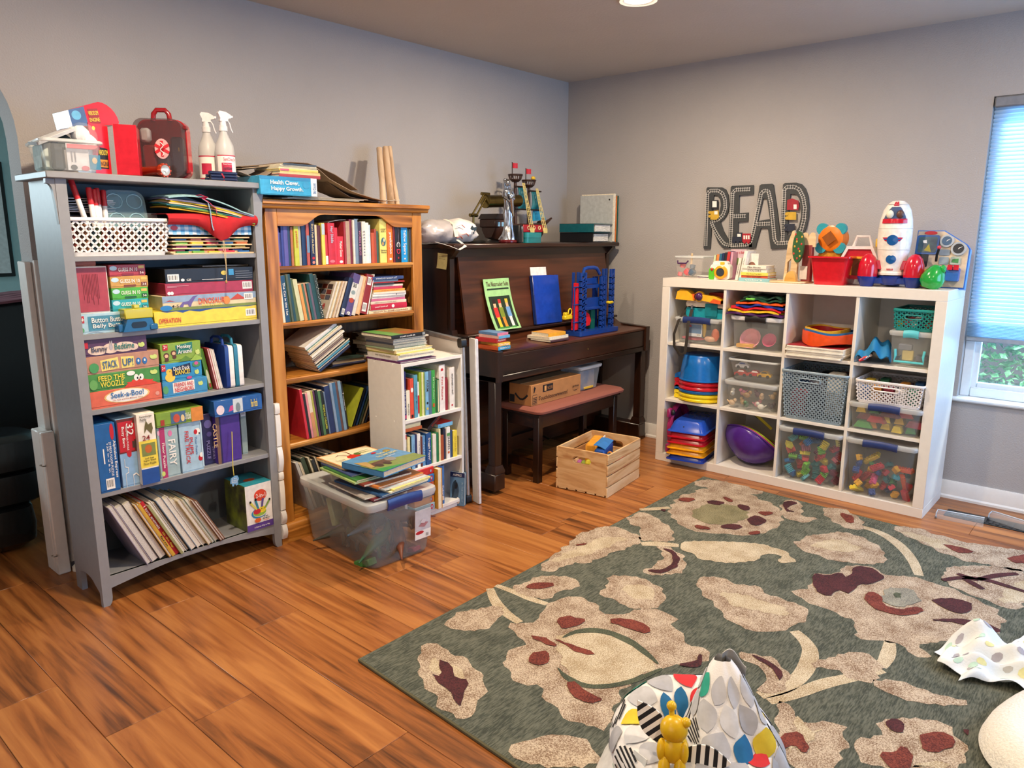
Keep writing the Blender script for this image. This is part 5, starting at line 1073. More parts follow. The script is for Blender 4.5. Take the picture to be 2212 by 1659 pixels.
# third shelf: slumped pile, flat pile
z=OZ[2]+.0005;g7='slumped books on the oak third shelf'
sl=[('#1d2a4e','navy thin book'),('#2c4a7a','dark blue thin book'),('#30508a','blue paperback'),('#4a8fae','light blue thin book'),('#2a2a26','black photo-cover book'),('#cdbf9a','cream illustrated book'),('#d9cfc0','pale thin booklet'),('#8a4a5a','rose thin booklet'),('#d2c8b6','off-white thin booklet'),('#7a6a66','taupe thin booklet'),('#e0d6c6','ivory thin booklet'),('#b9ab96','tan thin booklet'),('#e9e2d4','white booklet'),('#3a3a3c','charcoal booklet'),('#e4e2dc','white thick booklet'),('#d8cbb0','parchment booklet'),('#5f8a8a','sea-green booklet'),('#dcdad6','white glossy album')]
th=1.05;b0=at(*CM(480,592),y=YO+.0)
bx0,off=b0.x,0
for i,(c,nm)in enumerate(sl):
 t=(.008,.007,.006,.006,.008,.009,.005,.005,.005,.006,.006,.006,.010,.006,.012,.008,.006,.016)[i];L=(.20,.205,.21,.21,.22,.20,.19,.19,.20,.19,.20,.20,.21,.2,.22,.21,.2,.2)[i]
 off+=t
 u=V((math.sin(th),0,math.cos(th)));nv=V((-math.cos(th),0,math.sin(th)))
 p=V((bx0,YO+.02*((i*7)%3)*.4,z+.0045))+nv*off*1.02;sl_=-.006*i
 lo=-2.605+.026;need=(lo-p.x)/u.x if p.x<lo else 0
 p+=u*max(need,-(p.z-z-.002)/max(.2,u.z)*.75 if p.z>z+.01 else 0)
 book(f'{nm}, {ordw(i+1)} from the bottom of the slumped oak shelf heap',t-.0006,L,.19,K(c),TR(*p)@RY(th),i%3!=1,g7,False)
YB=YO+.06
xs0,xs1=at(*CM(600,560),y=YB).x,at(*CM(990,500),y=YB).x
fstack([(xs0,xs1,.008,'#1a1c26','black book'),(xs0+.01,xs1,.007,'#3a4468','dark blue book'),(xs0+.014,xs1-.004,.010,'#b9a684','tan book'),(xs0+.02,xs1+.005,.006,'#6a5f50','brown book'),(xs0+.03,xs1-.01,.007,'#2a3a34','dark green book')],None,YB,z,'of the low pile, third oak shelf middle','low flat pile on the oak third shelf',d=.16)
xs0,xs1=at(*CM(1010,250),y=YB).x,at(*CM(1480,200),y=YB).x
zq=fstack([(xs0+.03,xs1-.01,.020,'#3a302a','dark brown book'),(xs0+.02,xs1,.018,'#59605a','grey-green book'),(xs0+.04,xs1-.02,.020,'#8a8070','taupe book'),(xs0+.02,xs1-.005,.022,'#6a5a48','brown book'),(xs0+.01,xs1-.01,.02,'#a09a8a','pale grey book'),(xs0+.03,xs1,.012,'#d8d2ac','cream book'),(xs0+.035,xs1+.003,.013,'#e9e4d4','white storybook with red end',dict(dec=[('r',.05,.03,.95,.14,K('#a84a3a'))],tx=[DT('LIZZIE ROCHA',.5,.5,.5,TB)])),(xs0+.034,xs1-.004,.010,'#c9cdd8','pale blue booklet'),(xs0,xs1-.05,.007,'#3a2a2a','dark maroon booklet')],None,YB,z,'of the tall pile, third oak shelf right','tall flat pile on the oak third shelf',d=.14)
# fourth shelf
z=OZ[3]+.0005;where='on the oak fourth shelf';g8='books on the oak fourth shelf';B4=((340,1375),(1000,1170))
oak4=[(335,362,770,'#c2283a','red-spined white storybook'),(364,390,820,'#1e1e20','black book'),(391,413,815,'#d98a92','pink book'),(414,450,800,'#d9cbb4','cream and peach book',dict(bands=[(.0,.55,K('#c98a60'))])),(451,472,790,'#a8a84a','olive floral book'),(473,494,790,'#5a2f52','purple thin book'),(496,522,775,'#16241e','black-green book'),(523,550,790,'#4f7a4a','green book'),(551,584,785,'#1c2420','black book with yellow lettering',dict(tx=[DT('POEMS for CHILDREN',.4,.55,.6,K('#d8d84a',var=0))])),(586,600,800,'#6a7f9a','thin grey-blue book'),(602,660,735,'#22335f','tall navy book'),(662,688,700,'#8a9fb8','pale blue-grey book'),(690,725,695,'#3f6f94','blue book'),(726,752,690,'#6a4a44','brown book'),(754,786,680,'#7fa0b8','light blue book'),(788,806,690,'#20262c','black book',dict(tx=[DT('Tumble',.6,.4,.5,TW)]))]
n=brow(CM,oak4,YO+.004,z,where,g8,B4,lean=-.12,d=.2,hard=False)
xx=at(*CM(815,1200),y=YO+.03).x
for i,(c,nm)in enumerate((('#b4bc3a','lime green thin book'),('#1c2430','black thin book'),('#22406a','dark blue thin book'),('#3a4a3c','dark olive thin book'),('#8a7a5a','tan thin book'),('#2a3140','slate thin book'))):
 t=.007;le=.42
 book(f'{nm} leaning right behind the small white shelf, {ordw(i+1)} from left',t,.20,.17,K(c),TR(xx,YO+.03+.003*i,z+t*math.sin(le))@RY(le),True,g8,False);xx+=t/math.cos(le)+.012
o=G().box((0,0,0),(.15,.012,.23),c=.002).ob('brown_folder',K('#5a4228'),None,(-2.28,-.20,z));tag(o,'brown folder standing at the back of the oak fourth shelf','folder')
# bottom shelf
z=OB+.0005;xx=-2.598
for i,(c,nm,h)in enumerate((('#b9bcc0','pale grey book',.26),('#d9d4c8','white book',.25),('#4a5a4a','dark green book',.27),('#6a6a52','olive picture book',.27),('#3a4048','slate book',.25),('#7a6a50','brown picture book',.26),('#2a3438','black book',.24),('#5a4a3a','brown book',.25),('#8a8a7a','stone grey book',.26),('#3a2f2a','dark brown book',.24),('#6a7a80','blue-grey book',.25),('#44503c','moss book',.23))):
 t=(.014,.012,.02,.014)[i%4]
 book(f'{nm}, {ordw(i+1)} from the left leaning on the oak bottom shelf',t,h,.2,K(c),TR(xx+.09,YO+.006*(i%3),z)@RY(-.3),i%2==0,'books on the oak bottom shelf',True);xx+=t/math.cos(.3)+.006
# ================================================================ small white shelf: board books
YW=syf+.006
BW1=((705,1495),(1600,1275));where='on the white top shelf'
w1=[(705,790,655,'#2a2a6c','wide navy board book',dict(tx=[DT('123 at the Zoo',.38,.5,.3,TW)],dec=[('r',.45,.03,.98,.1,K('#d0507a'))])),(792,852,975,'#ece6cf','short cream board book',dict(tx=[DT('ABCDEFG',.35,.4,.35,TB)])),(856,915,775,'#df5138','orange-red board book',dict(dec=[('e',.5,.72,.34,.06,TW),('r',.2,.02,.8,.1,TB)])),(925,984,710,'#5b9fb8','teal blue board book',dict(tx=[DT('Goodnight Moon',.5,.6,.35,K('#2a5a78',var=0))])),(986,1012,830,'#f0efe8','thin white and red board book',dict(bands=[(.1,.62,TR_)])),(1020,1058,670,'#93ae2c','lime green rounded board book'),(1060,1084,668,'#e6e3a8','pale yellow board book'),(1086,1110,670,'#b2bb58','green-yellow thin board book'),
  (1113,1162,655,'#7fb6dc','light blue farm board book',dict(tx=[DT('FARM',.68,.26,.6,K('#4a3a2a',var=0))],dec=[('e',.5,.28,.3,.03,TB),('e',.5,.15,.3,.03,K('#e6c84a'))])),(1165,1212,640,'#55708a','slate blue book'),(1214,1272,630,'#3ea449','bright green board book',dict(tx=[DT('Eat Your Colors',.6,.5,.4,K('#cfe8c0',var=0))],dec=[('e',.5,.2,.3,.05,K('#c85a2a'))])),(1274,1288,700,'#e0d4b0','thin cream board book'),(1290,1345,785,'#2d6a3c','dark green board book with pink top',dict(dec=[('r',.45,.02,.72,.98,K('#e9e2b8'))])),
  (1350,1452,540,'#ebe4de','big white picture dictionary',dict(tx=[DT('First Picture',.5,.5,.3,TR_)],dec=[('e',.5,.9,.2,.03,TR_)])),(1458,1500,760,'#8f2632','maroon speckled book'),(1520,1604,578,'#ece6dc','white first-words board book',dict(tx=[DT('BEGINNER S FIRST',.6,.5,.3,TB)],dec=[('r',.3,.08,.6,.12,TR_)]))]
brow(CW,w1,YW,WZ[0]+.0005,where,'board books on the white top shelf',BW1,d=.155,xmin=sx0+.018)
BW2=((600,862),(1385,690));where='on the white middle shelf'
w2=[(600,642,382,'#dbe3ec','pale blue board book with red lettering',dict(tx=[DT('Moose!',.72,.46,.7,TR_)])),(645,677,388,'#f0ece0','white board book with red top',dict(bands=[(.86,.98,TR_)],tx=[DT('Where Are You',.4,.5,.5,TB)])),(680,713,430,'#e6dba0','pale yellow board book'),(715,734,420,'#22322c','black thin board book'),(736,782,400,'#7fb0d4','sky blue board book',dict(tx=[DT('The Snowy Day',.5,.5,.35,K('#4a80a8',var=0))])),(785,818,390,'#1f2e5e','navy board book'),(822,866,380,'#f1efe8','white board book with grey lettering',dict(tx=[DT('THE PENGUIN',.5,.6,.35,K('#7a7a74',var=0))])),(870,888,420,'#6a3a34','brown thin board book'),(890,936,410,'#5f94c4','blue board book with white specks',dict(dec=[('e',.5+.2*math.sin(k*2),.2+.08*k,.12,.012,TW)for k in range(8)])),
  (942,1010,365,'#1f4f8c','royal blue book',dict(tx=[DT('Snuggle Puppy!',.5,.7,.5,TW)])),(1012,1034,370,'#2f8a4a','green thin book'),(1036,1084,385,'#eae4d8','white book with green edges'),(1086,1116,360,'#1f7a4a','emerald book'),(1124,1150,310,'#e6dcb0','tall cream book'),(1152,1195,400,'#a3502f','orange-brown board book'),(1197,1230,312,'#262b45','dark indigo book'),(1234,1282,282,'#f2f0ea','white board book with black lettering',dict(tx=[DT('SHAPES',.5,.42,.62,TB)],dec=[('r',.05,.72,.95,.82,K('#5a9a5a')),('e',.5,.2,.3,.04,K('#c86a3a'))])),(1285,1322,330,'#2f4a70','denim blue board book'),(1325,1380,332,'#ecd748','yellow board book',dict(tx=[DT('Little Yellow Bee',.5,.6,.4,K('#b89a2a',var=0))]))]
brow(CX,w2,YW,WZ[1]+.0005,where,'board books on the white middle shelf',BW2,d=.14,xmin=sx0+.018)
zb=at(*CX(640,384),y=YW).z+.002
x0=at(*CX(606,370),y=YW).x;x1=at(*CX(900,360),y=YW).x
fstack([(x0+.003,x1+.002,.0155,'#d8703a','orange board book'),(x0,x1-.003,.0175,'#efe6b8','cream and yellow board book',dict(dec=[('r',.05,.02,.95,.2,K('#e8c84a'))])),(x0,x1,.0185,'#cdbfa8','beige board book',dict(dec=[('r',.05,.02,.95,.2,K('#c8643a'))]))],None,YW+.012,zb,'lying over the white middle row','small pile on the white middle shelf',d=.13)
p=at(*CX(940,365),y=YW+.01)
book('black book with red lettering leaning over the white middle row',.022,.135,.14,K('#241a1a'),TR(p.x+.005,YW+.012,p.z+.02)@RY(.95),True,None,tx=[DT('GREETINGS',.5,.6,.5,K('#b03a2a',var=0))])
x0=at(*CX(1130,290),y=YW).x;x1=at(*CX(1335,250),y=YW).x;zb=at(*CX(1240,285),y=YW).z+.002
book('red-topped board book with sky blue spine lying on the white middle row',.0195,x1-x0,.15,K('#6fb4dc'),FLAT(x0,YW+.012,zb),True,None,dec=[('e',.5,.1,.2,.04,K('#3a80b0'))])
G().box((x0,YW+.012,zb+.0195),(x1,YW+.16,zb+.0207)).ob('red_cover',K('#c8302f'),None);COL.objects['red_cover']['label']='red card cover sheet on the sky blue board book';COL.objects['red_cover']['category']='cover'
# bottom of the white shelf
z=WZ[2]+.0005;YF=syf-.012
p0=at(*CX(985,1540),y=YF);p1=at(*CX(1062,1500),y=YF)
cc=['#9fc4d4','#d88a3a','#3a3f6a','#d8704a','#2f7ac0','#c8302f'];hh=.036
for i,c in enumerate(cc):
 o=gbox(f'small square board book with a red oval, {("bottom of six" if i == 0 else "top of six" if i == 5 else ordw(i+1)+" up of six")} beside the clear tote',(0,0),(0,0),YF+.004*(i%2),.13,K(c),z0=z+i*(hh+.0006),h=hh,x0=p1.x-.13,x1=p1.x,cat='book',name='block_book',group='stack of square board books',dec=[('e',.84,.5,.07,.36,TR_),('e',.84,.5,.035,.2,K('#8fb8d8'))])
book('big mustard yellow board book standing forward on the white bottom shelf',.030,.205,.165,K('#c8932a'),TR(p1.x+.004,YF-.018,z),False,None,pages=K('#e9dfc4'))
x=p1.x+.037
for i,(w_,c,nm,h)in enumerate(((.022,'#2f62a8','blue book with a red square',.205),(.024,'#3f74b4','lighter blue book',.20))):
 book(f'{nm} standing on the white bottom shelf',w_,h,.15,K(c),TR(x,YF+.02,z),True,None,dec=[('r',.2,.5,.8,.58,TR_)]if i==0 else[('r',.2,.1,.8,.2,K('#e0d4c0'))],tx=[DT('Colors',.34,.3,.5,TW)]);x+=w_+.001
q0=at(*CX(1275,1395),z=.001);q1=at(*CX(1480,1420),z=.001)
fb_=thing('forest_book','grey-blue bird picture book standing on the floor against the white shelf','book',mtx=TR(q0.x,q0.y,.001)@RZ(math.atan2((q1-q0).y,(q1-q0).x))@RX(-.06))
wq=(q1-q0).length*1.0;hq=.175
G().box((0,0,0),(wq,.003,hq)).box((0,.018,0),(wq,.021,hq)).box((0,0,0),(.002,.021,hq)).ob('cover',K('#5f86a8'),fb_)
G().box((.002,.003,.003),(wq-.004,.018,hq-.003)).ob('pages',PAGE,fb_)
g=G();mats=decals(g,wq,hq,[('r',0,.86,1,1,K('#26305a')),('e',.35,.45,.25,.3,K('#33485c')),('e',.4,.6,.12,.1,TB),('p',[(.1,.2),(.3,.75),(.42,.78),(.25,.3)],K('#22303c')),('e',.55,.16,.13,.10,TW),('e',.55,.16,.08,.06,TR_)]);g.ob('printed_panel',mats,fb_,fix=False)
txt('IN THE FOREST',hq*.6,wq*.12,K('#9fc0d8',var=0),fb_,(wq*.86,-.004,hq*.42),(0,0,-1),(1,0,0),stretch=True)
txt('ANIMALS',wq*.6,hq*.07,TW,fb_,(wq*.5,-.004,hq*.93),stretch=True)
# pile on top of the white shelf (spines face left)
def SIDE(x,yf,z,rz=0):return TR(x,yf,z)@RZ(rz)@Matrix(((0,1,0,0),(0,0,-1,0),(1,0,0,0),(0,0,0,1)))
pile=[(.009,'#5a2a58','purple book',.245,.225,0,dict(tx=[DT('Pascal Fairy',.3,.3,.5,K('#b090b0',var=0))])),(.005,'#d9d4d8','thin pale booklet',.22,.23,.0,{}),(.020,'#ded8cc','white storybook about kittens',.235,.22,.012,dict(tx=[DT('THREE LITTLE KITTENS',.52,.5,.4,K('#6a6460',var=0))])),(.006,'#d8d86a','thin yellow-green booklet',.23,.225,.008,{}),(.015,'#e2cf98','cream hardback',.215,.23,.004,{}),(.007,'#9ab08a','thin green booklet',.21,.2,.0,{}),(.016,'#b4b8a6','sage grey book',.20,.21,.0,{}),(.010,'#5a6478','slate blue booklet',.2,.2,.004,{}),(.014,'#9a9c9c','grey album',.21,.2,.0,{}),(.006,'#e2dccf','white wavy booklet',.21,.22,-.01,{})]
zz=.7862;xw=sx0+.004
for i,(t,c,nm,L,d,dx,kw)in enumerate(pile):
 book(f'{nm}, {("bottom" if i == 0 else ordw(i+1)+" up")} in the pile on top of the white shelf',t,L,d,K(c),SIDE(xw+dx,syb+.01+.004*(i%3),zz,.0+.03*math.sin(i*2.3)),True,'pile on the white shelf',i%2==0,**kw);zz+=t+.0005
bk=book('black hardback with green and orange cover lying on top of the white shelf pile',.018,.21,.22,K('#1b1c1c'),FLAT(xw-.03,syf+.03,zz+.001,.02),True,None,tx=[DT('All About Nature',.45,.45,.4,TW)],dec=[('r',.2,.9,.9,.98,K('#9aa0a0'))])
G().box((.0181,.001,.0),(.0186,.21,.07)).ob('green_cover',K('#5f9a4a'),bk);G().box((.0181,.001,.07),(.0186,.21,.209)).ob('orange_cover',M('#a0522d',.4,h2='#6a7a2c',scale=12),bk)
# ================================================================ big clear tote and the books on its lid
A=at(660,1168,z=0);B=at(797,1238,z=0);C_=at(923,1190,z=0)
e1=(C_-B);ang=math.atan2(e1.y,e1.x);Lx=e1.length;Ly=(A-B).length
hx=at(797,1010,x=B.x);TH=.30
tw,td_=Lx+.045,Ly+.05
big=bin_('large clear plastic tote with dark blue latches full of toy dinosaurs',0,tw,0,td_,0,TH,latch=K('#27397a',rough=.3),body=M('#aab2b0',.22,alpha=.36,var=0,name='tote_plastic'),taper=.024,r=.035,name='clear_tote',latchw=.5,lidh=.03)
big.location=(B.x-.022*math.cos(ang)+.012,B.y-.022,.0);big.rotation_euler=(0,0,ang)
lx,ly=big.location.x,big.location.y
BT=TR(lx,ly,0)@RZ(ang)
g=G().box((tw*.62,-.0215+.022,TH*.30),(tw*.86,-.0205+.022,TH*.74),c=.001);lab_=g.ob('product_label',K('#c9c6ca',rough=.3),big);lab_.matrix_local=TR(0,-.013,0)@RX(.055)
g=G();mats=decals(g,1,1,[('r',tw*.62,TH*.30,tw*.86,TH*.43,TW),('e',tw*.69,TH*.40,.022,.008,TR_),('p',[(tw*.67,TH*.5),(tw*.76,TH*.47),(tw*.82,TH*.53),(tw*.73,TH*.56)],K('#b07a80')),('p',[(tw*.69,TH*.55),(tw*.76,TH*.53),(tw*.79,TH*.58),(tw*.73,TH*.6)],K('#d9d2d6')),('b',tw*.78,TH*.31,tw*.83,TH*.38,TW)],y=-.0008);po=g.ob('label_print',mats,big,fix=False);po.matrix_local=TR(0,-.013,0)@RX(.055)
def dino(name,label,pos,rz,s,c,kind=0):
 r=thing(name,label,'toy animal',mtx=BT@TR(*pos)@RZ(rz)@SCL(s*.82))
 g=G()
 body=[(-.16,0,.03),(-.10,0,.045),(-.05,0,.06),(0,0,.068),(.05,0,.07),(.085,0,.09),(.105,0,.115),(.13,0,.122),(.155,0,.115)]
 rad=[.003,.011,.022,.032,.030,.020,.016,.019,.009]
 if kind:body=[(p[0],p[1],.05+(.012 if p[0]>.1 else 0)-abs(p[0])*.06)for p in body];rad=[.004,.012,.022,.03,.032,.028,.024,.02,.01]
 g.tube([(p[0],p[1],p[2])for p in body],rad,10);g.ob('body',K(c,rough=.4),r)
 for x,sd in((-.03,1),(-.03,-1),(.05,1),(.05,-1)):
  G().tube([(x,sd*.018,.06),(x+.006,sd*.028,.035),(x,sd*.028,.008),(x+.016,sd*.028,.003)],[.014,.011,.007,.006],8).ob('leg',K(c,rough=.4),r)
 return r
for i,(ps,rz_,s,c,k,nm)in enumerate((((.12,.12,.01),.4,1.1,'#2f5a34',0,'green toy dinosaur lying at the bottom of the tote'),((.20,.07,.02),1.0,1.15,'#6a3a26',0,'reddish brown toy dinosaur at the front of the tote'),((.10,.30,.02),-.5,1.2,'#3a3a2e',0,'dark olive toy dinosaur at the back of the tote'),((.24,.22,.05),2.2,1.2,'#8a5038',0,'tan brown toy dinosaur rising on the right side of the tote'),((.16,.20,.08),.2,1.2,'#4a6070',1,'blue-grey toy shark near the middle of the tote'),((.08,.20,.03),1.6,1.0,'#2a3a44',0,'dark blue toy dinosaur on the left side of the tote'),((.26,.10,.10),2.9,1.1,'#704030',0,'rust toy dinosaur in the upper front of the tote'),((.15,.36,.06),.9,1.3,'#33402f',1,'grey-green toy crocodile along the tote back'),((.22,.32,.12),2.0,1.1,'#54402f',0,'brown toy dinosaur high at the tote back'))):dino('toy_dinosaur',nm,ps,rz_,s,c,k)
for i,(ps,sz,c,nm)in enumerate((((.03,.05,.012),(.05,.09,.03),'#3f7a3a','green plastic plant block inside the tote'),((.10,.26,.11),(.09,.02,.12),'#8a9a6a','sage green picture card inside the tote'),((.17,.28,.12),(.10,.02,.11),'#59684a','olive picture card inside the tote'),((.25,.03,.012),(.05,.05,.02),'#a03040','small red toy piece in the tote front corner'),((.06,.34,.10),(.06,.03,.13),'#aab48a','pale green board inside the tote'))):
 o=G().box((0,0,0),sz,c=.004).ob('toy_piece',K(c),None,mtx=BT@TR(*ps)@RX(-.35)@RZ(.2));tag(o,nm,'toy')
# books on the tote lid; spines to the left, fanned
pt=[('#7a2a34','dark red hardback',.010,.21,.28,(.03,.02),.10,{}),('#b9b4aa','grey booklet',.006,.24,.28,(.02,.04),-.05,{}),('#2f5a8a','blue picture book',.009,.26,.31,(.04,-.005),.18,{}),('#e6e1c4','ivory booklet',.006,.22,.28,(.075,-.012),.22,{}),('#e2d67a','pale yellow book',.007,.22,.28,(.085,-.015),.26,{}),('#c9d4d8','pale blue-white booklet',.006,.24,.29,(.065,.0),.14,{}),('#d8823a','orange picture book',.009,.25,.29,(.05,.02),.12,{}),('#8a3a2e','brick red paperback',.009,.24,.30,(.03,.06),-.02,{}),('#a9c47a','light green book',.008,.22,.28,(.01,.09),-.06,{}),('#3f7a3a','dark green thin book',.006,.22,.26,(.015,.09),-.03,{}),('#4a5a8a','indigo thin book',.006,.22,.25,(.03,.14),-.08,{})]
zz=TH+.001;LT=BT
for i,(c,nm,t,d,L,(dx,dy),a,kw)in enumerate(pt):
 book(f'{nm}, {("bottom" if i == 0 else ordw(i+1)+" up")} of the pile on the clear tote lid',t,L,d,K(c),LT@TR(dx,dy+L,zz)@RZ(a*.5)@Matrix(((0,1,0,0),(0,0,-1,0),(1,0,0,0),(0,0,0,1))),True,'books on the tote lid',i%2==0,**kw);zz+=t+.0006
def flatcover(label,T,w,h,t,mat,art,words,top=True):
 """closed picture book lying with its front cover up"""
 r=thing('picture_book',label,'book',mtx=T)
 G().box((0,0,0),(w,h,.0025)).box((0,0,t-.0025),(w,h,t)).box((0,0,0),(.003,h,t)).ob('cover',mat,r);G().box((.003,.004,.0025),(w-.004,h-.004,t-.0025)).ob('pages',K('#e6cfae',var=.12,scale=200),r)
 g=G();mats=decals(g,w,h,art);[setattr(v,'z',0)for v in[]]
 vs=[V((v.x,v.z,t-v.y*.9))for v in g.v];g.v=vs;g.ob('printed_cover',mats,r,fix=False)
 for s,u,v,wf,hf,mt in words:txt(s,wf*w,hf*h,mt,r,(u*w,v*h,t+.0045),(1,0,0),(0,1,0),stretch=True)
 return r
flatcover('cream spider-cover picture book with orange border on the tote pile',LT@TR(.035,.215,zz+.0005)@RZ(.02),.265,.215,.012,K('#d8c08a'),[('r',.0,.0,1,1,K('#c98a4a')),('r',.03,.05,.97,.96,K('#e9dfb8')),('e',.48,.5,.13,.15,K('#c8321f')),('e',.60,.62,.06,.08,K('#5a7a3a')),('p',[(.45,.6),(.3,.8),(.2,.7),(.31,.77),(.43,.57)],K('#7a2a1a')),('p',[(.5,.62),(.52,.9),(.45,.95),(.5,.88),(.48,.62)],K('#7a2a1a')),('p',[(.58,.5),(.75,.35),(.78,.25),(.73,.34),(.56,.46)],K('#7a2a1a')),('p',[(.38,.42),(.25,.3),(.24,.2),(.27,.29),(.4,.4)],K('#7a2a1a')),('p',[(.6,.6),(.9,.6),(.9,.61),(.6,.63)],K('#8a9a5a')),('p',[(.6,.66),(.88,.72),(.88,.73),(.6,.68)],K('#8a9a5a'))],[('The Very\nBusy',.16,.36,.16,.2,TB),('Spider',.36,.14,.22,.07,K('#8a8a70',var=0))])
flatcover('big blue storybook with train picture and green base on top of the tote pile',LT@TR(.075,-.008,zz+.0125)@RZ(.20),.27,.235,.026,K('#3f7fb8'),[('r',0,0,1,1,K('#5a8fbc')),('p',[(0,0),(.0,.55),(.3,.62),(.62,.40),(1,.3),(1,0)],K('#7a8a4a')),('p',[(0,.0),(0,.22),(.55,.0)],K('#2f8a44')),('r',.08,.30,.5,.5,K('#5a4036')),('e',.55,.42,.09,.12,K('#8a8a84')),('e',.2,.3,.06,.09,K('#3a2a26')),('e',.36,.28,.06,.09,K('#3a2a26')),('p',[(.02,.3),(.04,.75),(.2,.62),(.1,.3)],K('#b0925a')),('e',.62,.9,.05,.04,TR_),('e',.85,.82,.07,.07,K('#8a7a4a'))],[('THOMAS',.70,.75,.26,.08,TY),('THE TANK ENGINE',.68,.63,.46,.08,TY),('and his friends',.66,.52,.2,.04,TW)])
# ================================================================ things on the piano
LT_=LIDT+.0005;CB=crop(880,330,4.096);CP=crop(900,680,4.046);CG=crop(1240,560,8.294)
def XP(a,b,y,CF=CB):return at(*CF(a,b),y=y).x
def ZP(a,b,y,CF=CB):return at(*CF(a,b),y=y).z
# plastic bag
bgx0,bgx1=at(900,500,y=-.36).x,at(1050,500,y=-.36).x
bag_=thing('plastic_bag','crumpled white plastic bag with red print lying on the piano lid','bag',((bgx0+bgx1)/2,-.33,LT_))
PLB=M('#e9e4de',.3,var=.05,scale=6,bump=.25,bscale=30,name='white_plastic_bag');PLG=M('#b9b2b0',.25,var=.08,scale=10,bump=.3,bscale=40,name='grey_film')
def lump(cx,cz,rx,ry,rz_,seed,n=26,k=16,sq=.75):
 g=G();vs=[];rng=random.Random(seed);ph=[rng.uniform(0,6)for _ in range(6)]
 for i in range(k+1):
  t=PI*i/k
  for j in range(n):
   a=2*PI*j/n;s=abs(math.sin(t))**sq
   x,y,z=-math.cos(t),s*math.cos(a),s*math.sin(a)
   w=1+.05*math.sin(7*x+ph[0]+3*a)+.05*math.sin(5*a+ph[1]+4*x)+.03*math.sin(11*x+ph[2]-5*a)
   vs.append((cx+rx*x*w,ry*y*w,max(.001,cz+rz_*z*w)))
 fs=[(i*n+j,i*n+(j+1)%n,(i+1)*n+(j+1)%n,(i+1)*n+j)for i in range(k)for j in range(n)]
 return g.add(vs,fs)
lump(-.10,.062,.14,.085,.062,2,sq=.45).ob('wrapped_roll',PLG,bag_)
lump(.06,.066,.115,.10,.066,5).ob('bag_body',PLB,bag_)
G().tube([(-.03,-.088,.035+.0),(-.03,-.07,.10),(-.03,.0,.127)],.003,6,flat=(.016,.0015)).ob('tape_band',K('#e6dcc8'),bag_)
G().tube([(-.20,-.10,.01),(-.16,-.165,-.01),(-.10,-.175,-.03),(-.05,-.172,-.012),(-.04,-.13,.006),(-.03,-.09,.02)],.004,6,flat=(.009,.0012)).ob('handle_strap',K('#e4dfd8'),bag_)
g=G()
for(x,z,w_)in((.00,.09,.03),(.03,.045,.025),(-.01,.03,.02)):g.tube([(x-w_,-.098+.3*abs(z-.06),z),(x,-.106+.3*abs(z-.06),z+.008),(x+w_*.8,-.104+.3*abs(z-.06),z-.006)],.003,5,flat=(.004,.001))
g.ob('red_print',K('#d0563c'),bag_)['kind']='stuff'
G().prism([(.06,.075),(.075,.095),(.085,.085),(.11,.088),(.105,.07),(.09,.065),(.088,.05),(.078,.06)],-.104,-.100,ax='y').ob('dark_print',K('#2c3c44'),bag_)
# brass desk lamp
BR=M('#7a6a3c',.28,metal=1,name='antique_brass');y=-.24
lj=V((XP(585,552,y),y,ZP(585,552,y)));uj=V((XP(690,365,y),y,ZP(690,365,y)));sl0=V((XP(690,430,y),y,ZP(690,430,y)));sl1=V((XP(955,425,y),y,ZP(955,425,y)))
lp=thing('desk_lamp','antique brass desk lamp with a cylindrical shade on a hinged double arm','lamp',(lj.x,y,LT_));o_=V((lj.x,y,LT_));lj-=o_;uj-=o_;sl0-=o_;sl1-=o_
G().lathe([(.07,0),(.072,.008),(.06,.014),(.02,.018),(.001,.02)],24).ob('base',M('#2c2a24',.4,metal=.6),lp)
G().cyl((0,0,.018),lj,.007).ob('post',BR,lp)
G().cyl(lj+V((-.03,0,0)),lj+V((.03,0,0)),.010).ob('lower_joint',BR,lp);G().cyl(uj+V((-.032,0,0)),uj+V((.032,0,0)),.010).ob('upper_joint',BR,lp)
for dx in(-.016,.022):G().cyl(lj+V((dx,-.004,0)),uj+V((dx*.9,-.004,0)),.0055,n=8).ob('arm',BR,lp)
sd_=(sl1-sl0).normalized();g=G();g.cyl(sl0,sl0+sd_*.30,.036,n=24);g.cyl(sl0-sd_*.004,sl0+sd_*.012,.039,n=24);g.ob('shade',BR,lp)
G().cyl(sl0+sd_*.04+V((0,0,.03)),uj,.006).ob('shade_bracket',BR,lp)
# silver statuette: a standing woman holding flowers
SV=M('#b9bcc0',.16,metal=1,var=.05,name='polished_silver')
y=-.40;sx=XP(888,790,y);st_=thing('statuette','polished silver statuette of a standing woman on a round red base','statue',(sx,y,LT_),-.3)
G().lathe([(.050,0),(.054,.004),(.054,.012),(.047,.018),(.001,.019)],28).ob('base',K('#5a1418',rough=.25),st_)
prof=[(.045,.019),(.043,.028),(.034,.05),(.027,.09),(.025,.13),(.031,.165),(.030,.19),(.022,.225),(.024,.25),(.028,.275),(.024,.297),(.009,.306),(.0085,.318)]
g=G();n_=40;vs=[]
for r_,z_ in prof:
 for j in range(n_):
  a=2*PI*j/n_;fold=1+(.14 if z_<.20 else.05)*math.sin(a*7+z_*18)*max(0,1-z_/.33)+(.25*math.sin(a-.6)**3 if z_<.03 else 0)
  vs.append((r_*math.cos(a)*fold*1.05+.006*math.sin(z_*14),r_*math.sin(a)*fold*.85,z_))
k=len(prof);fs=[(i*n_+j,i*n_+(j+1)%n_,(i+1)*n_+(j+1)%n_,(i+1)*n_+j)for i in range(k-1)for j in range(n_)]
hx=.006*math.sin(.318*14)
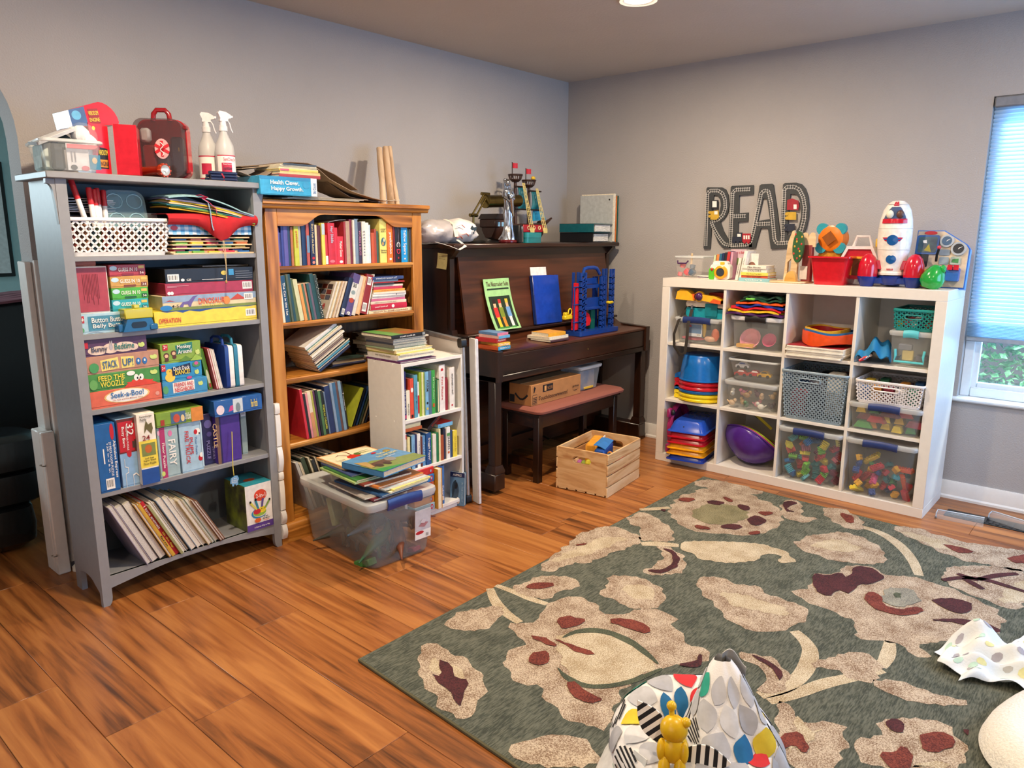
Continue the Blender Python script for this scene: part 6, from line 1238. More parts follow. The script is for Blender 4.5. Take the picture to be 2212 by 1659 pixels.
g.add(vs,fs);g.sph((hx,-.003,.334),(.0145,.016,.020),14);g.sph((hx,-.0185,.331),(.003,.004,.004),6,k=4)
g.tube([(.026,0,.288),(.036,-.006,.262),(.022,-.03,.246),(-.006,-.034,.252)],[.010,.009,.008,.007],8);g.tube([(-.022,0,.288),(-.034,-.008,.26),(-.012,-.034,.236),(.014,-.036,.238)],[.010,.009,.008,.007],8)
g.ob('figure',SV,st_)
g=G();g.sph((hx,.004,.340),(.018,.018,.020),12);g.sph((hx+.012,.006,.35),(.009,.01,.009),8,k=6);g.sph((hx-.012,.006,.352),(.009,.01,.009),8,k=6)
for s in(-1,1):g.tube([(hx+s*.014,.004,.335),(hx+s*.02,.004,.315),(hx+s*.022,-.004,.295)],[.008,.008,.005],8)
g.ob('hair',SV,st_)
g=G()
for i in range(10):a=i*2.4;g.sph((.012*math.cos(a)*(.4+.06*i)-.002,-.040,.262+.010*math.sin(a)*(.4+.08*i)),.0075,8,k=5)
g.tube([(.0,-.038,.25),(.012,-.03,.19),(.022,-.028,.15)],[.012,.010,.004],8);g.ob('flowers',SV,st_)
# toy pirate ship
y=-.20;SB=K('#3a2015',rough=.45,var=.15);xS0,xS1=XP(705,700,y),XP(1330,700,y);L=min(xS1-xS0,.62)
sh=thing('toy_ship','brown toy pirate ship with teal sails, cream rope ladders and two red flags','toy ship',(xS0+.01,y,LT_));s=L
def zz_(b):return ZP(960,b,y)-LT_
zh=zz_(628)
hull=[]
for u,w_,zb,ztp in((0,.055,.03,zz_(640)),(.12,.07,.012,zz_(655)),(.35,.075,.002,zh),(.6,.07,.004,zh),(.75,.045,.012,zh+.006),(.84,.012,.05,zh+.012)):
 hull.append([(u*s,-w_,ztp),(u*s,-w_*.95,(ztp+zb)*.55),(u*s,-w_*.45,zb),(u*s,w_*.45,zb),(u*s,w_*.95,(ztp+zb)*.55),(u*s,w_,ztp)])
G().loft(hull).ob('hull',SB,sh)
st0=zz_(548)
G().box((-.01,-.066,zz_(665)),(s*.24,.066,st0-.03),c=.006).ob('stern_cabin',SB,sh);G().prism([(-.014,st0-.03),(s*.245,st0-.03),(s*.22,st0+.0),(.01,st0+.0)],-.07,.07,ax='y').ob('stern_roof',K('#23130c',rough=.5),sh)
for i in range(4):G().box((.012+i*s*.055,-.0675,zz_(655)),(.012+i*s*.055+.022,-.0655,zz_(618)),c=.003).ob('stern_window',K('#7fb0d0'),sh)
G().box((s*.38,-.0775,zh*.55),(s*.72,-.066,zh-.006),c=.003).ob('red_stripe',K('#a81e2c'),sh)
for i in range(3):G().tube([(s*(.46+.085*i)+.011*math.cos(a*.785),-.079,zh*.78+.011*math.sin(a*.785))for a in range(8)],.0028,5,closed=True).ob('porthole',K('#e0cf9a'),sh)
for mx,topz,nz in((.40,235,195),(.61,270,235)):
 X=s*mx;zn=zz_(nz+65);ztp=zz_(nz)
 G().cyl((X,0,zh-.01),(X,0,zn+.005),.012,.010,10).ob('mast',SB,sh)
 g=G();g.lathe([(.02,zn),(.036,zn+.014),(.036,zn+.018),(.02,zn+.018)],16,mtx=TR(X,0,0))
 g.tube([(X+.043*math.cos(a*.39),.043*math.sin(a*.39),ztp)for a in range(16)],.004,6,closed=True)
 for a in range(9):g.cyl((X+.034*math.cos(a*.698),.034*math.sin(a*.698),zn+.014),(X+.043*math.cos(a*.698),.043*math.sin(a*.698),ztp),.0035,n=5)
 g.ob('crows_nest',SB,sh)['kind']='stuff'
 zf=zz_(92 if mx<.5 else 132)
 G().cyl((X-.03,0,ztp-.02),(X-.03,0,zf+.004),.003,n=6).ob('flag_pole',K('#2a1a14'),sh);G().grid(5,3,lambda u,v:(X-.028+.045*u,.004*math.sin(u*5),zf-.03+.03*v),th=(0,.002,0)).ob('flag',K('#b81e2c'),sh)
 zs0,zs1=zz_(500),zz_(300+(30 if mx>.5 else 0))
 G().grid(10,10,lambda u,v:(X+.012+.075*u+.012*math.sin(PI*v),-.012-.03*math.sin(PI*u)*math.sin(PI*v),zs0+(zs1-zs0)*v),th=(0,.004,0)).ob('sail',K('#1d6f7c',rough=.4),sh)
 for zz2 in(zs0,zs1):G().cyl((X-.02,-.014,zz2),(X+.105,-.014,zz2),.005,n=8).ob('yard',K('#2a1a14'),sh)
 p0,p1=V((X+.065,-.085,zh*.5+.01)),V((X+.018,-.05,zn-.005));g=G();YL=K('#dcc77a',rough=.5)
 for sg in(-1,0,1):g.tube([p0+V((sg*.019,0,0)),p1+V((sg*.009,0,0))],.0024,5)
 for i in range(12):q=p0.lerp(p1,i/12);w_=.019-.010*i/12;g.tube([q+V((-w_,0,0)),q+V((w_,0,0))],.002,5)
 g.box((p0.x-.02,p0.y-.004,p0.z-.012),(p0.x+.02,p0.y+.004,p0.z+.02),c=.003);g.ob('rope_ladder',YL,sh)['kind']='stuff'
G().grid(10,8,lambda u,v:(s*.68+s*.22*u*(1-v*.9),-.01*math.sin(PI*u),zz_(600)+.0+(zz_(390)-zz_(600))*v+.01*u),th=(0,.004,0)).ob('jib_sail',K('#1f8fb8',rough=.4),sh)
G().tube([(s*.78,0,zh),(s*.88,0,zz_(620)),(s*.99,0,zz_(570))],[.022,.014,.006],8).ob('bowsprit',SB,sh)
G().sph((s*.83,0,zh+.016),(.022,.02,.03),10).ob('figurehead',K('#7a4a2a',var=.3,scale=90),sh)
G().sph((s*.64,-.02,zz_(215)),(.016,.014,.012),8,k=6).ob('yellow_figure',K('#e0b82e'),sh)
# small things in front of the ship
y=-.455;x0=XP(988,790,y)
hm=thing('harmonica_case','small black case with a ribbed silver strip standing by the statuette','case',(x0,y,LT_));hz=ZP(1000,640,y)-LT_
G().box((0,0,0),(.028,.07,hz),c=.003).ob('case',BLACK,hm);g=G().box((.028,.004,.002),(.046,.05,hz-.006),c=.003)
for i in range(10):g.box((.030,.002,hz*(.1+.08*i)),(.044,.004,hz*(.1+.08*i)+.002))
g.ob('silver_strip',M('#9fa4a8',.25,metal=1),hm)['kind']='stuff'
x0,x1=XP(1052,790,y),XP(1278,780,y);x1=min(x1,x0+.19)
tc_=thing('teal_case','teal translucent plastic pencil case lying on the piano lid','case',(x0+.01,y,LT_),.12);hz=ZP(1150,705,y)-LT_
TL=K('#1d7478',rough=.25);G().prism(rr(0,.165,0,.09,.02),0,hz*.5,mtx=None).ob('base',TL,tc_);G().prism(rr(-.002,.167,-.002,.092,.021),hz*.5,hz).ob('lid',K('#237f82',rough=.25),tc_)
# binders
def binder(label,T,w,d,t,mat,rings=True):
 """ring binder lying flat: spine on the local -x side, pages towards -y end visible"""
 b=thing('ring_binder',label,'binder',mtx=T)
 G().box((0,0,0),(w,d,.003),c=.001).box((0,0,t-.003),(w,d,t),c=.001).box((0,0,0),(.003,d,t),c=.001).ob('cover',mat,b)
 G().box((.03,.012,.006),(w-.012,d-.01,t-.008)).ob('pages',M('#dcd8ce',.8,var=.25,scale=300,name='binder_pages',stretch=(.1,.1,1)),b)
 if rings:G().tube([(.012,.02,.006),(.008,.02,t*.5),(.014,.02,t-.006),(.03,.02,t-.008),(.036,.02,t*.5),(.03,.02,.008)],.0022,6,closed=True).ob('ring',M('#c9ccd0',.2,metal=1),b)
 return b
yb2=-.475;xb_=-.335;zb1=ZP(1500,705,-.47);hb1=zb1-LT_
binder('black ring binder full of paper lying under the teal binder',TR(xb_+.008,yb2+.012,LT_),.205,.27,max(.04,hb1),K('#15161a'))
hb2=ZP(1400,622,-.47)-LT_-hb1
binder('teal ring binder full of paper lying on top of the black binder',TR(xb_,yb2,LT_+hb1+.001),.218,.28,max(.045,hb2),K('#125c66',rough=.35))
hs=ZP(1620,372,-.35)-LT_
for i,(c,nm,w_,hh)in enumerate((('#b9bcba','pale grey',.030,hs),('#cf7f45','orange',.022,hs-.004),('#2f6156','dark green',.022,hs-.002))):
 x=-.112+(0,.0335,.0575)[i]
 b=thing('ring_binder',f'{nm} ring binder standing upright at the right end of piano lid','binder',(x,-.47+.004*i,LT_),0,'binders standing on the piano')
 G().box((0,0,0),(.003,.27,hh),c=.001).box((w_-.003,0,0),(w_,.27,hh),c=.001).box((0,.267,0),(w_,.27,hh),c=.001).box((.003,.008,.004),(w_-.003,.02,hh-.006)).ob('cover',K(c),b)
 if i==0:
  G().box((.004,-.004,.004),(w_-.006,.26,hh+.008)).ob('pages',PAGE,b);G().sph((-.0005,.03,hh-.03),(.001,.006,.006),10,k=6).ob('hole',BLACK,b)
# sticky note on the piano side
sn=G().grid(3,5,lambda u,v:(-.0012-.006*(1-v)**3,-.075*u,-.082*(1-v)),th=(-.0004,0,0)).ob('sticky_note',K('#b8ad78',rough=.8),None,mtx=TR(px0-.001,-.335,1.273)@RX(.08));tag(sn,'pale yellow sticky note stuck on the piano side','note')
g=G()
for i in range(4):g.box((-.0022,-.012,-.02-.011*i),(-.0019,-.045-.012*(i%2),-.018-.011*i))
g.ob('handwriting',K('#6a6448'),sn)
# music on the desk
def desk_frame(xc,z0,tilt=.149):return TR(xc,desk_y(z0)-.014,z0)@RX(-tilt+.0)
sm_=thing('sheet_music','pale green sheet music booklet titled The Nutcracker Suite propped on the piano','sheet music',mtx=desk_frame(-1.262,.840))
Wm,Hm=.215,.29
def curl(u,v):return(-.0+Wm*(u-.5)+.018*(1-v)**2,-.004-.042*(1-v)**2.2+.006,Hm*v)
G().grid(8,14,curl,th=(0,.0015,0)).ob('cover',K('#9fd08a',rough=.5),sm_)
def onc(u,v,lift):x,y_,z_=curl(u,v);return(x,y_-lift,z_)
g=G();g.grid(4,8,lambda u,v:onc(.10+.82*u,.04+.62*v,.0008),0);g.grid(4,1,lambda u,v:onc(.10+.84*u,.785+.03*v,.0009),0);g.ob('picture',K('#1f3320'),sm_,fix=False)
ncs=[]
for i,(u0,c1,c2,c3)in enumerate(((.26,'#c8302f','#e0c030','#2a1a14'),(.47,'#7a8a2c','#d88a30','#c8302f'),(.74,'#6f9ccc','#e6dcd8','#d8b83a'))):
 for(du,v0,v1,w_,c)in((0,.06,.26,.11,c2),(0,.24,.44,.16,c1),(0,.44,.52,.10,'#e0b48c'),(0,.52,.60,.11,c3),(0,.03,.06,.18,'#3f8f3a')):
  ncs.append((u0-w_/2,v0,u0+w_/2,v1,K(c)))
g=G();ml=[]
for u0,v0,u1,v1,m_ in ncs:
 if m_ not in ml:ml.append(m_)
 g.grid(2,4,lambda u,v:onc(u0+(u1-u0)*u,v0+(v1-v0)*v,.0016),ml.index(m_))
g.ob('painted_soldiers',ml,sm_,fix=False)['kind']='stuff'
x_,y_,z_=curl(.5,.90);txt('The Nutcracker Suite',Wm*.86,Hm*.09,K('#5a1f24',var=0),sm_,(x_+.004,y_-.002,z_),stretch=True)
bb_=thing('ring_binder','royal blue ring binder propped on the piano music desk','binder',mtx=desk_frame(-.836,.840)@RY(.02))
G().box((-.125,-.012,.0),(.125,.010,.292),c=.003).ob('cover',K('#1f44a8',rough=.18),bb_);G().box((-.129,-.013,0),(-.121,.011,.292),c=.003).ob('spine',K('#15306f',rough=.25),bb_)
wn=G().box((-.075,-.001,.0),(.075,.001,.34)).ob('paper_note',K('#e9e6de',rough=.8),None,mtx=desk_frame(-.85,.843)@TR(-.02,.012,.0)@RY(.01));tag(wn,'white note paper sticking up behind the blue binder','paper')
# toy garage
A=at(*CG(290,1425),z=FBT);B=at(*CG(930,1300),z=FBT);BG=K('#123a86',rough=.32)
ga=thing('toy_garage','blue plastic toy car garage tower with red chute and yellow cars lift','toy garage',(A.x+.005,-.715,FBT+.004),0);gw=B.x-A.x
Zg=lambda b:at(*CG(500,b),y=-.66).z-FBT-.004
G().prism(rr(0,gw,0,.13,.012),0,.026).ob('base',BG,ga)
hT=Zg(215)
def tower(x,w_,top,nm):
 g=G()
 for yy in(.03,.085):
  for xx in(x,x+w_-.014):g.box((xx,yy,.026),(xx+.014,yy+.012,top))
 n_=9
 for i in range(n_):z0_=.04+(top-.06)*i/n_;z1_=z0_+(top-.06)/n_;g.tube([(x+.006,.033,z0_),(x+w_-.006,.033,z1_)],.004,4);g.box((x,.03,z0_),(x+w_,.045,z0_+.006))
 g.ob(nm,BG,ga)['kind']='stuff'
tower(.035,.062,hT,'lattice_tower');tower(gw*.60,.045,Zg(310),'lattice_tower');tower(gw-.062,.045,Zg(180),'lattice_tower')
G().box((.095,.07,Zg(430)),(gw*.62,.085,Zg(330))).box((.095,.05,Zg(500)),(gw*.62,.085,Zg(440))).ob('top_panel',BG,ga);G().box((.095,.05,Zg(830)),(gw*.62,.085,Zg(670))).ob('middle_panel',BG,ga);G().box((.095,.03,Zg(870)),(gw*.62,.10,Zg(825)),c=.003).ob('floor_deck',BG,ga)
G().box((gw*.70,.06,.026),(gw-.06,.075,Zg(300))).box((gw*.76,.04,.026),(gw*.78,.06,Zg(300))).ob('lift_panel',BG,ga)
G().tube([(gw*.22,.06,Zg(290)),(gw*.26,.06,Zg(160)),(gw*.34,.06,Zg(140)),(gw*.50,.06,Zg(140)),(gw*.58,.06,Zg(160)),(gw*.66,.06,Zg(260))],.010,8,flat=(.012,.009)).ob('carry_handle',BG,ga)
RC2=K('#d8202c',rough=.25)
G().prism([(.006,.035),(.05,.035),(.046,Zg(700)),(.04,Zg(390)),(.024,Zg(390)),(.016,Zg(700))],.05,.075,ax='y').ob('red_chute',RC2,ga)
G().prism([(.10,.05),(.165,.05),(.18,.08),(.16,Zg(950)),(.115,Zg(890)),(.10,Zg(890))],.052,.066,ax='y').ob('red_ramp',RC2,ga)
G().box((.19,.06,.026),(gw*.56,.08,Zg(890))).ob('green_panel',K('#0f5a4a'),ga)
YC2=K('#e2c21e',rough=.35);G().box((gw*.80,.02,Zg(800)),(gw*.92,.05,Zg(755)),c=.005).ob('lift_car',YC2,ga)
g=G().box((-.075,.06,Zg(1000)),(-.0,.085,Zg(930)),c=.004);g.box((-.07,.062,Zg(930)),(-.045,.083,Zg(880)),c=.003);g.ob('yellow_platform',YC2,ga);G().tube([(-.015+.017*math.cos(a*.6),.07,Zg(880)+.02*math.sin(a*.6))for a in range(11)],.004,6,closed=True).ob('crank_wheel',YC2,ga)
for z_ in(Zg(1050),Zg(750),Zg(450)):G().box((-.005,.045,z_-.006),(.05,.06,z_),c=.002).ob('rail_arm',BG,ga)
G().cyl((.0,.05,.026),(.0,.05,Zg(450)),.004,n=6).ob('rail_post',BG,ga)
# small card boxes and books on the closed key lid
def card(label,T,w,d,h,c1,c2,words,tc,group='card game boxes on the piano'):
 r=thing('card_box',label,'card game',mtx=T,group=group)
 G().box((0,0,0),(w,d,h),c=.001).ob('box',K(c1),r);G().box((.0,-.0012,.0005),(w,-.0001,h-.0005)).ob('front_print',K(c2),r)
 if words:txt(words,w*.8,h*.6,tc,r,(w/2,-.002,h/2),stretch=True,bold=.015)
 return r
cx_,cy_,cz_=-1.555,-.742,.7795
for i,(c1,c2,wd_,nm,w,h,a)in enumerate((('#c8582a','#2f9fcf','Alphabet Go Fish','orange and blue card game box, bottom of the small stack on the piano',.10,.020,.05),('#d8b03a','#e2b23e','Go Fish','yellow card game box, second up on the left end of the piano',.085,.017,-.12),('#c22c30','#c8363a','Alphabet','red card game box, middle of the small stack on the piano',.085,.021,.10),('#e0b8ac','#5fa6d0','','pink and light blue card game box, fourth up on the piano',.09,.016,.03),('#5f88b8','#d07a98','','blue and pink card game box, top of the small piano stack',.08,.014,-.04))):
 card(nm,TR(cx_+.004*(i%2),cy_+.006*(i%3),cz_)@RZ(a),w,.14,h,c1,c2,wd_,TW);cz_+=h+.0007
mz=FBT+.005
for i,(c,nm,w,d,h,a)in enumerate((('#4a3038','dark maroon paperback lying lowest of three on the piano lid',.17,.15,.010,-.02),('#efe4d4','white paperback in the middle of three on the piano lid',.185,.16,.017,.03),('#dfa02a','orange paperback on top of three on the piano lid',.15,.13,.020,-.06))):
 book(nm,h,w,d,K(c),FLAT(-1.105+.004*i,-.735+.012*i,mz,a),i!=1,'three books on the piano lid',False);mz+=h+.0006
# ================================================================ piano bench with parcel and bin
bn=thing('piano_bench','dark walnut piano bench with a dusty rose seat cushion','bench',(-1.288,-.801,0));bw2,bd2,bh2=.79,.27,.385
for x in(0,bw2-.04):
 for y_ in(0,bd2-.04):
  G().box((x,y_,0),(x+.04,y_+.04,bh2),c=.003).ob('leg',PNV,bn)
 G().prism([(.04,.05),(.06,.075),(bd2-.06,.075),(bd2-.04,.05),(bd2-.04,.125),(.04,.125)],x+.01,x+.03,ax='x').ob('side_stretcher',PN,bn)
for y_ in(.006,bd2-.026):G().box((.04,y_,.315),(bw2-.04,y_+.02,bh2)).ob('apron',PN,bn)
for x in(.008,bw2-.028):G().box((x,.04,.315),(x+.02,bd2-.04,bh2)).ob('apron',PN,bn)
G().box((-.012,-.012,bh2),(bw2+.012,bd2+.012,bh2+.014),c=.003).ob('seat_board',PN,bn)
g=G();o=lambda e,z:[(p[0],p[1],z)for p in rr(-.03-e,bw2+.035+e,-.035-e,bd2+.015+e,.05,5)]
g.loft([o(-.012,bh2+.0145),o(.004,bh2+.022),o(.006,bh2+.034),o(-.006,bh2+.046),o(-.03,bh2+.050)]);g.ob('seat_cushion',M('#8f5446',.95,var=.12,scale=400,bump=.4,bscale=600,name='rose_corduroy'),bn)
CT_=bh2+.0505
A=at(*CP(970,812),z=CT_);B=at(*CP(1400,692),z=CT_)
hB=at(*CP(985,625),y=A.y).z-CT_
yA=max(A.y,-.80)
cbx=thing('cardboard_box','long brown cardboard delivery box with black print on the piano bench','cardboard box',(A.x+.03,yA+.0,CT_),math.atan2((B-A).y,(B-A).x)*.5);wB=min((B-A).length,.50);CARD=M('#b07a48',.85,var=.06,scale=20,name='cardboard')
hB=min(hB,.152);G().box((0,0,0),(wB,.16,hB),c=.002).ob('carton',CARD,cbx);G().box((.002,.076,hB),(wB-.002,.084,hB+.0006)).ob('tape_seam',M('#c49a6a',.4),cbx)
g=G();mats=decals(g,wB,hB,[('r',.22,.56,.42,.90,TB),('r',.025,.06,.11,.52,TB),('r',.03,.08,.105,.5,CARD),('r',.035,.12,.1,.16,TB),('r',.035,.2,.1,.24,TB),('r',.035,.28,.1,.32,TB),('r',.035,.36,.1,.4,TB),('p',[(.04,.64),(.05,.8),(.035,.8),(.06,.93),(.085,.8),(.07,.8),(.06,.64)],TB),('r',.245,.6,.285,.85,K('#d8a060')),('p',[(.82,.30),(.86,.24),(.90,.24),(.95,.31),(.9,.27),(.86,.27)],TB)]);g.ob('printed_panel',mats,cbx,fix=False)
txt('Touchdooowwwnnn!',wB*.58,hB*.2,TB,cbx,(wB*.42,-.004,hB*.30),stretch=True,bold=.01);txt('prime',wB*.13,hB*.15,TB,cbx,(wB*.885,-.004,hB*.46),stretch=True,bold=.02)
txt('NOW',wB*.10,hB*.18,CARD,cbx,(wB*.35,-.0045,hB*.72),stretch=True)
g=G();g.tube([(-.001,.115-.09*t,hB*.52-.03*math.sin(PI*t))for t in(0,.2,.4,.6,.8,1)],.004,5,flat=(.0012,.006));g.ob('smile_arrow',TB,cbx);G().box((-.0012,.12,.01),(-.0002,.155,hB*.45)).ob('dark_label',TB,cbx)
A2=at(*CP(1405,670),z=CT_);B2=at(*CP(1630,605),z=CT_);x2=A.x+.03+wB+.008
bb2=bin_('clear plastic bin with a blue picture at the right end of bench',x2,min(x2+.22,bn.location.x+bw2+.0),yA+.015,yA+.175,CT_,.155,taper=.015,r=.02,lidh=.016)
o=G().box((.03,.02,.01),(.18,.03,.12),c=.004).ob('picture_box',M('#4a5a78',.5,h2='#8a7a70',scale=14),None,(x2,yA+.015,CT_));tag(o,'blue-grey picture card box inside the clear bin on bench','box')
o=G().box((.06,.012,.008),(.16,.018,.024),c=.003).ob('yellow_toy',K('#d8b03a'),None,(x2,yA+.015,CT_));tag(o,'small yellow toy piece in the bench bin','toy')
# ================================================================ pine crate
PINE=wood('raw_pine','#b98450','#dcb27c','#e8c898',sx=3,sy=3,sz=22,rough=.65,rand=.1,ring=7)
PINEE=wood('raw_pine_end','#b98450','#d9ae78','#e6c492',sx=16,sy=4,sz=16,rough=.65,rand=.05,ring=10)
c0=at(1308,1076,z=0);cA=at(1198,1058,z=0);cC=at(1377,1031,z=0);ca=math.atan2((cC-c0).y,(cC-c0).x);cl,cwid,chh=.415,.295,.238
ct=thing('pine_crate','raw pine slatted crate with oval hand hole holding cloth toys','crate',mtx=TR(c0.x,c0.y,.0005)@RZ(ca))
def endp(x):
 hole=rr(cwid*.31,cwid*.69,chh*.68,chh*.84,.02,5)[::-1];k=max(range(len(hole)),key=lambda i:hole[i][1]-hole[i][0])
 out=[(0,chh),(0,.012),(cwid,.012),(cwid,chh),(0,chh)]+hole[k:]+hole[:k+1]
 return G().prism(out,x,x+.014,ax='x')
endp(.0).ob('end_board',PINEE,ct,ang=25);endp(cl-.014).ob('end_board',PINEE,ct,ang=25)
for sgn,y_ in((0,-.009),(1,cwid)):
 for i in range(4):G().box((-.0005,y_,.0+i*.0605),(cl,y_+.009,.0+i*.0605+.0535),c=.0015).ob('slat',PINE,ct)
for i in range(5):G().box((.0,.008+i*.058,.003),(cl,.008+i*.058+.048,.0115),c=.001).ob('bottom_slat',PINE,ct)
CMt=ct.matrix_basis.copy()
bk_=thing('cloth_block','blue fabric storage pouch standing in the pine crate','cloth toy',mtx=CMt@TR(.08,.05,.0125)@RZ(.22))
G().box((0,0,.0),(.205,.06,.225),c=.012).ob('pouch',M('#1b4fa0',.8,bump=.2,bscale=200),bk_);G().grid(8,4,lambda u,v:(.005+.195*u,.0+.065*v,.226+.02*math.sin(PI*v*.6)*(1-u*.4)),th=(0,0,-.004)).ob('flap',M('#2f74b8',.8),bk_)
b2_=thing('cloth_book','orange and red cloth book leaning behind the blue pouch in the crate','cloth toy',mtx=CMt@TR(.16,.135,.0125)@RZ(.25))
G().box((0,0,.04),(.20,.07,.222),c=.012).ob('orange_body',M('#e39a2a',.8),b2_);G().box((.185,-.006,.13),(.212,.06,.205),c=.008).ob('red_side',M('#c8241f',.8),b2_);G().box((.0,-.004,.216),(.2,.004,.226),c=.003).ob('white_piping',TW,b2_);G().sph((.212,.01,.175),(.012,.016,.02),10,k=6).ob('white_spot',TW,b2_)
rt=thing('bead_rattle','blue bead rattle with orange ring along the crate front','toy',mtx=CMt@TR(.075,.03,.19)@RZ(.1))
g=G().tube([(0,0,.015),(.05,0,.018),(.10,0,.006),(.15,.0,.0)],.007,8);g.ob('handle',K('#2a5fa8'),rt);G().sph((0,0,.016),.013,10).ob('end_ball',K('#3aa0c0'),rt);G().sph((.155,0,0),.013,10).ob('end_ball',K('#3aa0c0'),rt);G().tube([(.035,.012*math.cos(a*.7),.018+.012*math.sin(a*.7))for a in range(9)],.006,6,closed=True).ob('orange_ring',K('#e08a2a'),rt)
for i,(x,y_,z_,c,nm)in enumerate(((.02,.10,.15,'#e8e4dc','white'),(.022,.13,.158,'#d8c83a','yellow'),(.02,.155,.15,'#8a9a3a','green'),(.02,.18,.15,'#b060a0','pink-purple'),(.022,.2,.155,'#c8a07a','tan'))):
 o=G().sph((0,0,0),(.02,.016,.022),10,k=7).ob('soft_toy',M(c,.9),None,mtx=CMt@TR(x+.02,y_,z_));tag(o,f'{nm} small soft toy seen through the crate hand hole','soft toy','soft toys behind the hand hole')
for i,(x,y_,z_,c,nm,sz)in enumerate(((.03,.03,.0125,'#a8a49a','grey',(.05,.2,.13)),(.29,.02,.0125,'#b83a3a','red',(.08,.1,.12)),(.30,.14,.0125,'#2f7a8a','teal',(.09,.12,.10)))):
 o=G().box((0,0,0),sz,c=.015).ob('soft_block',M(c,.9),None,mtx=CMt@TR(x,y_,z_));tag(o,f'{nm} soft cloth block low inside the pine crate','cloth toy')
# ================================================================ white cube storage unit
CUB=M('#e4ded4',.4,var=.015,name='white_cube_laminate');C5=crop(1400,600,3.072);C6=crop(1400,380,3.072)
XF,XB,YA,WQ,HQ=-.441,-.051,-1.0526,1.4985,1.12;FT,IT=.050,.016
cu=thing('cube_shelf','white twelve-cube storage shelf against the right wall holding toy bins','cube shelf',(XF,YA,0),-PI/2);dq=XB-XF
for z in(0,HQ-FT):G().box((0,0,z),(WQ,dq,z+FT),c=.0015).ob('frame_board',CUB,cu)
for x in(0,WQ-FT):G().box((x,.0004,FT),(x+FT,dq,HQ-FT),c=.0015).ob('frame_board',CUB,cu)
CWD=(WQ-2*FT-3*IT)/4;CHT=(HQ-2*FT-2*IT)/3
for c in range(3):G().box((FT+CWD+(CWD+IT)*c,.004,FT),(FT+CWD+(CWD+IT)*c+IT,dq,HQ-FT),c=.001).ob('divider',CUB,cu)
for r in range(2):
 for c in range(4):G().box((FT+(CWD+IT)*c,.004,FT+CHT+(CHT+IT)*r),(FT+(CWD+IT)*c+CWD,dq,FT+CHT+(CHT+IT)*r+IT),c=.001).ob('shelf',CUB,cu)
G().box((FT,dq-.004,FT),(WQ-FT,dq-.001,HQ-FT)).ob('back_panel',CUB,cu)
def cell(c,r):return YA-FT-(CWD+IT)*c,FT+(CHT+IT)*(2-r)+.0005
def put(o,c,r,x,y,z,a=0):
 """place in cube cell (c,r): x from the left side, y depth behind the front edge, z above the cell floor"""
 yl,zf=cell(c,r);o.location=(XF+y,yl-x,zf+z);o.rotation_euler=(0,0,-PI/2+a);return o
def lx(a,b,c,CF=C5,dx=0):return cell(c,0)[0]-at(*CF(a,b),x=XF+dx).y
def frosty(h='#cfd4d2',a=.20):return M(h,.18,alpha=a,var=0,name='clear_bin_wall')
def qbin(label,c,row,x,y,z,w,d,h,**k):return put(bin_(label,0,w,0,d,0,h,body=k.pop('body',frosty()),**k),c,row,x,y,z,0)
def single(g,name,mt,label,cat,c,r,x,y,z,a=0,group=None,**k):o=g.ob(name,mt,**k);tag(o,label,cat,group);return put(o,c,r,x,y,z,a)
# top row, first cube
qbin('clear bin with navy latch and paper label in the first top cube',0,0,.035,.02,0,.285,.34,.155,latch=NAVY,taper=.014,latchw=.6)
for i,(x,z,s,c,nm)in enumerate(((.17,.04,(.02,.02,.08),'#e0b82e','yellow'),(.24,.02,(.04,.02,.06),'#e0704a','coral'),(.10,.01,(.12,.04,.02),'#c04a5a','rose'),(.21,.01,(.06,.04,.03),'#d8a888','tan'))):
 single(G().sph((0,0,s[2]/2),(s[0]/1.6,s[1]/1.6,s[2]/1.6),10,k=7),'toy_food',K(c),f'{nm} plastic toy piece inside the first top cube bin','toy',0,0,.035+x,.06,z+.01)
lb_=single(G().box((0,0,0),(.10,.0012,.075),c=.0004),'bin_label',K('#dfe3e8'),'white and blue paper label stuck on the first cube bin','label',0,0,.105,.030,.045)
g=G();mats=decals(g,.10,.075,[('r',.05,.25,.95,.92,K('#4a7aa8')),('e',.22,.8,.12,.08,TR_),('b',.66,.04,.95,.24,TW)]);g.ob('print',mats,lb_,fix=False)
tb2=put(thing('toy_toolbox','teal and cream plastic toy case with a black shoulder strap on the bin','toy case'),0,0,.085,.05,.156)
G().prism(rr(0,.245,0,.062,.022),0,.16,ax='y').ob('teal_body',K('#1b93a4',rough=.3),tb2);G().prism(rr(-.001,.246,.055,.098,.02),.0,.161,ax='y').ob('cream_top',K('#d8cfc0',rough=.35),tb2);G().prism(rr(.125,.20,.012,.085,.006),-.008,.0,ax='y').ob('clasp',K('#137a88',rough=.3),tb2)
g=G();g.tube([(.0,.02,.06),(-.02,-.045,-.02),(-.03,-.075,-.10),(-.02,-.085,-.17),(.02,-.085,-.215),(.05,-.083,-.205),(.055,-.075,-.13),(.05,-.06,-.04),(.045,-.012,.045)],.006,6,flat=(.011,.0016));g.ob('shoulder_strap',M('#2a241e',.8),tb2);G().cyl((.045,-.014,.05),(.045,-.014,.07),.006,n=8).ob('metal_clip',M('#a8a8a4',.3,metal=1),tb2)
bl_=put(thing('toy_blaster','yellow and orange toy tool with a purple knob on the teal case','toy'),0,0,.032,.015,.258)
G().prism([(0,0),(.115,-.004),(.10,.032),(.07,.055),(.03,.058),(.01,.045)],0,.06,ax='y').ob('yellow_head',K('#efb52a',rough=.35),bl_);G().prism([(.11,.003),(.13,.003),(.13,.036),(.10,.036)],.01,.05,ax='y').ob('orange_neck',K('#e0602a',rough=.35),bl_)
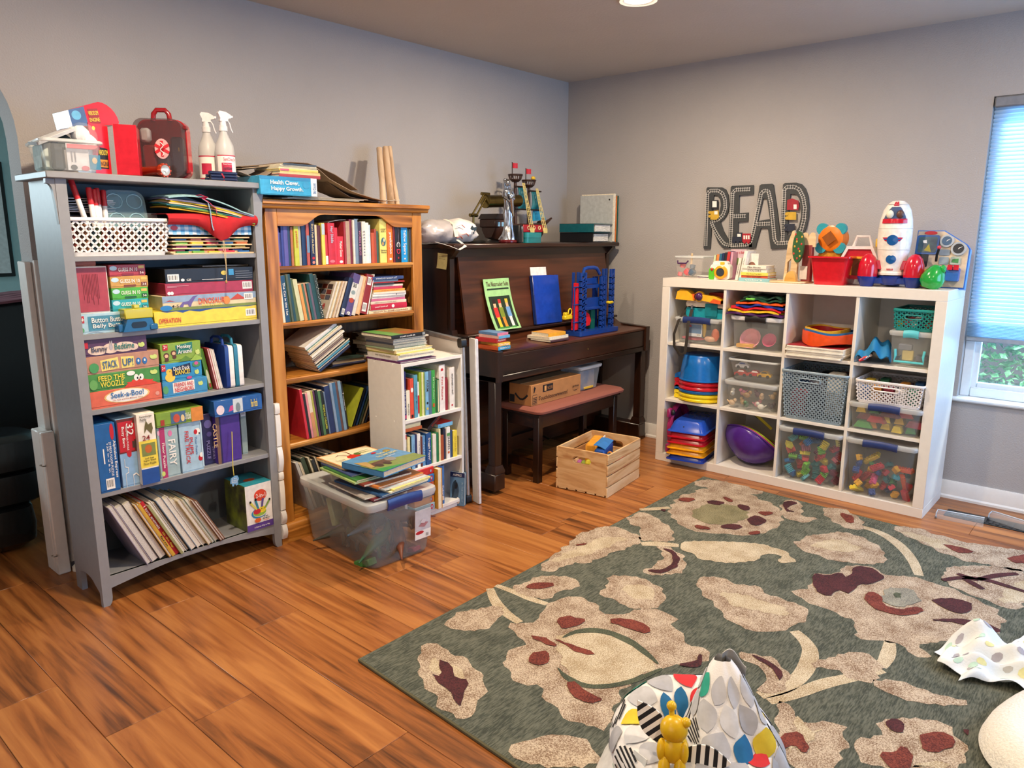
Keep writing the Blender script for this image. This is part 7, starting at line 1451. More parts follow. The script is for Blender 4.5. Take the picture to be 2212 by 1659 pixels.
G().lathe([(.03,0),(.03,.02)],20,mtx=TR(.145,.03,.022)@RX(PI/2)).ob('yellow_ring',K('#efb52a',rough=.35),bl_);G().sph((.147,.008,.022),.024,14).ob('purple_knob',K('#4a2352',rough=.2),bl_)
G().prism([(.16,.0),(.285,-.012),(.285,.012),(.24,.028),(.165,.034)],.005,.05,ax='y').ob('yellow_handle',K('#efb52a',rough=.35),bl_);G().prism([(.215,-.009),(.285,-.014),(.285,.004),(.24,.014)],.0,.052,ax='y').ob('orange_grip',K('#e0602a',rough=.35),bl_)
single(G().prism(rr(0,.12,0,.045,.015),0,.12,ax='y'),'red_toy',K('#a8241e'),'dark red toy part at the back of the first top cube','toy',0,0,.20,.10,.256)
# top row, second cube
qbin('clear bin with black latch panel and pink toys, second top cube',1,0,.035,.012,0,.29,.34,.19,latch=K('#1a1a1c'),rim=K('#dcdcdc',rough=.3),taper=.012,latchw=.40)
def pinkbowl(x,s,c,nm):single(G().lathe([(.001,-.03*s),(.035*s,-.022*s),(.05*s,.0),(.046*s,.0),(.032*s,-.016*s),(.001,-.022*s)],20,mtx=RX(1.1),cap=False),'toy_bowl',K(c),nm,'toy',1,0,x,.075,.06)
pinkbowl(.125,1.2,'#e8909c','large light pink toy bowl inside the black-latched bin');pinkbowl(.235,.8,'#d8487a','hot pink flower-shaped toy bowl inside the black-latched bin')
single(G().box((0,0,0),(.10,.06,.022),c=.003),'wooden_block',K('#d8a040'),'yellow wooden block at the bottom of the black-latched bin','block',1,0,.055,.05,.006)
def mat_(i,c,nm,z,x0,w,am):
 fn=lambda u,v:(w*u+.006*math.sin(v*21+i),.24*v+.006*math.sin(u*26+i*2),am*math.sin(u*9+i)+am*.6*math.sin(u*17)+.004*math.sin(v*11)-.016*(u-.5)**2)
 single(G().grid(34,12,fn,th=(0,0,-.009)),'rubber_mat',K(c,rough=.28),f'{nm} wavy rubber mat, {("lowest", "second up", "third up", "fourth up", "fifth up", "sixth up", "topmost")[i]} on the black-latched bin','mat',1,0,x0,-.008+.004*i,z,group='coloured rubber mats')
for i,a_ in enumerate((('#4a2058','purple',.207,.010,.315,.004),('#e8c02a','yellow',.222,.012,.29,.004),('#d0202e','red',.238,.03,.285,.005),('#1d3590','blue',.253,.06,.265,.005),('#e85a1e','orange',.268,.06,.265,.002),('#1d4a34','dark green',.284,.085,.23,.006),('#20402f','deep green',.299,.10,.21,.006))):mat_(i,*a_)
single(G().box((0,0,0),(.05,.02,.012),c=.003),'green_brush',K('#6ac04a'),'small lime green bristle strip on the orange mat','toy',1,0,.115,.0,.279)
# third cube: boards and nested trays
for i in range(6):single(G().box((0,0,0),(.30-.004*abs(i-3),.30,.0088),c=.0015),'flat_board',[K('#e6dfd0'),K('#a02a30')],f'white-edged flat game board, {("bottom", "second", "third", "fourth", "fifth", "top red")[i]} of the pile in third top cube','board',2,0,.006+.004*(i%3),-.018+.004*((i*2)%3),.0095*i,group='flat boards in the third cube')
single(G().box((0,0,0),(.29,.28,.0012)),'red_board',K('#a02a34'),'red card sheet on top of the flat board pile','board',2,0,.01,-.01,.0575)
def tray(label,c,x,y,z,w,d,h,amp):
 o_=rr(0,w,0,d,min(w,d)*.45,7);n=len(o_)
 def ring(e,zf):return[(p[0]+(w/2-p[0])*e,p[1]+(d/2-p[1])*e,zf(p))for p in o_]
 top=lambda p:h+amp*math.sin(p[0]/w*6.28+.6)*.6;bot=lambda p:amp*math.sin(p[0]/w*6.28+2.6)*.9
 single(G().loft([ring(.02,bot),ring(0,lambda p:bot(p)*.3+h*.3),ring(0,top),ring(.05,top),ring(.07,lambda p:h*.25)],caps=(True,True)),'wavy_tray',K(c,rough=.3),label,'tray',2,0,x,y,z)
tray('orange wavy-edged plastic tray, outermost of the nested set','#e85420',.05,-.004,.070,.275,.28,.058,.012);tray('blue wavy-edged tray nested inside the orange tray','#1f6aa8',.058,.004,.086,.262,.262,.052,.011);tray('yellow wavy-edged tray nested inside the blue tray','#e2b02c',.062,.02,.100,.215,.23,.047,.010);tray('dark red tray nested inside the yellow tray','#b02420',.075,.03,.108,.18,.20,.034,.008)
# fourth cube
qbin('clear craft case with aqua handle and latch in fourth top cube',3,0,.155,.02,0,.185,.30,.175,latch=K('#5ac0c8',rough=.3),taper=.008,r=.018,latchw=.36)
hb_=put(G().tube([(.02,-.006,.085),(.024,-.008,.055),(.02,-.009,.025),(.15,-.009,.025),(.146,-.008,.055),(.15,-.006,.085)],.006,8,flat=(.006,.007)).ob('case_handle',K('#62c8cc',rough=.3)),3,0,.163,.022,0);tag(hb_,'aqua swing handle on the front of the clear craft case','handle')
for i,(x,z,s,c,nm)in enumerate(((.05,.02,(.05,.02,.05),'#d8c070','yellow frame'),(.03,.07,(.06,.03,.03),'#8a8a90','grey wheel part'),(.11,.02,(.05,.05,.03),'#5a5a6a','slate part'))):single(G().box((0,0,0),s,c=.004),'craft_piece',K(c),f'{nm} inside the clear craft case','toy part',3,0,.155+x,.06,z+.006)
tbk=basket('teal plastic lattice basket with beads on top of the craft case',0,.182,0,.27,0,.105,K('#1d8a86',rough=.35),8,4,10,bw=.0055,taper=.006,hole=(.27,.55,.70,.80));put(tbk,3,0,.158,.022,.1765)
for i in range(10):single(G().box((0,0,0),(.03,.05,.03+.006*(i%4)),c=.006),'small_toy',K(['#d8c050','#c84a5a','#e8e4dc','#3a3a5a','#b84a3a'][i%5]),f'small {["yellow", "rose", "white", "navy", "brick red"][i % 5]} toy bit in the {["front", "back"][i//5]} of the teal basket','toy',3,0,.168+.032*(i%5),.045+.07*(i//5),.19,group='toys in the teal basket')
def cloth(u,v):return(.20*u,.20*v-.02,.012+.085*math.sin(PI*u)*math.sin(PI*min(1,v*.8+.2))*(.6+.4*v)+.013*math.sin(u*14+v*6)+.010*math.sin(v*17-u*5))
single(G().grid(30,26,lambda u,v:(cloth(u,v)[0]*.78,cloth(u,v)[1]*1.3,max(.002,cloth(u,v)[2]*1.35)),th=(0,0,-.002)),'blue_cloth',M('#1a7ab0',.7,var=.1,scale=20),'crumpled bright blue gauze cloth beside the craft case','cloth',3,0,.005,.01,.002)
dl=put(thing('toy_figure','small toy figure in red and white lying at the cube edge','toy figure'),3,0,.03,-.016,.012,.5)
G().tube([(0,0,0),(.018,.0,.012),(.04,.0,.022)],[.006,.010,.008],8).ob('red_body',K('#b8202e'),dl);G().sph((.05,0,.032),.010,10).ob('head',K('#d8b8a0'),dl);G().sph((.052,.003,.036),(.011,.011,.009),8,k=6).ob('hair',K('#3a2a24'),dl);G().tube([(.03,-.008,.018),(.045,-.016,.03)],.004,6).ob('arm',TW,dl);G().tube([(.03,.008,.018),(.046,.016,.028)],.004,6).ob('arm',TW,dl)
# second row: nested potty-shaped buckets
BU=K('#0f66b4',rough=.25)
def tub(label,c,z,h,w=.265,x=.045,taper=.05,inv=True,ear=True):
 o=put(thing('play_bucket',label,'bucket',group='nested play buckets'),0,1,x,-.012,z);d=.26;mt=K(c,rough=.25);m=lambda e,zz:[(p[0]+(w/2-p[0])*e,p[1]+(d/2-p[1])*e,zz)for p in ell(w/2,d/2,w/2,d/2,28)]
 g=G();g.loft([m(-.03,.0),m(-.03,.006),m(.0,.008),m(taper,h*.55),m(taper*2.1,h*.97),m(taper*2.6,h)]if h>.03 else[m(.01,0),m(-.03,.004),m(-.03,.014),m(.02,.02),m(.05,h)]);g.ob('shell',mt,o)
 if ear:G().prism([(-.016,.0),(.04,-.0),(.055,.0),(.05,.03),(-.004,.03),(-.016,.02)],.07,.12,ax='y').ob('side_grip',mt,o)
 return o
tub('yellow play bucket, lowest of the nested stack in second row','#f0d41e',.004,.026);tub('second yellow play bucket up in the nested stack','#ecd02a',.030,.022);tub('thin blue bucket rim between yellow and red buckets','#145a9a',.053,.018);tub('lower red play bucket in the nested stack','#c41c2c',.072,.028);tub('upper red play bucket in the nested stack','#b81a28',.100,.026);tub('tall blue upside-down play bucket on top of the nested stack','#1068b8',.127,.15,taper=.07)
# second row, second cube: two clear bins of toys
qbin('lidded clear bin of small figures, lower of two in second row',1,1,.022,.008,0,.30,.33,.165,taper=.02,rim=CLRR)
qbin('open clear bin of toy cars resting on the lidded bin',1,1,.03,.016,.1665,.285,.31,.125,lid=False,taper=.025)
cars=(('yellow black-striped toy car in the open clear bin','#e0b02c',.19,.17+.016,'#1a1a1c'),('red round-topped toy vehicle with white base in the open bin','#c8242e',.135,.185,'#e8e4e0'),('white and blue toy police car in the open bin','#e6e6e6',.06,.225,'#3a5a9a'),('red and white small toy plane low in the open bin','#c03a2e',.055,.18,'#e0dcd8'))
for nm,c,x,z,c2 in cars:
 o=put(thing('toy_car',nm,'toy car'),1,1,.03+x-.03,.05,z+.004,.15)
 G().prism([(0,.008),(.075,.008),(.076,.02),(.062,.026),(.05,.038),(.026,.038),(.014,.026),(.0,.022)],0,.036,ax='y').ob('body',K(c,rough=.25),o);G().prism([(.019,.0275),(.027,.0365),(.049,.0365),(.058,.0275)],-.0006,.0366,ax='y').ob('windows',K(c2),o)
 for xx in(.016,.058):
  for yy in(-.001,.030):G().lathe([(.009,0),(.010,.003),(.009,.007),(.003,.0075)],12,mtx=TR(xx,yy,.0095)@RX(-PI/2)).ob('wheel',BLACK,o)
tyc=['#d8b890','#c0a070','#5a7a5a','#e89aa8','#e0dcd0','#3a2a3a','#c8c4b8','#d87a9a','#b08a5a','#6a4a5a']
for i in range(12):
 a=i*2.4;o=put(thing('toy_animal',f'small {["tan", "caramel", "sage green", "pink", "ivory", "plum", "stone grey", "rose", "camel", "mauve"][i % 10]} toy creature {"upper" if i > 5 else "lower"} in the lidded clear bin','toy animal',group='small creatures in the lidded bin'),1,1,.055+.043*(i%6),.045+.05*(i%2),.012+.055*(i//6),a)
 G().sph((0,0,.018),(.020,.014,.016),10,k=6).ob('body',K(tyc[i%10]),o);G().sph((.018,0,.034),.011,10,k=6).ob('head',K(tyc[i%10]),o);G().tube([(-.018,0,.02),(-.03,0,.03)],.004,6).ob('tail',K(tyc[i%10]),o)
# blue-grey basket, white basket over bin of blocks
gbk=basket('tall blue-grey lattice basket of toys in the second row',0,.335,0,.32,0,.27,K('#8fa3b0',rough=.35),15,11,14,bw=.0066,taper=.020,hole=(.27,.80,.60,.885));put(gbk,2,1,.0005,-.012,.001)
for i in range(9):single(G().box((0,0,0),(.085,.075,(.14,.19,.23)[i%3]),c=.01),'basket_toy',K(['#a8202c','#3a3a4a','#e0dcd4','#1d3a6a','#c88a3a','#5a2f4a','#7a8a94','#2a2a30','#b84a3a'][i]),f'{["red", "charcoal", "white", "navy", "amber", "plum", "slate", "black", "brick"][i]} toy seen inside the blue-grey basket','toy',2,1,.035+.092*(i%3),.035+.085*(i//3),.014+.012*((i*5)%4))
BLK=['#c8283a','#2f9a8a','#74c43a','#e8842a','#1f6fae','#e04a4a','#3aa0a8','#d8c83a','#8a2a4a'];BNM=['red','teal','lime green','orange','blue','coral','turquoise','yellow','maroon']
qbin('clear bin with navy latch holding large translucent blocks',3,1,.004,-.010,0,.33,.33,.145,latch=NAVY,taper=.012,latchw=.44)
wed=['#4a9a4a','#d88a3a','#e8c82e','#e8c82e','#3f9a4f','#7a2a3a','#b8303a','#e8c82e','#e8c030','#8a3a4a','#e0b82a','#5aa05a','#6a2f3f','#c83a44']
for i,c in enumerate(wed):
 w_=.09 if i in(5,6,9,12,13,0)else.048;o=G().prism([(0,0),(w_,0),(w_*.8,.032),(w_*.2,.032)],0,.045,ax='y').ob('wedge_block',K(c,rough=.3));tag(o,f'{ {"#4":"green","#d":"orange","#e":"yellow","#3":"green","#7":"dark maroon","#b":"red","#8":"maroon","#5":"green","#6":"dark maroon","#c":"red"}[c[:2]] } wedge block in the clear bin under the white basket, {ordw(i % 5+1)} along, layer {["one", "two", "three"][i//5]}','block','wedge blocks under the white basket');put(o,3,1,.022+.060*(i%5),.022+.03*(i%3)*.6,.01+.037*(i//5),.2*math.sin(i*2))
wbk=basket('white lattice basket of coloured cubes on the block bin',0,.305,0,.28,0,.120,K('#eae6e6',rough=.35),14,5,13,bw=.006,taper=.010,hole=(.26,.60,.66,.82));put(wbk,3,1,.027,-.020,.1465)
for i in range(15):single(G().box((0,0,0),(.042,.05,.07+.012*(i%3)),c=.004),'colour_cube',K(['#2a5fa0','#c88a3a','#8a2a3a','#e6e2dc','#2f7a5a','#d8b83a','#5a2f5a'][i%7]),f'{["blue", "amber", "wine red", "white", "green", "yellow", "purple"][i % 7]} block, {ordw(i % 5+1)} from left in row {["one", "two", "three"][i//5]} of the white basket','block',3,1,.045+.054*(i%5),.0+.07*(i//5),.162,group='blocks in the white cube basket')
# bottom row
mg=put(thing('magenta_case','magenta rounded plastic toy case standing on edge with black hinges','toy case'),0,2,.022,-.012,.158);MG=K('#a02a62',rough=.25)
T=RZ(.12)
g=G();N=36;g.loft([[(x_,.125+math.cos(a*2*PI/N)*(.125-e),.0+math.sin(a*2*PI/N)*(.150-e))for a in range(N)]for x_,e in((.0,.012),(.008,.0),(.03,.0),(.036,.01),(.030,.022),(.014,.028))],caps=(True,True));g.ob('shell',MG,mg);G().prism([(.03,-.10),(.13,-.12),(.20,.0),(.13,.12),(.03,.10)],.014,.022,ax='x').ob('inner_panel',K('#6a1c4a',rough=.3),mg)
for z_ in(-.115,.105):G().sph((.034,.02,z_),(.014,.014,.018),10).ob('hinge',BLACK,mg);G().box((.004,-.008,z_-.03),(.026,.03,z_+.026),c=.006).ob('tab',MG,mg)
def stray(label,c,z,top=False):
 o=put(thing('stacking_tray',label,'tray',group='stacked plastic trays'),0,2,.078,-.085 if not top else-.083,z,.16);w,d,h=.215,.36,.066;m=lambda e,zz:[(p[0],p[1],zz)for p in rr(e,w-e,e,d-e,.022,4)]
 g=G();g.loft([m(-.008,0),m(-.008,.004),m(.002,.007),m(.022,h-.01),m(.032,h)]);g.ob('shell',K(c,rough=.25),o);G().lathe([(.004,0),(.004,.0012),(.001,.0014)],10,mtx=TR(w*.42,.0115,.034)@RX(PI/2-.33)).ob('drain_hole',K('#101830'),o)
for i,(nm,c)in enumerate((('dark blue tray at the bottom of the protruding stack','#1a3a9a'),('lower golden yellow tray in the protruding stack','#e09a14'),('upper golden yellow tray in the protruding stack','#e8a014'),('lower red tray in the protruding stack','#b81626'),('upper red tray in the protruding stack','#b01424'),('blue upside-down tray on top of the protruding stack','#2350b8'))):stray(nm,c,.0345*i if i<5 else.0345*5,i==5)
def shell(label,c,k,sc):
 o=put(thing('rocking_shell',label,'toy shell',group='nested rocking shells'),1,2,.155+.004*k,.165+.006*k,.150,0);o.rotation_mode='QUATERNION';o.rotation_quaternion=RZ(-PI/2).to_quaternion()@V((0,1,0)).rotation_difference(V((.52,.42,.74)));N=40;Q=12;vs=[]
 for j in range(Q+1):
  t=PI/2*j/Q
  for i in range(N):
   a=2*PI*i/N;r=.158*sc*math.sin(t)if j else 0
   zr=math.sin(a)*r;xr=math.cos(a)*r*1.05
   rim=(.05*math.sin(a*1+2.2)-.02*math.cos(2*a+.6))*(j/Q)**2
   vs.append((xr+(.02 if 0 else 0),-.155*sc*math.cos(t)+rim+.01,zr))
 g=G();g.add(vs,[(j*N+i,j*N+(i+1)%N,(j+1)*N+(i+1)%N,(j+1)*N+i)for j in range(Q)for i in range(N)])
 m_=g.ob('shell',K(c,rough=.25),o);md=m_.modifiers.new('wall','SOLIDIFY');md.thickness=.004
 g=G();g.tube([vs[Q*N+i]for i in range(N)],.0045,6,closed=True);g.ob('rim',K(c,rough=.3),o)
 return o
shell('purple rocking shell at the front of the nested shells','#4a2384',0,1.0);shell('pink rocking shell nested behind the purple one','#e0486a',1,.985);shell('green rocking shell nested third','#5ab83a',2,.97)
yb3=shell('yellow rocking shell innermost with a round hole and raised back','#d8cc1e',3,.955);G().prism([(-.09,.02),(-.105,.10),(-.08,.150),(-.02,.155),(.01,.10),(.06,.04)],.085,.10,ax='y').ob('raised_back',K('#d8cc1e',rough=.3),yb3);G().prism(ell(-.055,.085,.014,.024,16),.082,.0845,ax='y').ob('round_hole',K('#3a4a1a'),yb3)
def blockbin(c,label,latch,n,pal,names,kind,group,seed,h=.30,body=frosty('#aeb6b8',.20)):
 qbin(label,c,2,.008,-.012,0,.322,.33,h,latch=latch,taper=.022,body=body,latchw=.5);rng=random.Random(seed);pr={}
 for i in range(n):
  q=rng.randrange(len(pal));nm=names[q]
  if kind=='bristle':
   if q not in pr:
    g=G();g.box((-.022,-.016,-.007),(.022,.016,.007),c=.002)
    for a in range(5):g.box((-.022+.0095*a,-.018,.006),(-.022+.0095*a+.005,.018,.013))
    pr[q]=g.ob('bristle_block',K(pal[q],rough=.35));o=pr[q]
   else:o=pr[q].copy();COL.objects.link(o)
  else:
   if q not in pr:
    g=G();L_=.032*(2,1,3,1,2)[q%5];g.box((-L_/2,-.016,-.01),(L_/2,.016,.0085),c=.0015)
    for a in range(int(L_/.016)):
     for b in(-.008,.008):g.lathe([(.0048,.0085),(.0048,.0135)],8,mtx=TR(-L_/2+.008+.016*a,b,0))
    pr[q]=g.ob('building_brick',K(pal[q],rough=.3));o=pr[q]
   else:o=pr[q].copy();COL.objects.link(o)
  col,row=i%6,i//6;u=(col+.5+rng.uniform(-.3,.3))/6;f=rng.random()
  put(o,c,2,.040+.26*u,.022+.045*f+(.05 if i%2 else 0),.022+.033*row+.008*rng.random());o.rotation_euler=(rng.uniform(-1.3,1.3),rng.uniform(-1.2,1.2),rng.uniform(0,6.28))
  tag(o,f'{nm} {"bristle block" if kind == "bristle" else "studded brick"}, {ordw(row+1)} layer up and {ordw(col+1)} across in the clear bin','block',group)
blockbin(2,'clear bin with navy latch full of coloured bristle blocks, bottom row',NAVY,42,BLK,BNM,'bristle','bristle blocks in the bottom bin',5)
blockbin(3,'clear bin with navy latch full of studded bricks, bottom right cube',NAVY,32,['#c83a4a','#e8b02e','#e0602e','#2f8a9a','#d85a8a','#b0242e','#2a4a8a','#dcc040','#3a7a4a'],['crimson','golden yellow','orange','teal','pink','red','navy','yellow','green'],'duplo','studded bricks in the bottom right bin',9)
# ================================================================ on top of the cube unit
ZT=HQ+.0005
def top(o,px,py,dx,a=0):
 """stand on the cube top at crop pixel (px,py) of its front foot, dx behind the front edge"""
 y=at(*C6(px,py),x=XF+dx).y;o.location=(XF+dx,y,ZT);o.rotation_euler=(0,0,-PI/2+a);return o
def TW_(a,b,py,dx):return at(*C6(a,py),x=XF+dx).y-at(*C6(b,py),x=XF+dx).y
w=TW_(180,325,670,.16);b=top(bin_('small clear box with purple handle and pink toys on the cube top',0,w+.035,0,.16,0,.125,lid=False,taper=.006,r=.008,body=frosty('#d8d4d0',.22)),176,672,.17)
h_=G().tube([(.018,-.004,.098),(.02,-.006,.082),(.075,-.006,.082),(.09,-.006,.098)],.0045,6).ob('handle',K('#4a2358'),b)
for i,(x,z,c,nm,r_)in enumerate(((.05,.066,'#e87a80','round pink',.018),(.075,.03,'#e2686e','pink cylinder-like',.022),(.035,.016,'#e58088','flat pink',.016),(.105,.03,'#5a7088','slate blue',.022),(.115,.062,'#6a7f98','pale slate',.016))):
 o=G().lathe([(r_*.9,0),(r_,.004),(r_,r_*1.3),(r_*.9,r_*1.4)],14,mtx=RY(.6*(i%2)+.2)).ob('toy_piece',K(c),None);tag(o,f'{nm} wooden toy piece in the small clear box','toy');top(o,176,672,.19);o.location.y-=x;o.location.z+=z-.01
o=G().cyl((0,0,0),(.0,.01,.135),.006,n=8).ob('wooden_stick',WD,None);tag(o,'thin wooden stick poking out of the small clear box','stick');top(o,280,665,.24);o.location.z+=.006
for i in range(3):
 o=G().box((0,0,0),(.085,.06,.005),c=.0008).ob('board_card',K(['#e6e0da','#5a3f5a','#ece8e2'][i]));tag(o,f'white-edged picture card, {("bottom", "middle", "top")[i]} of three beside the toy camera','card','picture cards on the cube top');top(o,330-3*i,684,.10);o.location.z+=.0055*i
cm=top(thing('toy_camera','white and green toy camera with orange lens ring on the cube top','toy camera'),408,688,.06,.10);CMW=K('#ece8e2',rough=.3)
G().prism(rr(.0,.115,0,.088,.02),.0,.05,ax='y').ob('body',CMW,cm);G().prism(rr(.012,.10,.07,.105,.016),.004,.046,ax='y').ob('top_housing',CMW,cm);G().prism(rr(-.006,.028,-.001,.066,.014),-.004,.054,ax='y').ob('green_grip',K('#5ab82e',rough=.3),cm);G().sph((.012,-.002,.057),.009,10).ob('red_button',TR_,cm)
T=TR(.066,0,.042)@RX(PI/2);G().lathe([(.038,-.002),(.038,.012),(.03,.018),(.024,.018)],28,mtx=T,cap=False).ob('orange_ring',K('#f0a01e',rough=.3),cm);G().lathe([(.024,.010),(.022,.016),(.001,.017)],24,mtx=T,cap=False).ob('lens',K('#3a4048',rough=.15),cm);G().prism(rr(.058,.082,.084,.10,.003),-.001,.002,ax='y').ob('viewfinder',K('#d8b82a'),cm)
def tbook(label,px,py,dx,w_,h_,d_,c,a=0,lean=0,**k):
 y=at(*C6(px,py),x=XF+dx).y;return book(label,w_,h_,d_,K(c),TR(XF+dx,y,ZT+(w_*math.sin(lean)if lean>0 else 0))@RZ(-PI/2+a)@RY(lean),k.pop('fs',True),k.pop('group',None),**k)
for i,(c,nm,w_)in enumerate((('#c8d8b0','pale green',.012),('#e8884a','orange',.016),('#2f6a8a','teal blue',.018),('#24345e','navy',.014),('#2a2a30','black',.016),('#c83a3a','red dotted',.020),('#5a3f6a','mauve',.012))):tbook(f'{nm} small board book, {ordw(i+1)} in the row behind the toy camera',418+17*i,668,.16,w_,.135+.004*i,.10,c,lean=.10,group='small board books behind the camera')
tbook('pink and green board book with the words Where is Baby',535,660,.14,.012,.155,.11,'#d8a0b8',a=.0,lean=.05,dec=[('r',0,.0,1,.5,K('#8a9a7a'))])
o=G().box((0,0,0),(.095,.008,.17),c=.001).ob('picture_book',K('#c9b0ba'));tag(o,'pale pink picture book facing forward reading Where is Baby','book');top(o,540,655,.20,.0);txt('Where is Baby',.08,.018,TR_,o,(.047,-.0015,.15),stretch=True);G().box((.004,-.0006,.08),(.091,0,.12)).ob('green_band',K('#7a9a5a'),o)
tbook('white board book leaning, first of two beside the camera',577,664,.07,.016,.125,.11,'#eae4da',lean=.14,tx=[('Goodnight',.5,.5,.4,TB)]);tbook('white board book with brown picture leaning over the flat books',602,668,.06,.018,.165,.12,'#efe9e0',lean=.15,tx=[('The Itsy Bitsy',.5,.5,.4,K('#6a5a4a',var=0))])
o=G().box((0,0,0),(.07,.006,.15),c=.001).ob('picture_book',K('#d8d2ca'));tag(o,'grey-white picture book with brown hands cover facing forward','book');top(o,645,655,.10,.0);G().prism(ell(.035,.07,.024,.035,16),-.001,0,ax='y').ob('brown_picture',K('#7a5040'),o)
yq=at(*C6(600,686),x=XF+.03).y;zq=ZT
for i,(x0,w_,t,c,nm,tx_)in enumerate(((0,.175,.019,'#8fc0c4','pale teal board book reading colors','colors'),(.012,.15,.013,'#dc5a3a','red-orange board book','Never Touch a BABY'),(.01,.155,.016,'#ecd860','yellow board book','The Three Toy Bears'),(.016,.14,.019,'#ece6d8','white board book reading COLORS','COLORS'),(.018,.135,.018,'#e9e2d2','cream board book','Mini House'))):
 book(f'{nm}, {("lowest", "second up", "third up", "fourth up", "topmost")[i]} of five flat on the cube top',t,w_,.12,K(c),TR(XF+.03+.005*(i%2),yq-x0,zq)@RZ(-PI/2)@Matrix(((0,0,1,0),(0,1,0,0),(1,0,0,0),(0,0,0,1))),True,'five flat board books',tx=[]);
 o=COL.objects[-1]if 0 else[q for q in COL.objects if q.name.startswith('book')and q.parent is None][-1]
 txt(tx_,w_*.55,t*.5,TW if i==0 else TB,o,(t/2,-.003,w_*.5),(0,0,1),(1,0,0),stretch=True);zq+=t+.0005
tr=top(thing('wooden_tree_playset','pale wooden toy playset with a painted apple tree and arch on a base','wooden toy'),850,700,.04,-.12)
G().box((-.03,-.02,0),(.15,.12,.009),c=.003).ob('base',WD,tr);G().prism([(.012,0),(.03,0),(.03,.10),(.05,.12),(.05,0),(.085,0)]+[(.085-.03*math.sin(PI/2*i/6),.15+.12*math.sin(PI/2*i/6)*.98)for i in range(7)]+[(.045,.262),(.024,.2)],.05,.068,ax='y',mtx=TR(0,0,.009)).ob('arch_side',WD,tr)
G().prism(ell(.092,.19,.030,.082,22),.03,.045,ax='y').ob('tree_crown',K('#2f5a34'),tr)
for i in range(11):G().sph((.092+.02*math.sin(i*2.3),.0295,.13+.0125*i),(.0045,.0015,.006),8,k=5).ob('apple',K(['#c83030','#d8a83a'][i%2]),tr)
G().prism([(.045,.0),(.11,0)]+[(.0775+.0325*math.cos(PI*i/8),.055*math.sin(PI*i/8))for i in range(1,8)],.0,.024,ax='y',mtx=TR(0,0,.0092)).ob('wooden_hill',wood('honey_wood','#b8843a','#d8a858','#e6bc72',sx=3,sy=14,sz=14),tr);G().box((.10,.07,.009),(.15,.10,.20),c=.002).ob('red_barn_side',K('#8a3a38'),tr)
for x in(.105,.145):G().prism([(x-.02,.19),(x+.02,.19)]+[(x+.02*math.cos(PI*i/8),.235+.03*math.sin(PI*i/8))for i in range(9)],.075,.085,ax='y').ob('wooden_arch',WD,tr)
G().box((.095,.066,.02),(.135,.07,.09)).ob('window_print',K('#d8d0c8'),tr)
# red bin with shape sorter, barn
rbx=top(thing('red_bin','glossy red plastic bin at the front of the cube top','storage bin'),1096,716,.035,.05);w=TW_(1096,1290,716,.035);RB=K('#cc1526',rough=.25,coat=.2);m=lambda e,z:[(p[0],p[1],z)for p in rr(-e,w+e,-e,.22+e,.02,4)]
G().loft([m(0,0),m(.004,.02),m(.022,.135),m(.034,.137),m(.034,.145),m(.020,.144),m(.0,.03),m(-.004,.004)],caps=(True,True)).ob('bin',RB,rbx)
ss=top(thing('shape_sorter','orange and teal flower-shaped sorter toy on a yellow giraffe-print body','toy'),1120,640,.15,-.1);ss.location.z+=.02
G().prism(rr(.0,.115,.07,.16,.03),.0,.09,ax='y').ob('giraffe_body',M('#e0a82c',.35,h2='#a8641e',scale=30),ss);T=TR(.062,-.012,.215)
for i in range(4):a=PI/4+i*PI/2;G().prism([(p[0]+.068*math.cos(a),p[1]+.068*math.sin(a))for p in ell(0,0,.030,.030,14)],.0,.02,ax='y',mtx=T).ob('teal_petal',K('#2f9aac',rough=.3),ss)
G().lathe([(.066,-.012),(.066,.06),(.058,.064)],30,mtx=TR(.062,.05,.215)@RX(PI/2)).ob('orange_drum',K('#e07a1e',rough=.3),ss);G().prism([(0,-.038),(.038,0),(0,.038),(-.038,0)],-.0292,-.025,ax='y',mtx=TR(.062,.0,.215)@RY(.12)).ob('diamond_opening',K('#8a4a10'),ss)
bn_=top(thing('toy_barn','red and white plastic toy barn with yellow door frame behind the bin','toy barn'),1240,655,.12,.0)
bo=lambda e,h:[(-.085-e,0),(.085+e,0),(.085+e,.09),(.055+e*.6,.155+e),(-.055-e*.6,.155+e),(-.085-e,.09)]
G().prism(bo(0,0),.004,.12,ax='y',mtx=TR(.11,0,.03)).ob('walls',K('#b81c2e',rough=.3),bn_)
op=[(-.10,.085),(-.062,.166),(.062,.166),(.10,.085),(.086,.085),(.054,.152),(-.054,.152),(-.086,.085)];G().prism(op,-.004,.124,ax='y',mtx=TR(.11,0,.03)).ob('white_roof',K('#e6dcdc',rough=.3),bn_)
G().prism([(-.042,.02),(-.042,.115),(.042,.115),(.042,.02),(.030,.02),(.030,.104),(-.030,.104),(-.030,.02)],-.002,.004,ax='y',mtx=TR(.11,0,.03)).ob('yellow_door_frame',K('#e6a82c',rough=.3),bn_);G().box((.08,.001,.05),(.14,.0035,.134)).ob('doorway',K('#6a3a14'),bn_)
G().tube([(.065,.05,.195),(.08,.05,.245),(.14,.05,.245),(.155,.05,.195)],.008,8).ob('roof_handle',K('#e0d8d8',rough=.3),bn_);G().box((.165,.06,.17),(.195,.07,.235),c=.005).ob('yellow_vane',K('#e0b43a'),bn_)
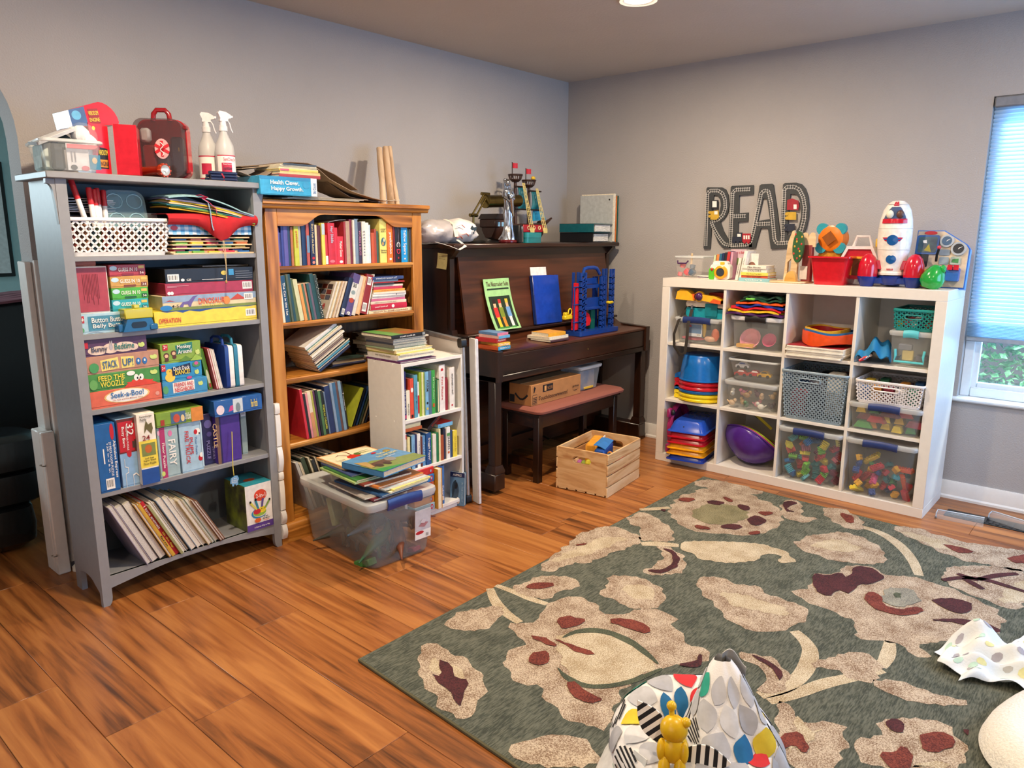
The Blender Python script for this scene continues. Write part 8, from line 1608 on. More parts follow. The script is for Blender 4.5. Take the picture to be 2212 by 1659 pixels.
# rocket
rk=top(thing('toy_rocket','large white toy rocket with red boosters and blue round windows','toy rocket'),1608,690,.13,.12);RW=K('#ece7df',rough=.22,coat=.3);RR=K('#c0142c',rough=.18,coat=.4);RBL=K('#142f80',rough=.25)
zr=lambda b:at(*C6(1608,b),x=XF+.13).z-ZT
sc=zr(165)/.50;R0=TW_(1510,1735,420,.13)/2
body=[(.78,655),(.80,640),(.72,632),(.84,560),(.95,490),(1.0,420),(.99,350),(.93,290),(.80,230),(.60,190),(.35,170),(.12,165),(.001,164)]
G().lathe([(R0*a,zr(b))for a,b in body],36).ob('fuselage',RW,rk);G().lathe([(R0*.36,zr(171)),(R0*.62,zr(192)),(R0*.64,zr(193))],36,mtx=TR(0,-.003,.001),cap=False).ob('nose_ring',RW,rk)
def surf(u0,u1,b0,b1,lift,out=None,n=10):
 def rad(b):
  for(a0,q0),(a1,q1)in zip(body,body[1:]):
   if q1<=b<=q0:t=(q0-b)/(q0-q1);return R0*(a0+(a1-a0)*t)
  return R0*.5
 def f(u,v):
  b=b0+(b1-b0)*v;sh=out(v)if out else 1;an=-PI/2+(u0+(u1-u0)*u)*sh;r=rad(b)+lift;return(r*math.cos(an),r*math.sin(an),zr(b))
 return G().grid(n,n,f)
surf(-.75,.75,312,208,.003,lambda v:1-.55*v**2).ob('canopy',M('#2a4a7a',.08,alpha=.75,var=0,name='blue_canopy'),rk,fix=False);surf(-.78,.78,316,286,.0045).ob('canopy_base',RR,rk,fix=False);surf(-.22,.22,200,168,.004).ob('nose_patch',RR,rk,fix=False)
for s in(-.34,.34):
 an=-PI/2+s;p=V((R0*.86*math.cos(an),R0*.86*math.sin(an)-.006,zr(258)));G().sph(p,(.017,.012,.02),12).ob('pilot',K('#e0dcc8' if s<0 else '#5a3a30'),rk)
for b_,r_ in((425,31),(550,26)):
 q=zr(b_);rad=R0*(1.0 if b_<500 else.86);G().lathe([(.001,.006),(.024 if b_<500 else.021,.004),(.027 if b_<500 else.024,-.004)],22,mtx=TR(0,-rad+.002,q)@RX(PI/2),cap=False).ob('round_window',K('#12528f',rough=.1),rk)
surf(-.62,.62,432,408,.0022,lambda v:.7+.3*v).ob('wing_stripe',RR,rk,fix=False);surf(-.48,.48,424,416,.0035).ob('blue_stripe',K('#1f4f9a'),rk,fix=False)
for i in range(5):surf(-.25+.1*i,-.19+.1*i,625,612,.002,n=3).ob('hazard_mark',RR,rk,fix=False)
for b_ in(352,490):G().lathe([(R0*(.995 if b_==352 else.957),zr(b_)),(R0*(.998 if b_==352 else.96)+.0012,zr(b_)+.001),(R0*(.995 if b_==352 else.957),zr(b_)+.002)],36,cap=False).ob('panel_seam',K('#c8c2ba'),rk)
G().lathe([(R0*.55,zr(722)),(R0*.72,zr(700)),(R0*.76,zr(662))],24).ob('engine_base',RBL,rk)
for a in(200,340,90):
 ar=math.radians(a);c=V((R0*1.42*math.cos(ar),R0*1.25*math.sin(ar),0));prof=[(.24,668),(.62,668),(.64,640),(.60,590),(.45,545),(.22,520),(.001,515)]
 G().lathe([(R0*p*.95,zr(q))for p,q in prof],22,mtx=TR(*c)).ob('booster',RR,rk);G().lathe([(R0*.38,0),(R0*.44,.012),(R0*.60,zr(672)),(R0*.60,zr(667))],14,mtx=TR(*c)).ob('booster_foot',RBL,rk);G().box((min(0,c.x),min(0,c.y)-.008,zr(620)),(max(0,c.x),max(0,c.y)+.008,zr(560)),c=.003).ob('strut',RR,rk);G().box((min(0,c.x),min(0,c.y)-.012,zr(715)),(max(0,c.x),max(0,c.y)+.012,zr(675)),c=.004).ob('foot_arm',RBL,rk)
# rings, pear and dashboard
for i,c in enumerate(('#e0b04a','#e88a4a','#d8486a','#8a3a6a')):
 o=G().tube([(.036*math.cos(a*.3142)*(1-.03*i),.0,.075+.036*math.sin(a*.3142)*(1-.03*i))for a in range(20)],.010,8,closed=True).ob('stacking_ring',K(c,rough=.3));tag(o,f'{("tan", "orange", "pink", "plum")[i]} toy ring standing behind the green pear toy','toy ring','stacking rings');top(o,1845,690,.13+.018*i,.15);o.location.z-=.028
pr_=top(thing('pear_toy','shiny green pear-shaped plastic toy beside the rocket','toy'),1862,722,.085,.0)
G().lathe([(.001,.0),(.035,.006),(.052,.03),(.053,.055),(.042,.085),(.028,.105),(.018,.115),(.001,.118)],24,mtx=TR(0,0,0)@RY(.28)).ob('body',K('#1f9a3c',rough=.2,coat=.4),pr_);G().sph((.055,-.01,.095),(.014,.012,.02),12).ob('spout',K('#1f9a3c',rough=.2),pr_)
yl_=at(*C6(1735,700),x=XF+.19).y;yr_=at(*C6(2098,725),x=XF+.19).y;dbw=yl_-yr_;zd=at(*C6(1900,352),x=XF+.19).z-ZT
db=thing('cockpit_board','wooden toy cockpit dashboard with dials, red levers and blue plastic edge','toy dashboard',(XF+.19,yl_,ZT),-PI/2)
ol=[(0,0),(dbw,0),(dbw,zd*.68),(dbw*.94,zd*.76),(dbw*.50,zd),(0,zd)]
G().prism(ol,.012,.05,ax='y',mtx=RX(-.18)).ob('blue_shell',K('#2f6fc8',rough=.3),db);G().prism([(dbw*.5+(a-dbw*.5)*.955,zd*.5+(b-zd*.5)*.955)for a,b in ol],.002,.012,ax='y',mtx=RX(-.18)).ob('wood_face',K('#c9b69c',var=.1),db)
F=lambda nm,pts,mt,y0=-.002,y1=.002:G().prism(pts,y0,y1,ax='y',mtx=RX(-.18)).ob(nm,mt,db)
P_=lambda a,b:((a-1735)/365*dbw,(735-b)/383*zd)
def R_(nm,a,b,c,d,mt,**k):p,q=P_(a,d),P_(c,b);return F(nm,rr(p[0],q[0],p[1],q[1],.008),mt,**k)
R_('screen_frame',1745,388,1895,515,K('#2a5a9a',rough=.3),y0=-.006);R_('screen',1758,400,1882,503,M('#2a3f52',.3,h2='#4a6a70',scale=20),y0=-.008,y1=-.006);F('yellow_plane',[P_(1800,490),P_(1850,500),P_(1835,462),P_(1830,445),P_(1815,470)],K('#b8a83a'),-.0088,-.008);F('cloud',[P_(1790,440),P_(1815,442),P_(1810,420),P_(1785,425)],TW,-.0088,-.008)
for a,b,r_,c2 in((1945,425,46,'#3a5a7a'),(2028,475,50,'#20262e')):
 p=P_(a,b);rd=r_/365*dbw;F('dial_ring',ell(p[0],p[1],rd,rd,24),K('#a9b2ba',rough=.3),-.008);F('dial_face',ell(p[0],p[1],rd*.72,rd*.72,20),K(c2),-.0095,-.008);F('dial_needle',[(p[0]-.002,p[1]-.004),(p[0]+rd*.5,p[1]+rd*.3),(p[0]+.002,p[1]+.004)],TW,-.0105,-.0095)
R_('lever_panel',1905,480,1975,520,K('#7a8a9a'));R_('small_screen',1910,530,1975,580,K('#8a9aa4'));R_('green_gauge',1985,528,2050,580,K('#a8b8a8'),y0=-.006);F('green_needle',[P_(1995,565),P_(2040,570),P_(2038,540),P_(2000,545)],K('#3a8a4a'),-.0072,-.006);R_('dark_speaker',1750,505,1835,600,K('#1a2028'));F('yellow_knob',ell(*P_(1948,622),.014,.014,14),K('#c8c03a'),-.012);R_('lever_box',1975,600,2060,690,K('#2f62b0',rough=.3),y0=-.03);F('red_lever',rr(P_(1985,0)[0],P_(2018,0)[0],P_(0,622)[1],P_(0,590)[1],.003),RR,-.045,-.028);F('red_lever',rr(P_(2024,0)[0],P_(2058,0)[0],P_(0,622)[1],P_(0,590)[1],.003),RR,-.045,-.028)
p=P_(1900,560);G().tube([(p[0],-.004,p[1]),(p[0]+.004,-.02,p[1]+.03),(p[0]+.012,-.03,p[1]+.06)],.006,8).ob('throttle_stick',BLACK,db);G().sph((p[0]+.012,-.031,p[1]+.066),.009,10).ob('throttle_knob',K('#c83a4a'),db);p=P_(1830,372);F('maker_badge',ell(p[0],p[1],.028,.009,18),TR_);
# ================================================================ READ letters on the wall
LG=K('#3a3d3f',rough=.6);TRK=K('#d8d6d0',rough=.6)
rd=thing('wall_letters','dark grey wooden READ wall letters with white railway track and trains','wall sign',at(*C6(720,270),x=-.008));ro=V((-.002,rd.location.y,rd.location.z));rd.location=ro
def q6(a,b):p=at(*C6(a,b),x=-.012);return(p.y-ro.y,p.z-ro.z)
def letter(nm,outer,holes=()):
 out=[q6(*p)for p in outer]
 for h in holes:
  hp=[q6(*p)for p in h];best=min(((i,j)for i in range(len(out))for j in range(len(hp))),key=lambda t:(out[t[0]][0]-hp[t[1]][0])**2+(out[t[0]][1]-hp[t[1]][1])**2);i,j=best
  ar=lambda L:sum(L[k][0]*L[(k+1)%len(L)][1]-L[(k+1)%len(L)][0]*L[k][1]for k in range(len(L)))
  if ar(out)*ar(hp)>0:hp=hp[::-1];j=len(hp)-1-j
  out=out[:i+1]+hp[j:]+hp[:j+1]+out[i:]
 return G().prism(out,-.012,0,ax='x').ob(nm,LG,rd)
letter('letter_r',[(388,85),(396,75),(490,76),(515,90),(533,130),(537,190),(530,245),(505,285),(480,305),(500,365),(530,420),(545,440),(545,478),(500,480),(465,440),(437,375),(425,340),(420,360),(413,482),(374,486),(368,478)],[[(437,128),(462,130),(480,155),(484,195),(474,240),(455,262),(425,278),(430,200)]])
letter('letter_e',[(549,75),(558,66),(697,60),(700,66),(699,122),(606,130),(603,246),(665,243),(663,300),(600,306),(597,400),(690,395),(690,472),(540,478),(532,470)])
letter('letter_a',[(740,65),(752,56),(822,52),(832,60),(858,240),(882,440),(880,480),(815,484),(795,345),(748,346),(718,450),(712,478),(668,478),(690,380),(716,240)],[[(764,150),(788,148),(809,286),(728,299)]])
letter('letter_d',[(896,58),(910,46),(985,44),(1020,56),(1045,85),(1062,135),(1068,200),(1066,270),(1050,345),(1020,410),(985,450),(940,475),(880,482),(884,250)],[[(946,120),(980,122),(1003,150),(1017,200),(1015,270),(1000,340),(975,378),(925,394),(932,250)]])
def track(pts):
 P3=[V((-.0135,*q6(*p)))for p in pts];g=G()
 for s in(-1,1):
  L=[]
  for i,p in enumerate(P3):
   t=(P3[min(i+1,len(P3)-1)]-P3[max(i-1,0)]).normalized();L.append(p+V((0,-t.z,t.y))*.0075*s)
  g.tube(L,.0014,4)
 for a,b in zip(P3,P3[1:]):
  n=max(1,int((b-a).length/.012));t=(b-a).normalized();m_=V((0,-t.z,t.y))
  for i in range(n):p=a.lerp(b,(i+.5)/n);g.tube([p-m_*.012,p+m_*.012],.0013,4)
 o=g.ob('railway_track',TRK,rd);o['kind']='stuff'
track([(384,465),(390,280),(396,115),(412,98),(465,97),(495,115),(513,160),(514,215),(498,260),(465,290),(420,305),(440,355),(470,405),(505,450),(545,460),(550,420),(556,250),(563,110),(580,92),(680,88)])
track([(566,268),(650,266)]);track([(550,460),(655,456),(680,440),(700,370),(752,115),(770,98),(800,100),(818,180),(840,420),(855,446),(900,445),(945,440)]);track([(722,320),(812,316)]);track([(893,440),(905,90),(920,74),(970,72),(1005,90),(1030,140),(1042,210),(1036,290),(1018,360),(990,415),(945,442)])
def car(nm,c,body,wins=(),wheels=()):
 o=G().prism([q6(*p)for p in body],-.020,-.012,ax='x').ob(nm,K(c),rd)
 for w in wins:G().prism([q6(*p)for p in w],-.0215,-.020,ax='x').ob('car_window',TW,o)
 for a,b,r in wheels:p=q6(a,b);G().prism(ell(p[0],p[1],r,r,12),-.022,-.014,ax='x').ob('car_wheel',K(c),o)
B4_=lambda a,b,c,d:[(a,b),(c,b),(c,d),(a,d)]
car('red_wagon','#b02434',B4_(630,382,684,438),[B4_(638+15*i,395,648+15*i,420)for i in range(3)],[(645,440,.008),(670,440,.008)]);car('navy_engine','#2a3040',[(562,402),(590,402),(590,376),(628,376),(628,435),(560,435)],[B4_(597,384,620,404)],[(575,438,.009),(600,438,.009)])
car('red_engine','#a02434',[(928,160),(960,150),(1000,165),(1005,200),(998,228),(925,226)],[B4_(970,190,990,220)]);car('yellow_wagon','#d0a838',B4_(930,240,985,292),[],[(925,253,.010),(925,280,.010)]);car('navy_wagon','#2a3040',B4_(922,318,975,368),[],[(918,330,.010),(918,355,.010)])
car('black_cab','#2a2c30',B4_(420,160,468,218),[B4_(432,168,460,208)]);car('yellow_engine','#d0a838',[(420,235),(470,228),(474,275),(455,292),(418,290)],[B4_(445,234,466,256)],[(414,243,.009),(414,268,.009)])
# ================================================================ patterned rug
CR=crop(780,1020,1.5447)
ZR=.012
def pile(nm,a,b,sc=420,streak=None):
 m=M(a,.95,h2=b,scale=sc,bump=.9,bscale=520,name=nm,stretch=streak);n=m.node_tree;mx=[q for q in n.nodes if q.type=='MIX'][0]
 tc=n.nodes.new('ShaderNodeTexCoord');no=n.nodes.new('ShaderNodeTexNoise');no.inputs['Scale'].default_value=14;no.inputs['Detail'].default_value=4;n.links.new(tc.outputs['Object'],no.inputs['Vector'])
 old=mx.inputs[0].links[0].from_socket;ma=n.nodes.new('ShaderNodeMath');ma.operation='MULTIPLY_ADD';ma.inputs[1].default_value=1.5;n.links.new(no.outputs['Fac'],ma.inputs[0]);mb_=n.nodes.new('ShaderNodeMath');mb_.operation='ADD';mb_.inputs[1].default_value=-.75;mb_.use_clamp=True
 ma.inputs[2].default_value=0;ad=n.nodes.new('ShaderNodeMath');n.links.new(ma.outputs[0],ad.inputs[0]);n.links.new(old,ad.inputs[1]);n.links.new(ad.outputs[0],mb_.inputs[0]);n.links.new(mb_.outputs[0],mx.inputs[0]);return m
RG=pile('green_pile','#565b4c','#8f917c',1.0,(42,260,200));RBE=pile('beige_pile','#82654c','#d6c4aa',260);RCR=pile('cream_pile','#a8906c','#e0d2b4',230);RRD=pile('rust_pile','#571f17','#8f4433',240);RMR=pile('maroon_pile','#331418','#5e2a2c',240);RGY=pile('grey_pile','#77756a','#aaa592',220);ROL=pile('olive_pile','#6a6444','#a09670',220);RDG=pile('dark_green_pile','#3c4234','#62684f',220)
rc=[(-3.045,-1.474),(-.584,-1.454),(-.76,-4.60),(-3.21,-4.60)]
rug=G().prism(rc,.0006,ZR).ob('floral_rug',RG);tag(rug,'large sage green area rug with beige and rust floral pattern on the wood floor','rug')
G().tube([(x,y,.0068)for x,y in rc],.0062,6,closed=True).ob('bound_edge',M('#5f5a40',.9),rug)
def chaikin(p,n):
 for _ in range(n):
  q=[]
  for i in range(len(p)):
   a,b=p[i],p[(i+1)%len(p)];q+=[(a[0]*.75+b[0]*.25,a[1]*.75+b[1]*.25),(a[0]*.25+b[0]*.75,a[1]*.25+b[1]*.75)]
  p=q
 return p
rj=random.Random(4)
def rough(w,amp,ph):
 o=[]
 for i in range(len(w)):
  a,b=V((*w[i],0)),V((*w[(i+1)%len(w)],0));n=max(1,int((b-a).length/.018));t=(b-a).normalized()if(b-a).length else V((1,0,0))
  for k in range(n):
   p=a.lerp(b,k/n);s=amp*(math.sin(p.x*61+p.y*47+ph)+.7*math.sin(p.x*113-p.y*97+ph*2));o.append((p.x-t.y*s,p.y+t.x*s))
 return o
def inlay(name,mt,polys,lvl,sm=1,jit=.002,amp=.0075):
 g=G();z=ZR+.0005*lvl
 for s in polys:
  v=[float(k)for k in s.split()];p=chaikin([(v[i],v[i+1])for i in range(0,len(v),2)],sm);w=[]
  for a,b in p:
   q=at(*CR(a,b),z=z);w.append((q.x+rj.uniform(-jit,jit),q.y+rj.uniform(-jit,jit)))
  w=rough(w,amp,rj.uniform(0,6));g.add([(a,b,z)for a,b in w],[list(range(len(w)))])
 o=g.ob(name,mt,rug,fix=False)
 if len(polys)>1:o['kind']='stuff'
 bm=bmesh.new();bm.from_mesh(o.data)
 for f in bm.faces:
  if f.normal.z<0:f.normal_flip()
 bm.to_mesh(o.data);bm.free();return o
def stem(pts,w,lvl,mt=None):
 for _ in range(2):pts=[pts[0]]+[q for a,b in zip(pts,pts[1:])for q in((a[0]*.75+b[0]*.25,a[1]*.75+b[1]*.25),(a[0]*.25+b[0]*.75,a[1]*.25+b[1]*.75))]+[pts[-1]]
 P3=[at(*CR(a,b),z=ZR)for a,b in pts];P3=[V((p.x,p.y,0))for p in P3];L=[];R=[]
 for i,p in enumerate(P3):
  t=(P3[min(i+1,len(P3)-1)]-P3[max(i-1,0)]).normalized();m_=V((-t.y,t.x,0))*w*(1-.35*abs(2*i/(len(P3)-1)-1));L.append(p+m_);R.append(p-m_)
 z=ZR+.0005*lvl;vs=[(p.x,p.y,z)for p in L]+[(p.x,p.y,z)for p in R];n=len(L)
 G().add(vs,[(n+i,n+i+1,i+1,i)for i in range(n-1)]).ob('stem_motif',mt or RCR,rug)
stem([(430,388),(445,430),(480,470),(530,502)],.022,1);stem([(450,378),(520,402),(570,425),(620,440)],.018,1);stem([(1650,178),(1720,195),(1790,235),(1840,290),(1862,345)],.026,1);stem([(1330,745),(1420,722),(1480,670),(1505,600),(1480,560),(1445,530)],.028,1);stem([(1360,765),(1450,742),(1540,705),(1640,685),(1740,660)],.024,1);stem([(1765,565),(1760,610),(1735,650)],.024,1);stem([(930,125),(990,122),(1030,118)],.02,1);stem([(935,240),(985,238),(1060,245)],.026,1)
inlay('flower_motif',RBE,['1020 135 1055 80 1105 70 1140 50 1220 55 1260 62 1300 70 1340 95 1380 105 1412 140 1395 185 1330 205 1290 215 1220 208 1180 205 1120 198 1060 178','1430 390 1500 385 1515 335 1560 345 1600 325 1650 305 1720 322 1760 345 1850 350 1950 380 2050 420 2140 470 2145 530 2060 540 1960 560 1850 570 1905 625 1850 612 1770 560 1640 555 1660 500 1560 460 1480 430','480 508 555 505 600 482 615 445 650 425 700 412 770 425 800 470 850 475 930 455 1000 458 1048 480 1040 515 1085 545 1080 580 1170 588 1150 640 1000 650 890 700 850 770 830 865 755 850 680 822 620 760 605 715 540 712 492 672 465 622 505 590 550 570 520 540','1380 765 1445 780 1480 850 1560 830 1625 855 1600 990 1400 990','1630 900 1720 885 1735 830 1800 812 1900 820 1990 860 2045 990 1700 990'],1)
inlay('leaf_motif',RBE,['1085 35 1180 22 1330 58 1345 78 1200 66','590 325 620 292 700 232 725 205 790 185 850 180 940 215 930 240 870 258 800 285 760 305 700 300 640 335','880 160 930 130 990 150 1048 200 1035 235 980 232 920 228 940 190','935 330 1000 300 1010 270 985 245 1045 255 1088 290 1080 330 1020 346 960 346','1400 100 1440 90 1475 108 1470 150 1520 150 1500 170 1440 165 1400 140','1535 118 1600 118 1665 150 1685 192 1620 188 1560 160','1430 240 1500 208 1620 195 1690 225 1745 262 1755 300 1700 312 1600 300 1500 272','1940 320 2060 305 2240 330 2240 420 2180 462 2090 430 2020 402 1945 370','1108 352 1200 350 1260 375 1330 382 1380 420 1470 438 1505 475 1440 522 1330 532 1265 518 1200 470 1180 440 1135 410','785 398 830 382 815 345 930 350 1000 378 1025 420 990 452 910 455 850 432','488 395 560 358 620 344 700 350 742 376 680 392 620 422 560 412','272 502 340 460 440 444 485 455 440 512 380 536 310 528','205 568 260 580 320 608 370 640 398 682 432 722 390 760 380 812 330 832 270 792 235 740 178 660','480 912 560 895 660 878 775 900 795 990 560 990','1245 592 1340 608 1425 650 1432 702 1390 735 1320 735 1345 700 1355 670 1305 640','1490 652 1560 608 1680 600 1742 632 1720 702 1640 690 1580 660','1700 702 1765 688 1860 722 2060 772 1900 774 1760 742','1755 180 1830 178 1950 218 2100 248 2240 262 2240 335 2100 312 2000 292 1900 252'],2)
inlay('leaf_highlight',RCR,['1050 240 1120 228 1260 234 1370 244 1440 278 1442 302 1400 306 1388 292 1415 286 1372 266 1330 286 1270 306 1180 302 1110 280','640 560 720 522 820 530 920 580 1005 650 880 702 760 722 680 672','620 300 720 250 800 215 900 215 840 240 760 275 690 290','1180 400 1280 410 1400 445 1440 480 1350 470 1250 450','2120 440 2160 380 2240 360 2240 420','225 610 300 640 350 680 330 720 280 690 235 660','1420 960 1460 800 1475 860 1560 850 1480 900','1800 985 1900 950 1990 985','860 380 940 372 990 400 960 430 900 420','1480 240 1600 220 1690 260 1600 270','1790 195 1900 215 2050 262 1950 262 1850 225'],3,jit=.004)
inlay('petal_outline',RDG,['655 560 720 518 830 522 930 570 1000 640 985 640 915 585 825 538 725 534','645 640 690 680 760 712 880 700 1000 650 1010 660 890 714 760 726 680 696'],4,sm=2,jit=.001,amp=.001)
inlay('flower_centre',ROL,['1100 135 1130 112 1200 105 1270 118 1300 140 1270 165 1200 175 1130 165'],3);inlay('flower_centre',RGY,['1730 405 1770 385 1830 388 1865 410 1855 440 1800 452 1745 440'],5);inlay('flower_eye',RDG,['1770 408 1795 402 1815 410 1800 422 1775 420'],6)
inlay('rust_petals',RRD,['1055 92 1078 82 1118 88 1100 100 1075 98','1205 80 1245 92 1238 100 1210 92','1320 130 1375 132 1372 142 1340 145','1110 175 1150 180 1175 192 1120 190','1290 200 1330 195 1335 206 1300 210','710 242 755 235 750 244 715 246','1595 130 1650 150 1640 172 1610 162','1938 236 2055 262 2010 272 1960 256','2155 282 2240 270 2240 305 2170 302','1675 412 1700 394 1735 410 1742 440 1800 462 1842 445 1878 456 1850 478 1780 478 1700 448','535 386 590 364 658 372 600 392','655 490 690 474 720 486 748 490 730 512 690 522 662 520','818 495 880 485 965 512 962 538 900 526','555 545 600 548 660 572 640 584','640 556 670 560 795 608 740 608','555 612 580 600 622 595 632 630 600 642 562 636','675 700 722 700 765 740 815 760 760 774 700 742','1398 872 1470 864 1495 908 1482 942 1445 905 1402 925','1858 882 1900 868 1962 870 1995 912 1900 936 1868 915','1720 930 1790 940 1800 905 1855 960 1820 990 1765 990'],6,1,amp=.003)
inlay('maroon_petals',RMR,['1148 100 1180 92 1218 102 1190 112','1250 106 1285 108 1302 126 1270 128','1288 152 1320 140 1358 165 1325 178 1295 172','1195 182 1230 168 1272 178 1260 192 1220 188','952 322 1010 326 1042 302 1036 272 1000 250 1045 262 1066 292 1050 320 1010 337 968 334','1403 102 1430 94 1465 105 1432 108 1420 124 1452 132 1415 130','1503 336 1560 346 1600 330 1625 356 1650 308 1720 325 1752 352 1700 376 1660 370 1640 406 1590 392 1560 416 1510 392','1898 422 1990 420 2052 442 2010 478 1930 446','1882 492 1980 484 2080 500 2150 532 2100 536 2000 502','230 668 268 682 254 618 300 640 322 690 362 690 342 742 326 792 308 740 270 712','1052 640 1110 632 1136 600 1142 640 1110 652','1288 600 1370 634 1408 670 1396 702 1380 665 1340 632','1738 835 1780 818 1818 835 1812 862 1780 868','995 124 1020 122 1015 134','2005 862 2030 855 2030 880'],6,1,amp=.003)
for pts in([(1940,362),(2000,352),(2080,358),(2150,380),(2230,405)],[(1990,340),(2030,355),(2060,362)],[(2060,360),(2120,345),(2190,340)],[(2010,355),(2040,372),(2075,392)]):stem(pts,.016,6,RMR)
# ================================================================ baby floor seat
bs=thing('baby_seat','white baby floor seat with leaf-print fabric cover and folded back on the rug','baby seat',(-2.945,-2.61,ZR),-1.13)
WS=K('#eceae4',rough=.3)
G().lathe([(.225,0),(.238,.02),(.236,.06),(.215,.12),(.19,.16),(.15,.165)],40,sy=.95).ob('base_shell',WS,bs)
def ringf(u,v):
 a=2*PI*u;b=2*PI*v;R=.138;bk=max(0,math.sin(a));rt=.060+.012*bk;wob=1+.05*math.sin(5*a+2*math.sin(b))+.03*math.sin(9*a+b*2)
 r=R+rt*math.cos(b)*wob;return(r*math.cos(a),r*math.sin(a)*.95,.175+.035*bk+rt*1.05*math.sin(b)*wob)
FAB=M('#e9e6e2',.85,var=.03,scale=20,bump=.15,bscale=300,name='white_print_fabric')
G().grid(56,18,ringf).ob('seat_ring',FAB,bs);G().lathe([(.001,.12),(.09,.12),(.12,.14)],24).ob('seat_pad',M('#b9b6b4',.9),bs)
AP=V((.05,.055,.395))
def conef(u,v):
 a=2*PI*u;c=V((.075,-.055,.15)).lerp(AP,v);r=.135*(1-v)**.8+.022;w=1+.13*math.sin(3*a+2.5*v)+.06*math.sin(7*a+v*6)
 return(c.x+r*math.cos(a)*w*.85,c.y+r*math.sin(a)*w*.75,c.z+.02*math.sin(2*a)*(1-v))
G().grid(44,16,conef).ob('folded_back',FAB,bs);G().grid(10,5,lambda u,v:(AP.x+.0+.055*u,AP.y+.02*math.sin(u*3)+.02*v,AP.z+.012-.055*v-.02*u+.01*math.sin(u*5)),th=(0,.003,0)).ob('back_flap',M('#b8b3a8',.8),bs)
G().sph((.0,.0,.165),(.05,.045,.045),14).ob('pommel',FAB,bs)
lm=[M(c,.85)for c in('#b9b9bc','#a9a9ad','#cfcfd0','#c8282c','#d8bc2e','#1f6a9c','#2a9c84','#1a1a1c')]
def leaves(fn,nu,nv,u0,u1,v0,v1,name,su,sv,seed,eps):
 g=G();rg=random.Random(seed)
 for i in range(nu):
  for j in range(nv):
   uc=u0+(u1-u0)*(i+.5+.5*(j%2))/nu;vc=v0+(v1-v0)*(j+.5)/nv;m=rg.choice([0,0,0,1,1,1,0,2,3,4,5,6,7]);an=.35*(1 if j%2 else-1)
   def pt(s,t):
    q=s*math.cos(an)-t*math.sin(an);w_=s*math.sin(an)+t*math.cos(an);uu,vv=uc+q*su/nu*(u1-u0),vc+w_*sv/nv*(v1-v0)
    p=V(fn(uu,vv));d1=V(fn(uu+.003,vv))-p;d2=V(fn(uu,vv+.003))-p;nn=d1.cross(d2);return p+(nn.normalized()*eps if nn.length>1e-12 else V())
   if m==7:
    for k in range(6):
     t0=-.42+.15*k;wd_=.42*math.cos(t0*PI*.95);g.add([pt(-wd_,t0),pt(wd_,t0),pt(wd_,t0+.07),pt(-wd_,t0+.07)],[(0,1,2,3)],7)
   else:
    L=[pt(.42*math.sin(PI*k/8)**.8,-.5+k/8)for k in range(9)]+[pt(-.42*math.sin(PI*k/8)**.8,-.5+k/8)for k in range(7,0,-1)];L2=[pt(.21*math.sin(PI*k/8)**.8,-.25+k/16)for k in range(9)]+[pt(-.21*math.sin(PI*k/8)**.8,-.25+k/16)for k in range(7,0,-1)];n=len(L);g.add([pt(0,0)]+L2+L,[(0,1+k,1+(k+1)%n)for k in range(n)]+[(1+k,1+n+k,1+n+(k+1)%n,1+(k+1)%n)for k in range(n)],m)
 o=g.ob(name,lm,bs,fix=False);o['kind']='stuff'
leaves(ringf,14,6,0,1,0,.95,'leaf_print',1.08,1.15,3,.0026);leaves(conef,9,5,0,1,.0,.9,'leaf_print',1.08,1.2,8,.0026)
TYL=K('#dfb418',rough=.3);gx=TR(-.045,-.135,.272)@RX(-.30)
g=G()
for c_,r_ in(((0,0,.045),(.030,.024,.030)),((.0,0,.005),(.024,.018,.032)),((-.016,-.004,-.035),(.013,.012,.026)),((.017,-.004,-.035),(.013,.012,.026)),((.024,-.006,.064),(.011,.010,.011)),((.024,-.004,.0),(.010,.010,.024)),((-.024,-.004,.0),(.010,.010,.024))):g.sph(c_,r_,14,mtx=gx)
g.ob('yellow_toy',TYL,bs);g=G();g.sph((-.008,0,.092),.011,10,mtx=gx);g.T=gx;g.cyl((-.006,0,.07),(-.008,0,.09),.006,n=8);g.ob('toy_knob',TYL,bs)
for sg,ra in((-1,.7),(1,-1.1)):
 g=G();n=12
 for k in range(n):
  t0,t1=k/n,(k+1)/n;w0,w1=.026*math.sin(PI*t0)+.001,.026*math.sin(PI*t1)+.001;g.add([(-w0,0,.11*t0),(w0,0,.11*t0),(w1,0,.11*t1),(-w1,0,.11*t1),(-w0,.006,.11*t0),(w0,.006,.11*t0),(w1,.006,.11*t1),(-w1,.006,.11*t1)],[(0,1,2,3),(7,6,5,4),(0,3,7,4),(1,5,6,2)],k%2)
 g.ob('striped_leaf',[BLACK,TW],bs,mtx=gx@TR(sg*.012,.02,.0 if sg<0 else-.01)@RY(-ra if sg<0 else-ra+.5))
G().box((-.02,0,0),(.02,.002,.05)).ob('maker_tag',K('#d8dcd8'),bs,mtx=TR(-.125,-.135,.19)@RZ(-.7)@RX(-.35));G().prism(ell(0,0,.05,.03,16),0,.0015,ax='y').ob('green_sticker',K('#4a9a3a'),bs,mtx=TR(-.11,-.205,.055)@RZ(-.45)@RX(-.12))
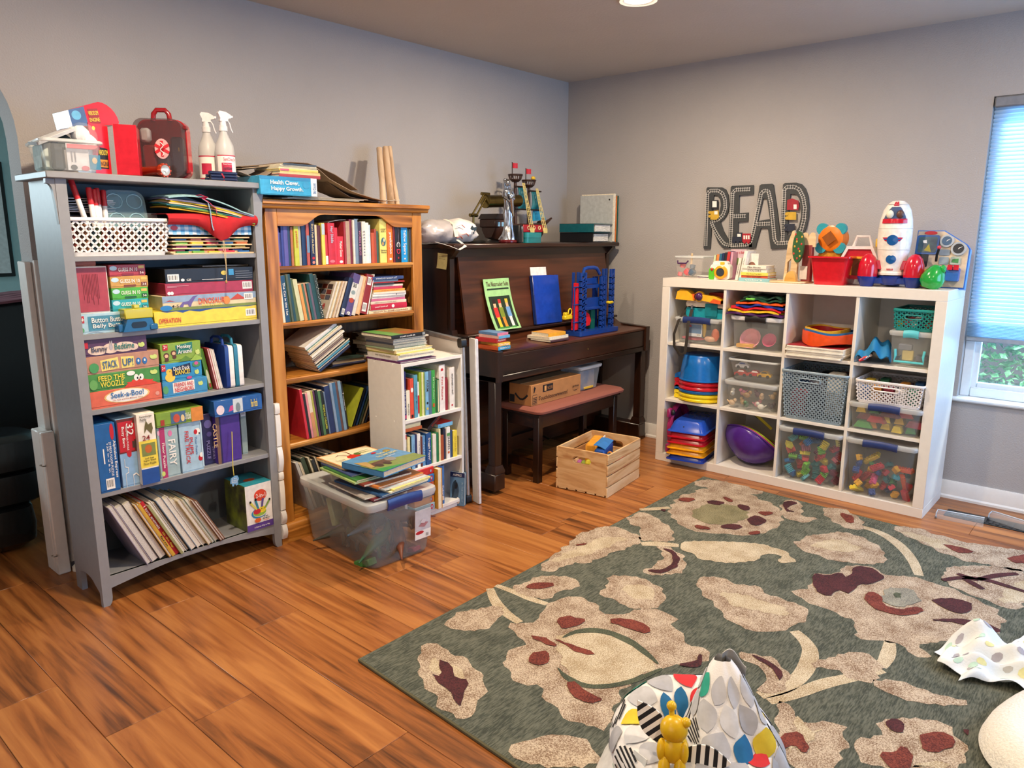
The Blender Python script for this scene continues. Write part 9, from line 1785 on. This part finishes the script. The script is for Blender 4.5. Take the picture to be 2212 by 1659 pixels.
# muslin blanket and fleece bed at the right edge
bp=at(2040,1440,z=.02)
def mus(u,v):
 x,y=.42*u,.36*(v-.5);e=math.sin(PI*min(1,u*1.15+.02))**.6
 z=.012+.05*e*math.sin(PI*v)**.7*(1+.6*math.sin(u*11+v*4)*.5)+.018*math.sin(v*19+u*7)*e+.014*math.sin(u*23-v*9)*e+.085*math.exp(-((u-.30)/.10)**2-((v-.90)/.14)**2)
 return(x+.02*math.sin(v*9),y*(.45+.7*u)+.02*math.sin(u*8),max(.003,z))
MUS=M('#e6e8e6',.85,h2='#dfe6ea',scale=10,bump=.2,bscale=120,name='muslin')
mb=thing('muslin_blanket','crumpled white muslin baby blanket with pale spot print on the rug','blanket',(bp.x,bp.y,ZR),-.90)
G().grid(60,44,mus,th=(0,0,-.0015)).ob('cloth',MUS,mb)
g=G();rg=random.Random(6)
for i in range(70):
 u,v,r_=rg.uniform(.06,.95),rg.uniform(.06,.94),rg.uniform(.018,.036);m=i%4
 C0=[V(mus(u+r_*math.cos(k*.785),v+r_*math.sin(k*.785)))+V((0,0,.0016))for k in range(8)];g.add([V(mus(u,v))+V((0,0,.0016))]+C0,[(0,1+k,1+(k+1)%8)for k in range(8)],m)
g.ob('spot_print',[M(c,.85)for c in('#a9a5ac','#bcdccb','#b5b3ae','#e0dca0')],mb,fix=False)['kind']='stuff'
def bed(u,v):
 a=2*PI*u;s=v;R=.34;r=R*(1-.0)*s;rx=r*(abs(math.cos(a))**.75)*math.copysign(1,math.cos(a));ry=r*(abs(math.sin(a))**.75)*math.copysign(1,math.sin(a))
 z=.028+.055*math.sin(PI*min(1,max(0,(s-.55)/.45)))**.8 if s>.55 else.028+.004*math.sin(a*5)*s
 if s>.97:z=.012
 return(rx,ry,z)
fp=at(2212,1640,z=.05);fbd=G().grid(72,30,bed).ob('fleece_bed',M('#e6e0d2',1,var=.06,scale=160,bump=1,bscale=150,sheen=.4,name='sherpa_fleece'),None,(-2.075,-3.425,ZR-.003),-.28);tag(fbd,'cream sherpa fleece cushion with raised rim at the lower right corner','cushion')
# floor vent with clear deflector
v0,v1=at(2052,1106,z=0),at(2212,1150,z=0)
fv=thing('floor_register','black metal floor vent register beside the right baseboard','floor vent',(-.265,-2.63,.0006));FV=M('#17181a',.4,metal=.4)
G().box((-.05,-.36,0),(.06,.01,.004),c=.001).ob('frame',FV,fv)
for i in range(12):G().box((-.035,-.335+.028*i,.004),(.045,-.321+.028*i,.006)).ob('louvre',M('#2a2b2e',.4,metal=.4),fv)
a0,a1=at(2015,1128,z=.0),at(2122,1128,z=.0)
for nm,lab,loc,rz_,L in(('vent_deflector','clear curved plastic vent deflector standing at the white cube corner',(-.385,-2.60,.0008),-1.50,.20),('vent_deflector','second clear plastic deflector piece lying across the black floor vent',(-.245,-2.80,.0068),-1.95,.24)):
 df=thing(nm,lab,'vent deflector',loc,rz_);cp=[(0,0),(.002,.022),(.012,.036),(.03,.040)];g=G();g.grid(1,3,lambda u,v:(L*u,cp[int(round(v*3))][0],cp[int(round(v*3))][1]),th=(0,.0025,-.001));g.ob('clear_panel',M('#dfe8f0',.08,alpha=.13,var=0,name='clear_acrylic'),df);G().tube([(0,.0,.002),(0,.004,.028),(.004,.02,.040),(L,.028,.041)],.003,6).ob('bright_edge',M('#c9d4de',.15,alpha=.8,var=0),df);G().box((-.004,-.004,0),(.004,.010,.012),c=.001).ob('magnet',M('#8a9098',.3,metal=.8),df)
# ================================================================ the next room seen through the archway
LE=K('#15171a',rough=.25,coat=.3,bump=.15,bscale=40,var=.1)
sf=thing('leather_sofa','black leather sofa end with rolled padded arm beyond the archway','sofa',(-3.40,.28,0));
def pad(x0,x1,y0,y1,z0,z1,r,nm):
 G().loft([[(p[0],p[1],z0+(z1-z0)*t)for p in rr(x0+e,x1-e,y0+e,y1-e,r,5)]for t,e in((0,.03),(.12,.006),(.5,0),(.88,.008),(1,.04))]).ob(nm,LE,sf)
pad(-.78,.05,.0,.30,.36,.52,.09,'arm_pad');pad(-.76,.04,.02,.30,.21,.37,.08,'arm_roll');pad(-.74,-.01,.03,.30,.02,.22,.05,'arm_base');pad(-.95,-.02,.32,1.0,.02,.45,.06,'seat');pad(-.95,.42,.90,1.22,.02,1.02,.10,'backrest')
bk2=G().grid(16,8,lambda u,v:(-.80+1.18*u,.86+.40*v,1.03+.028*math.sin(PI*v)+.008*math.sin(u*14)),th=(0,0,-.012)).ob('throw_blanket',M('#4a1f2c',.95,h2='#8a5a66',scale=1,stretch=(2,60,60),name='striped_throw'),None,(-3.43,.30,0));tag(bk2,'maroon and pink striped throw draped over the black sofa back','blanket')
pf=thing('framed_picture','black framed picture with white mat on the pale aqua wall','picture',(-2.80,2.985,1.46));G().box((-.26,0,-.40),(.16,.014,.40),c=.004).ob('frame',BLACK,pf);G().box((-.235,-.002,-.375),(.135,.001,.375)).ob('mat_board',K('#dfe6e8'),pf);G().box((-.15,-.003,-.25),(.05,-.001,.25)).ob('print',K('#9fb4bc'),pf)
lm2=thing('floor_lamp','thin black curved metal lamp stand behind the sofa','lamp',(-3.20,1.60,0));G().lathe([(.13,0),(.13,.015),(.02,.025)],20).ob('base',BLACK,lm2);G().tube([(0,0,.02),(0,0,1.0),(-.01,0,1.18),(-.05,0,1.24),(-.12,0,1.22),(-.20,0,1.20)],.012,8).ob('curved_pole',BLACK,lm2)
flush_text()
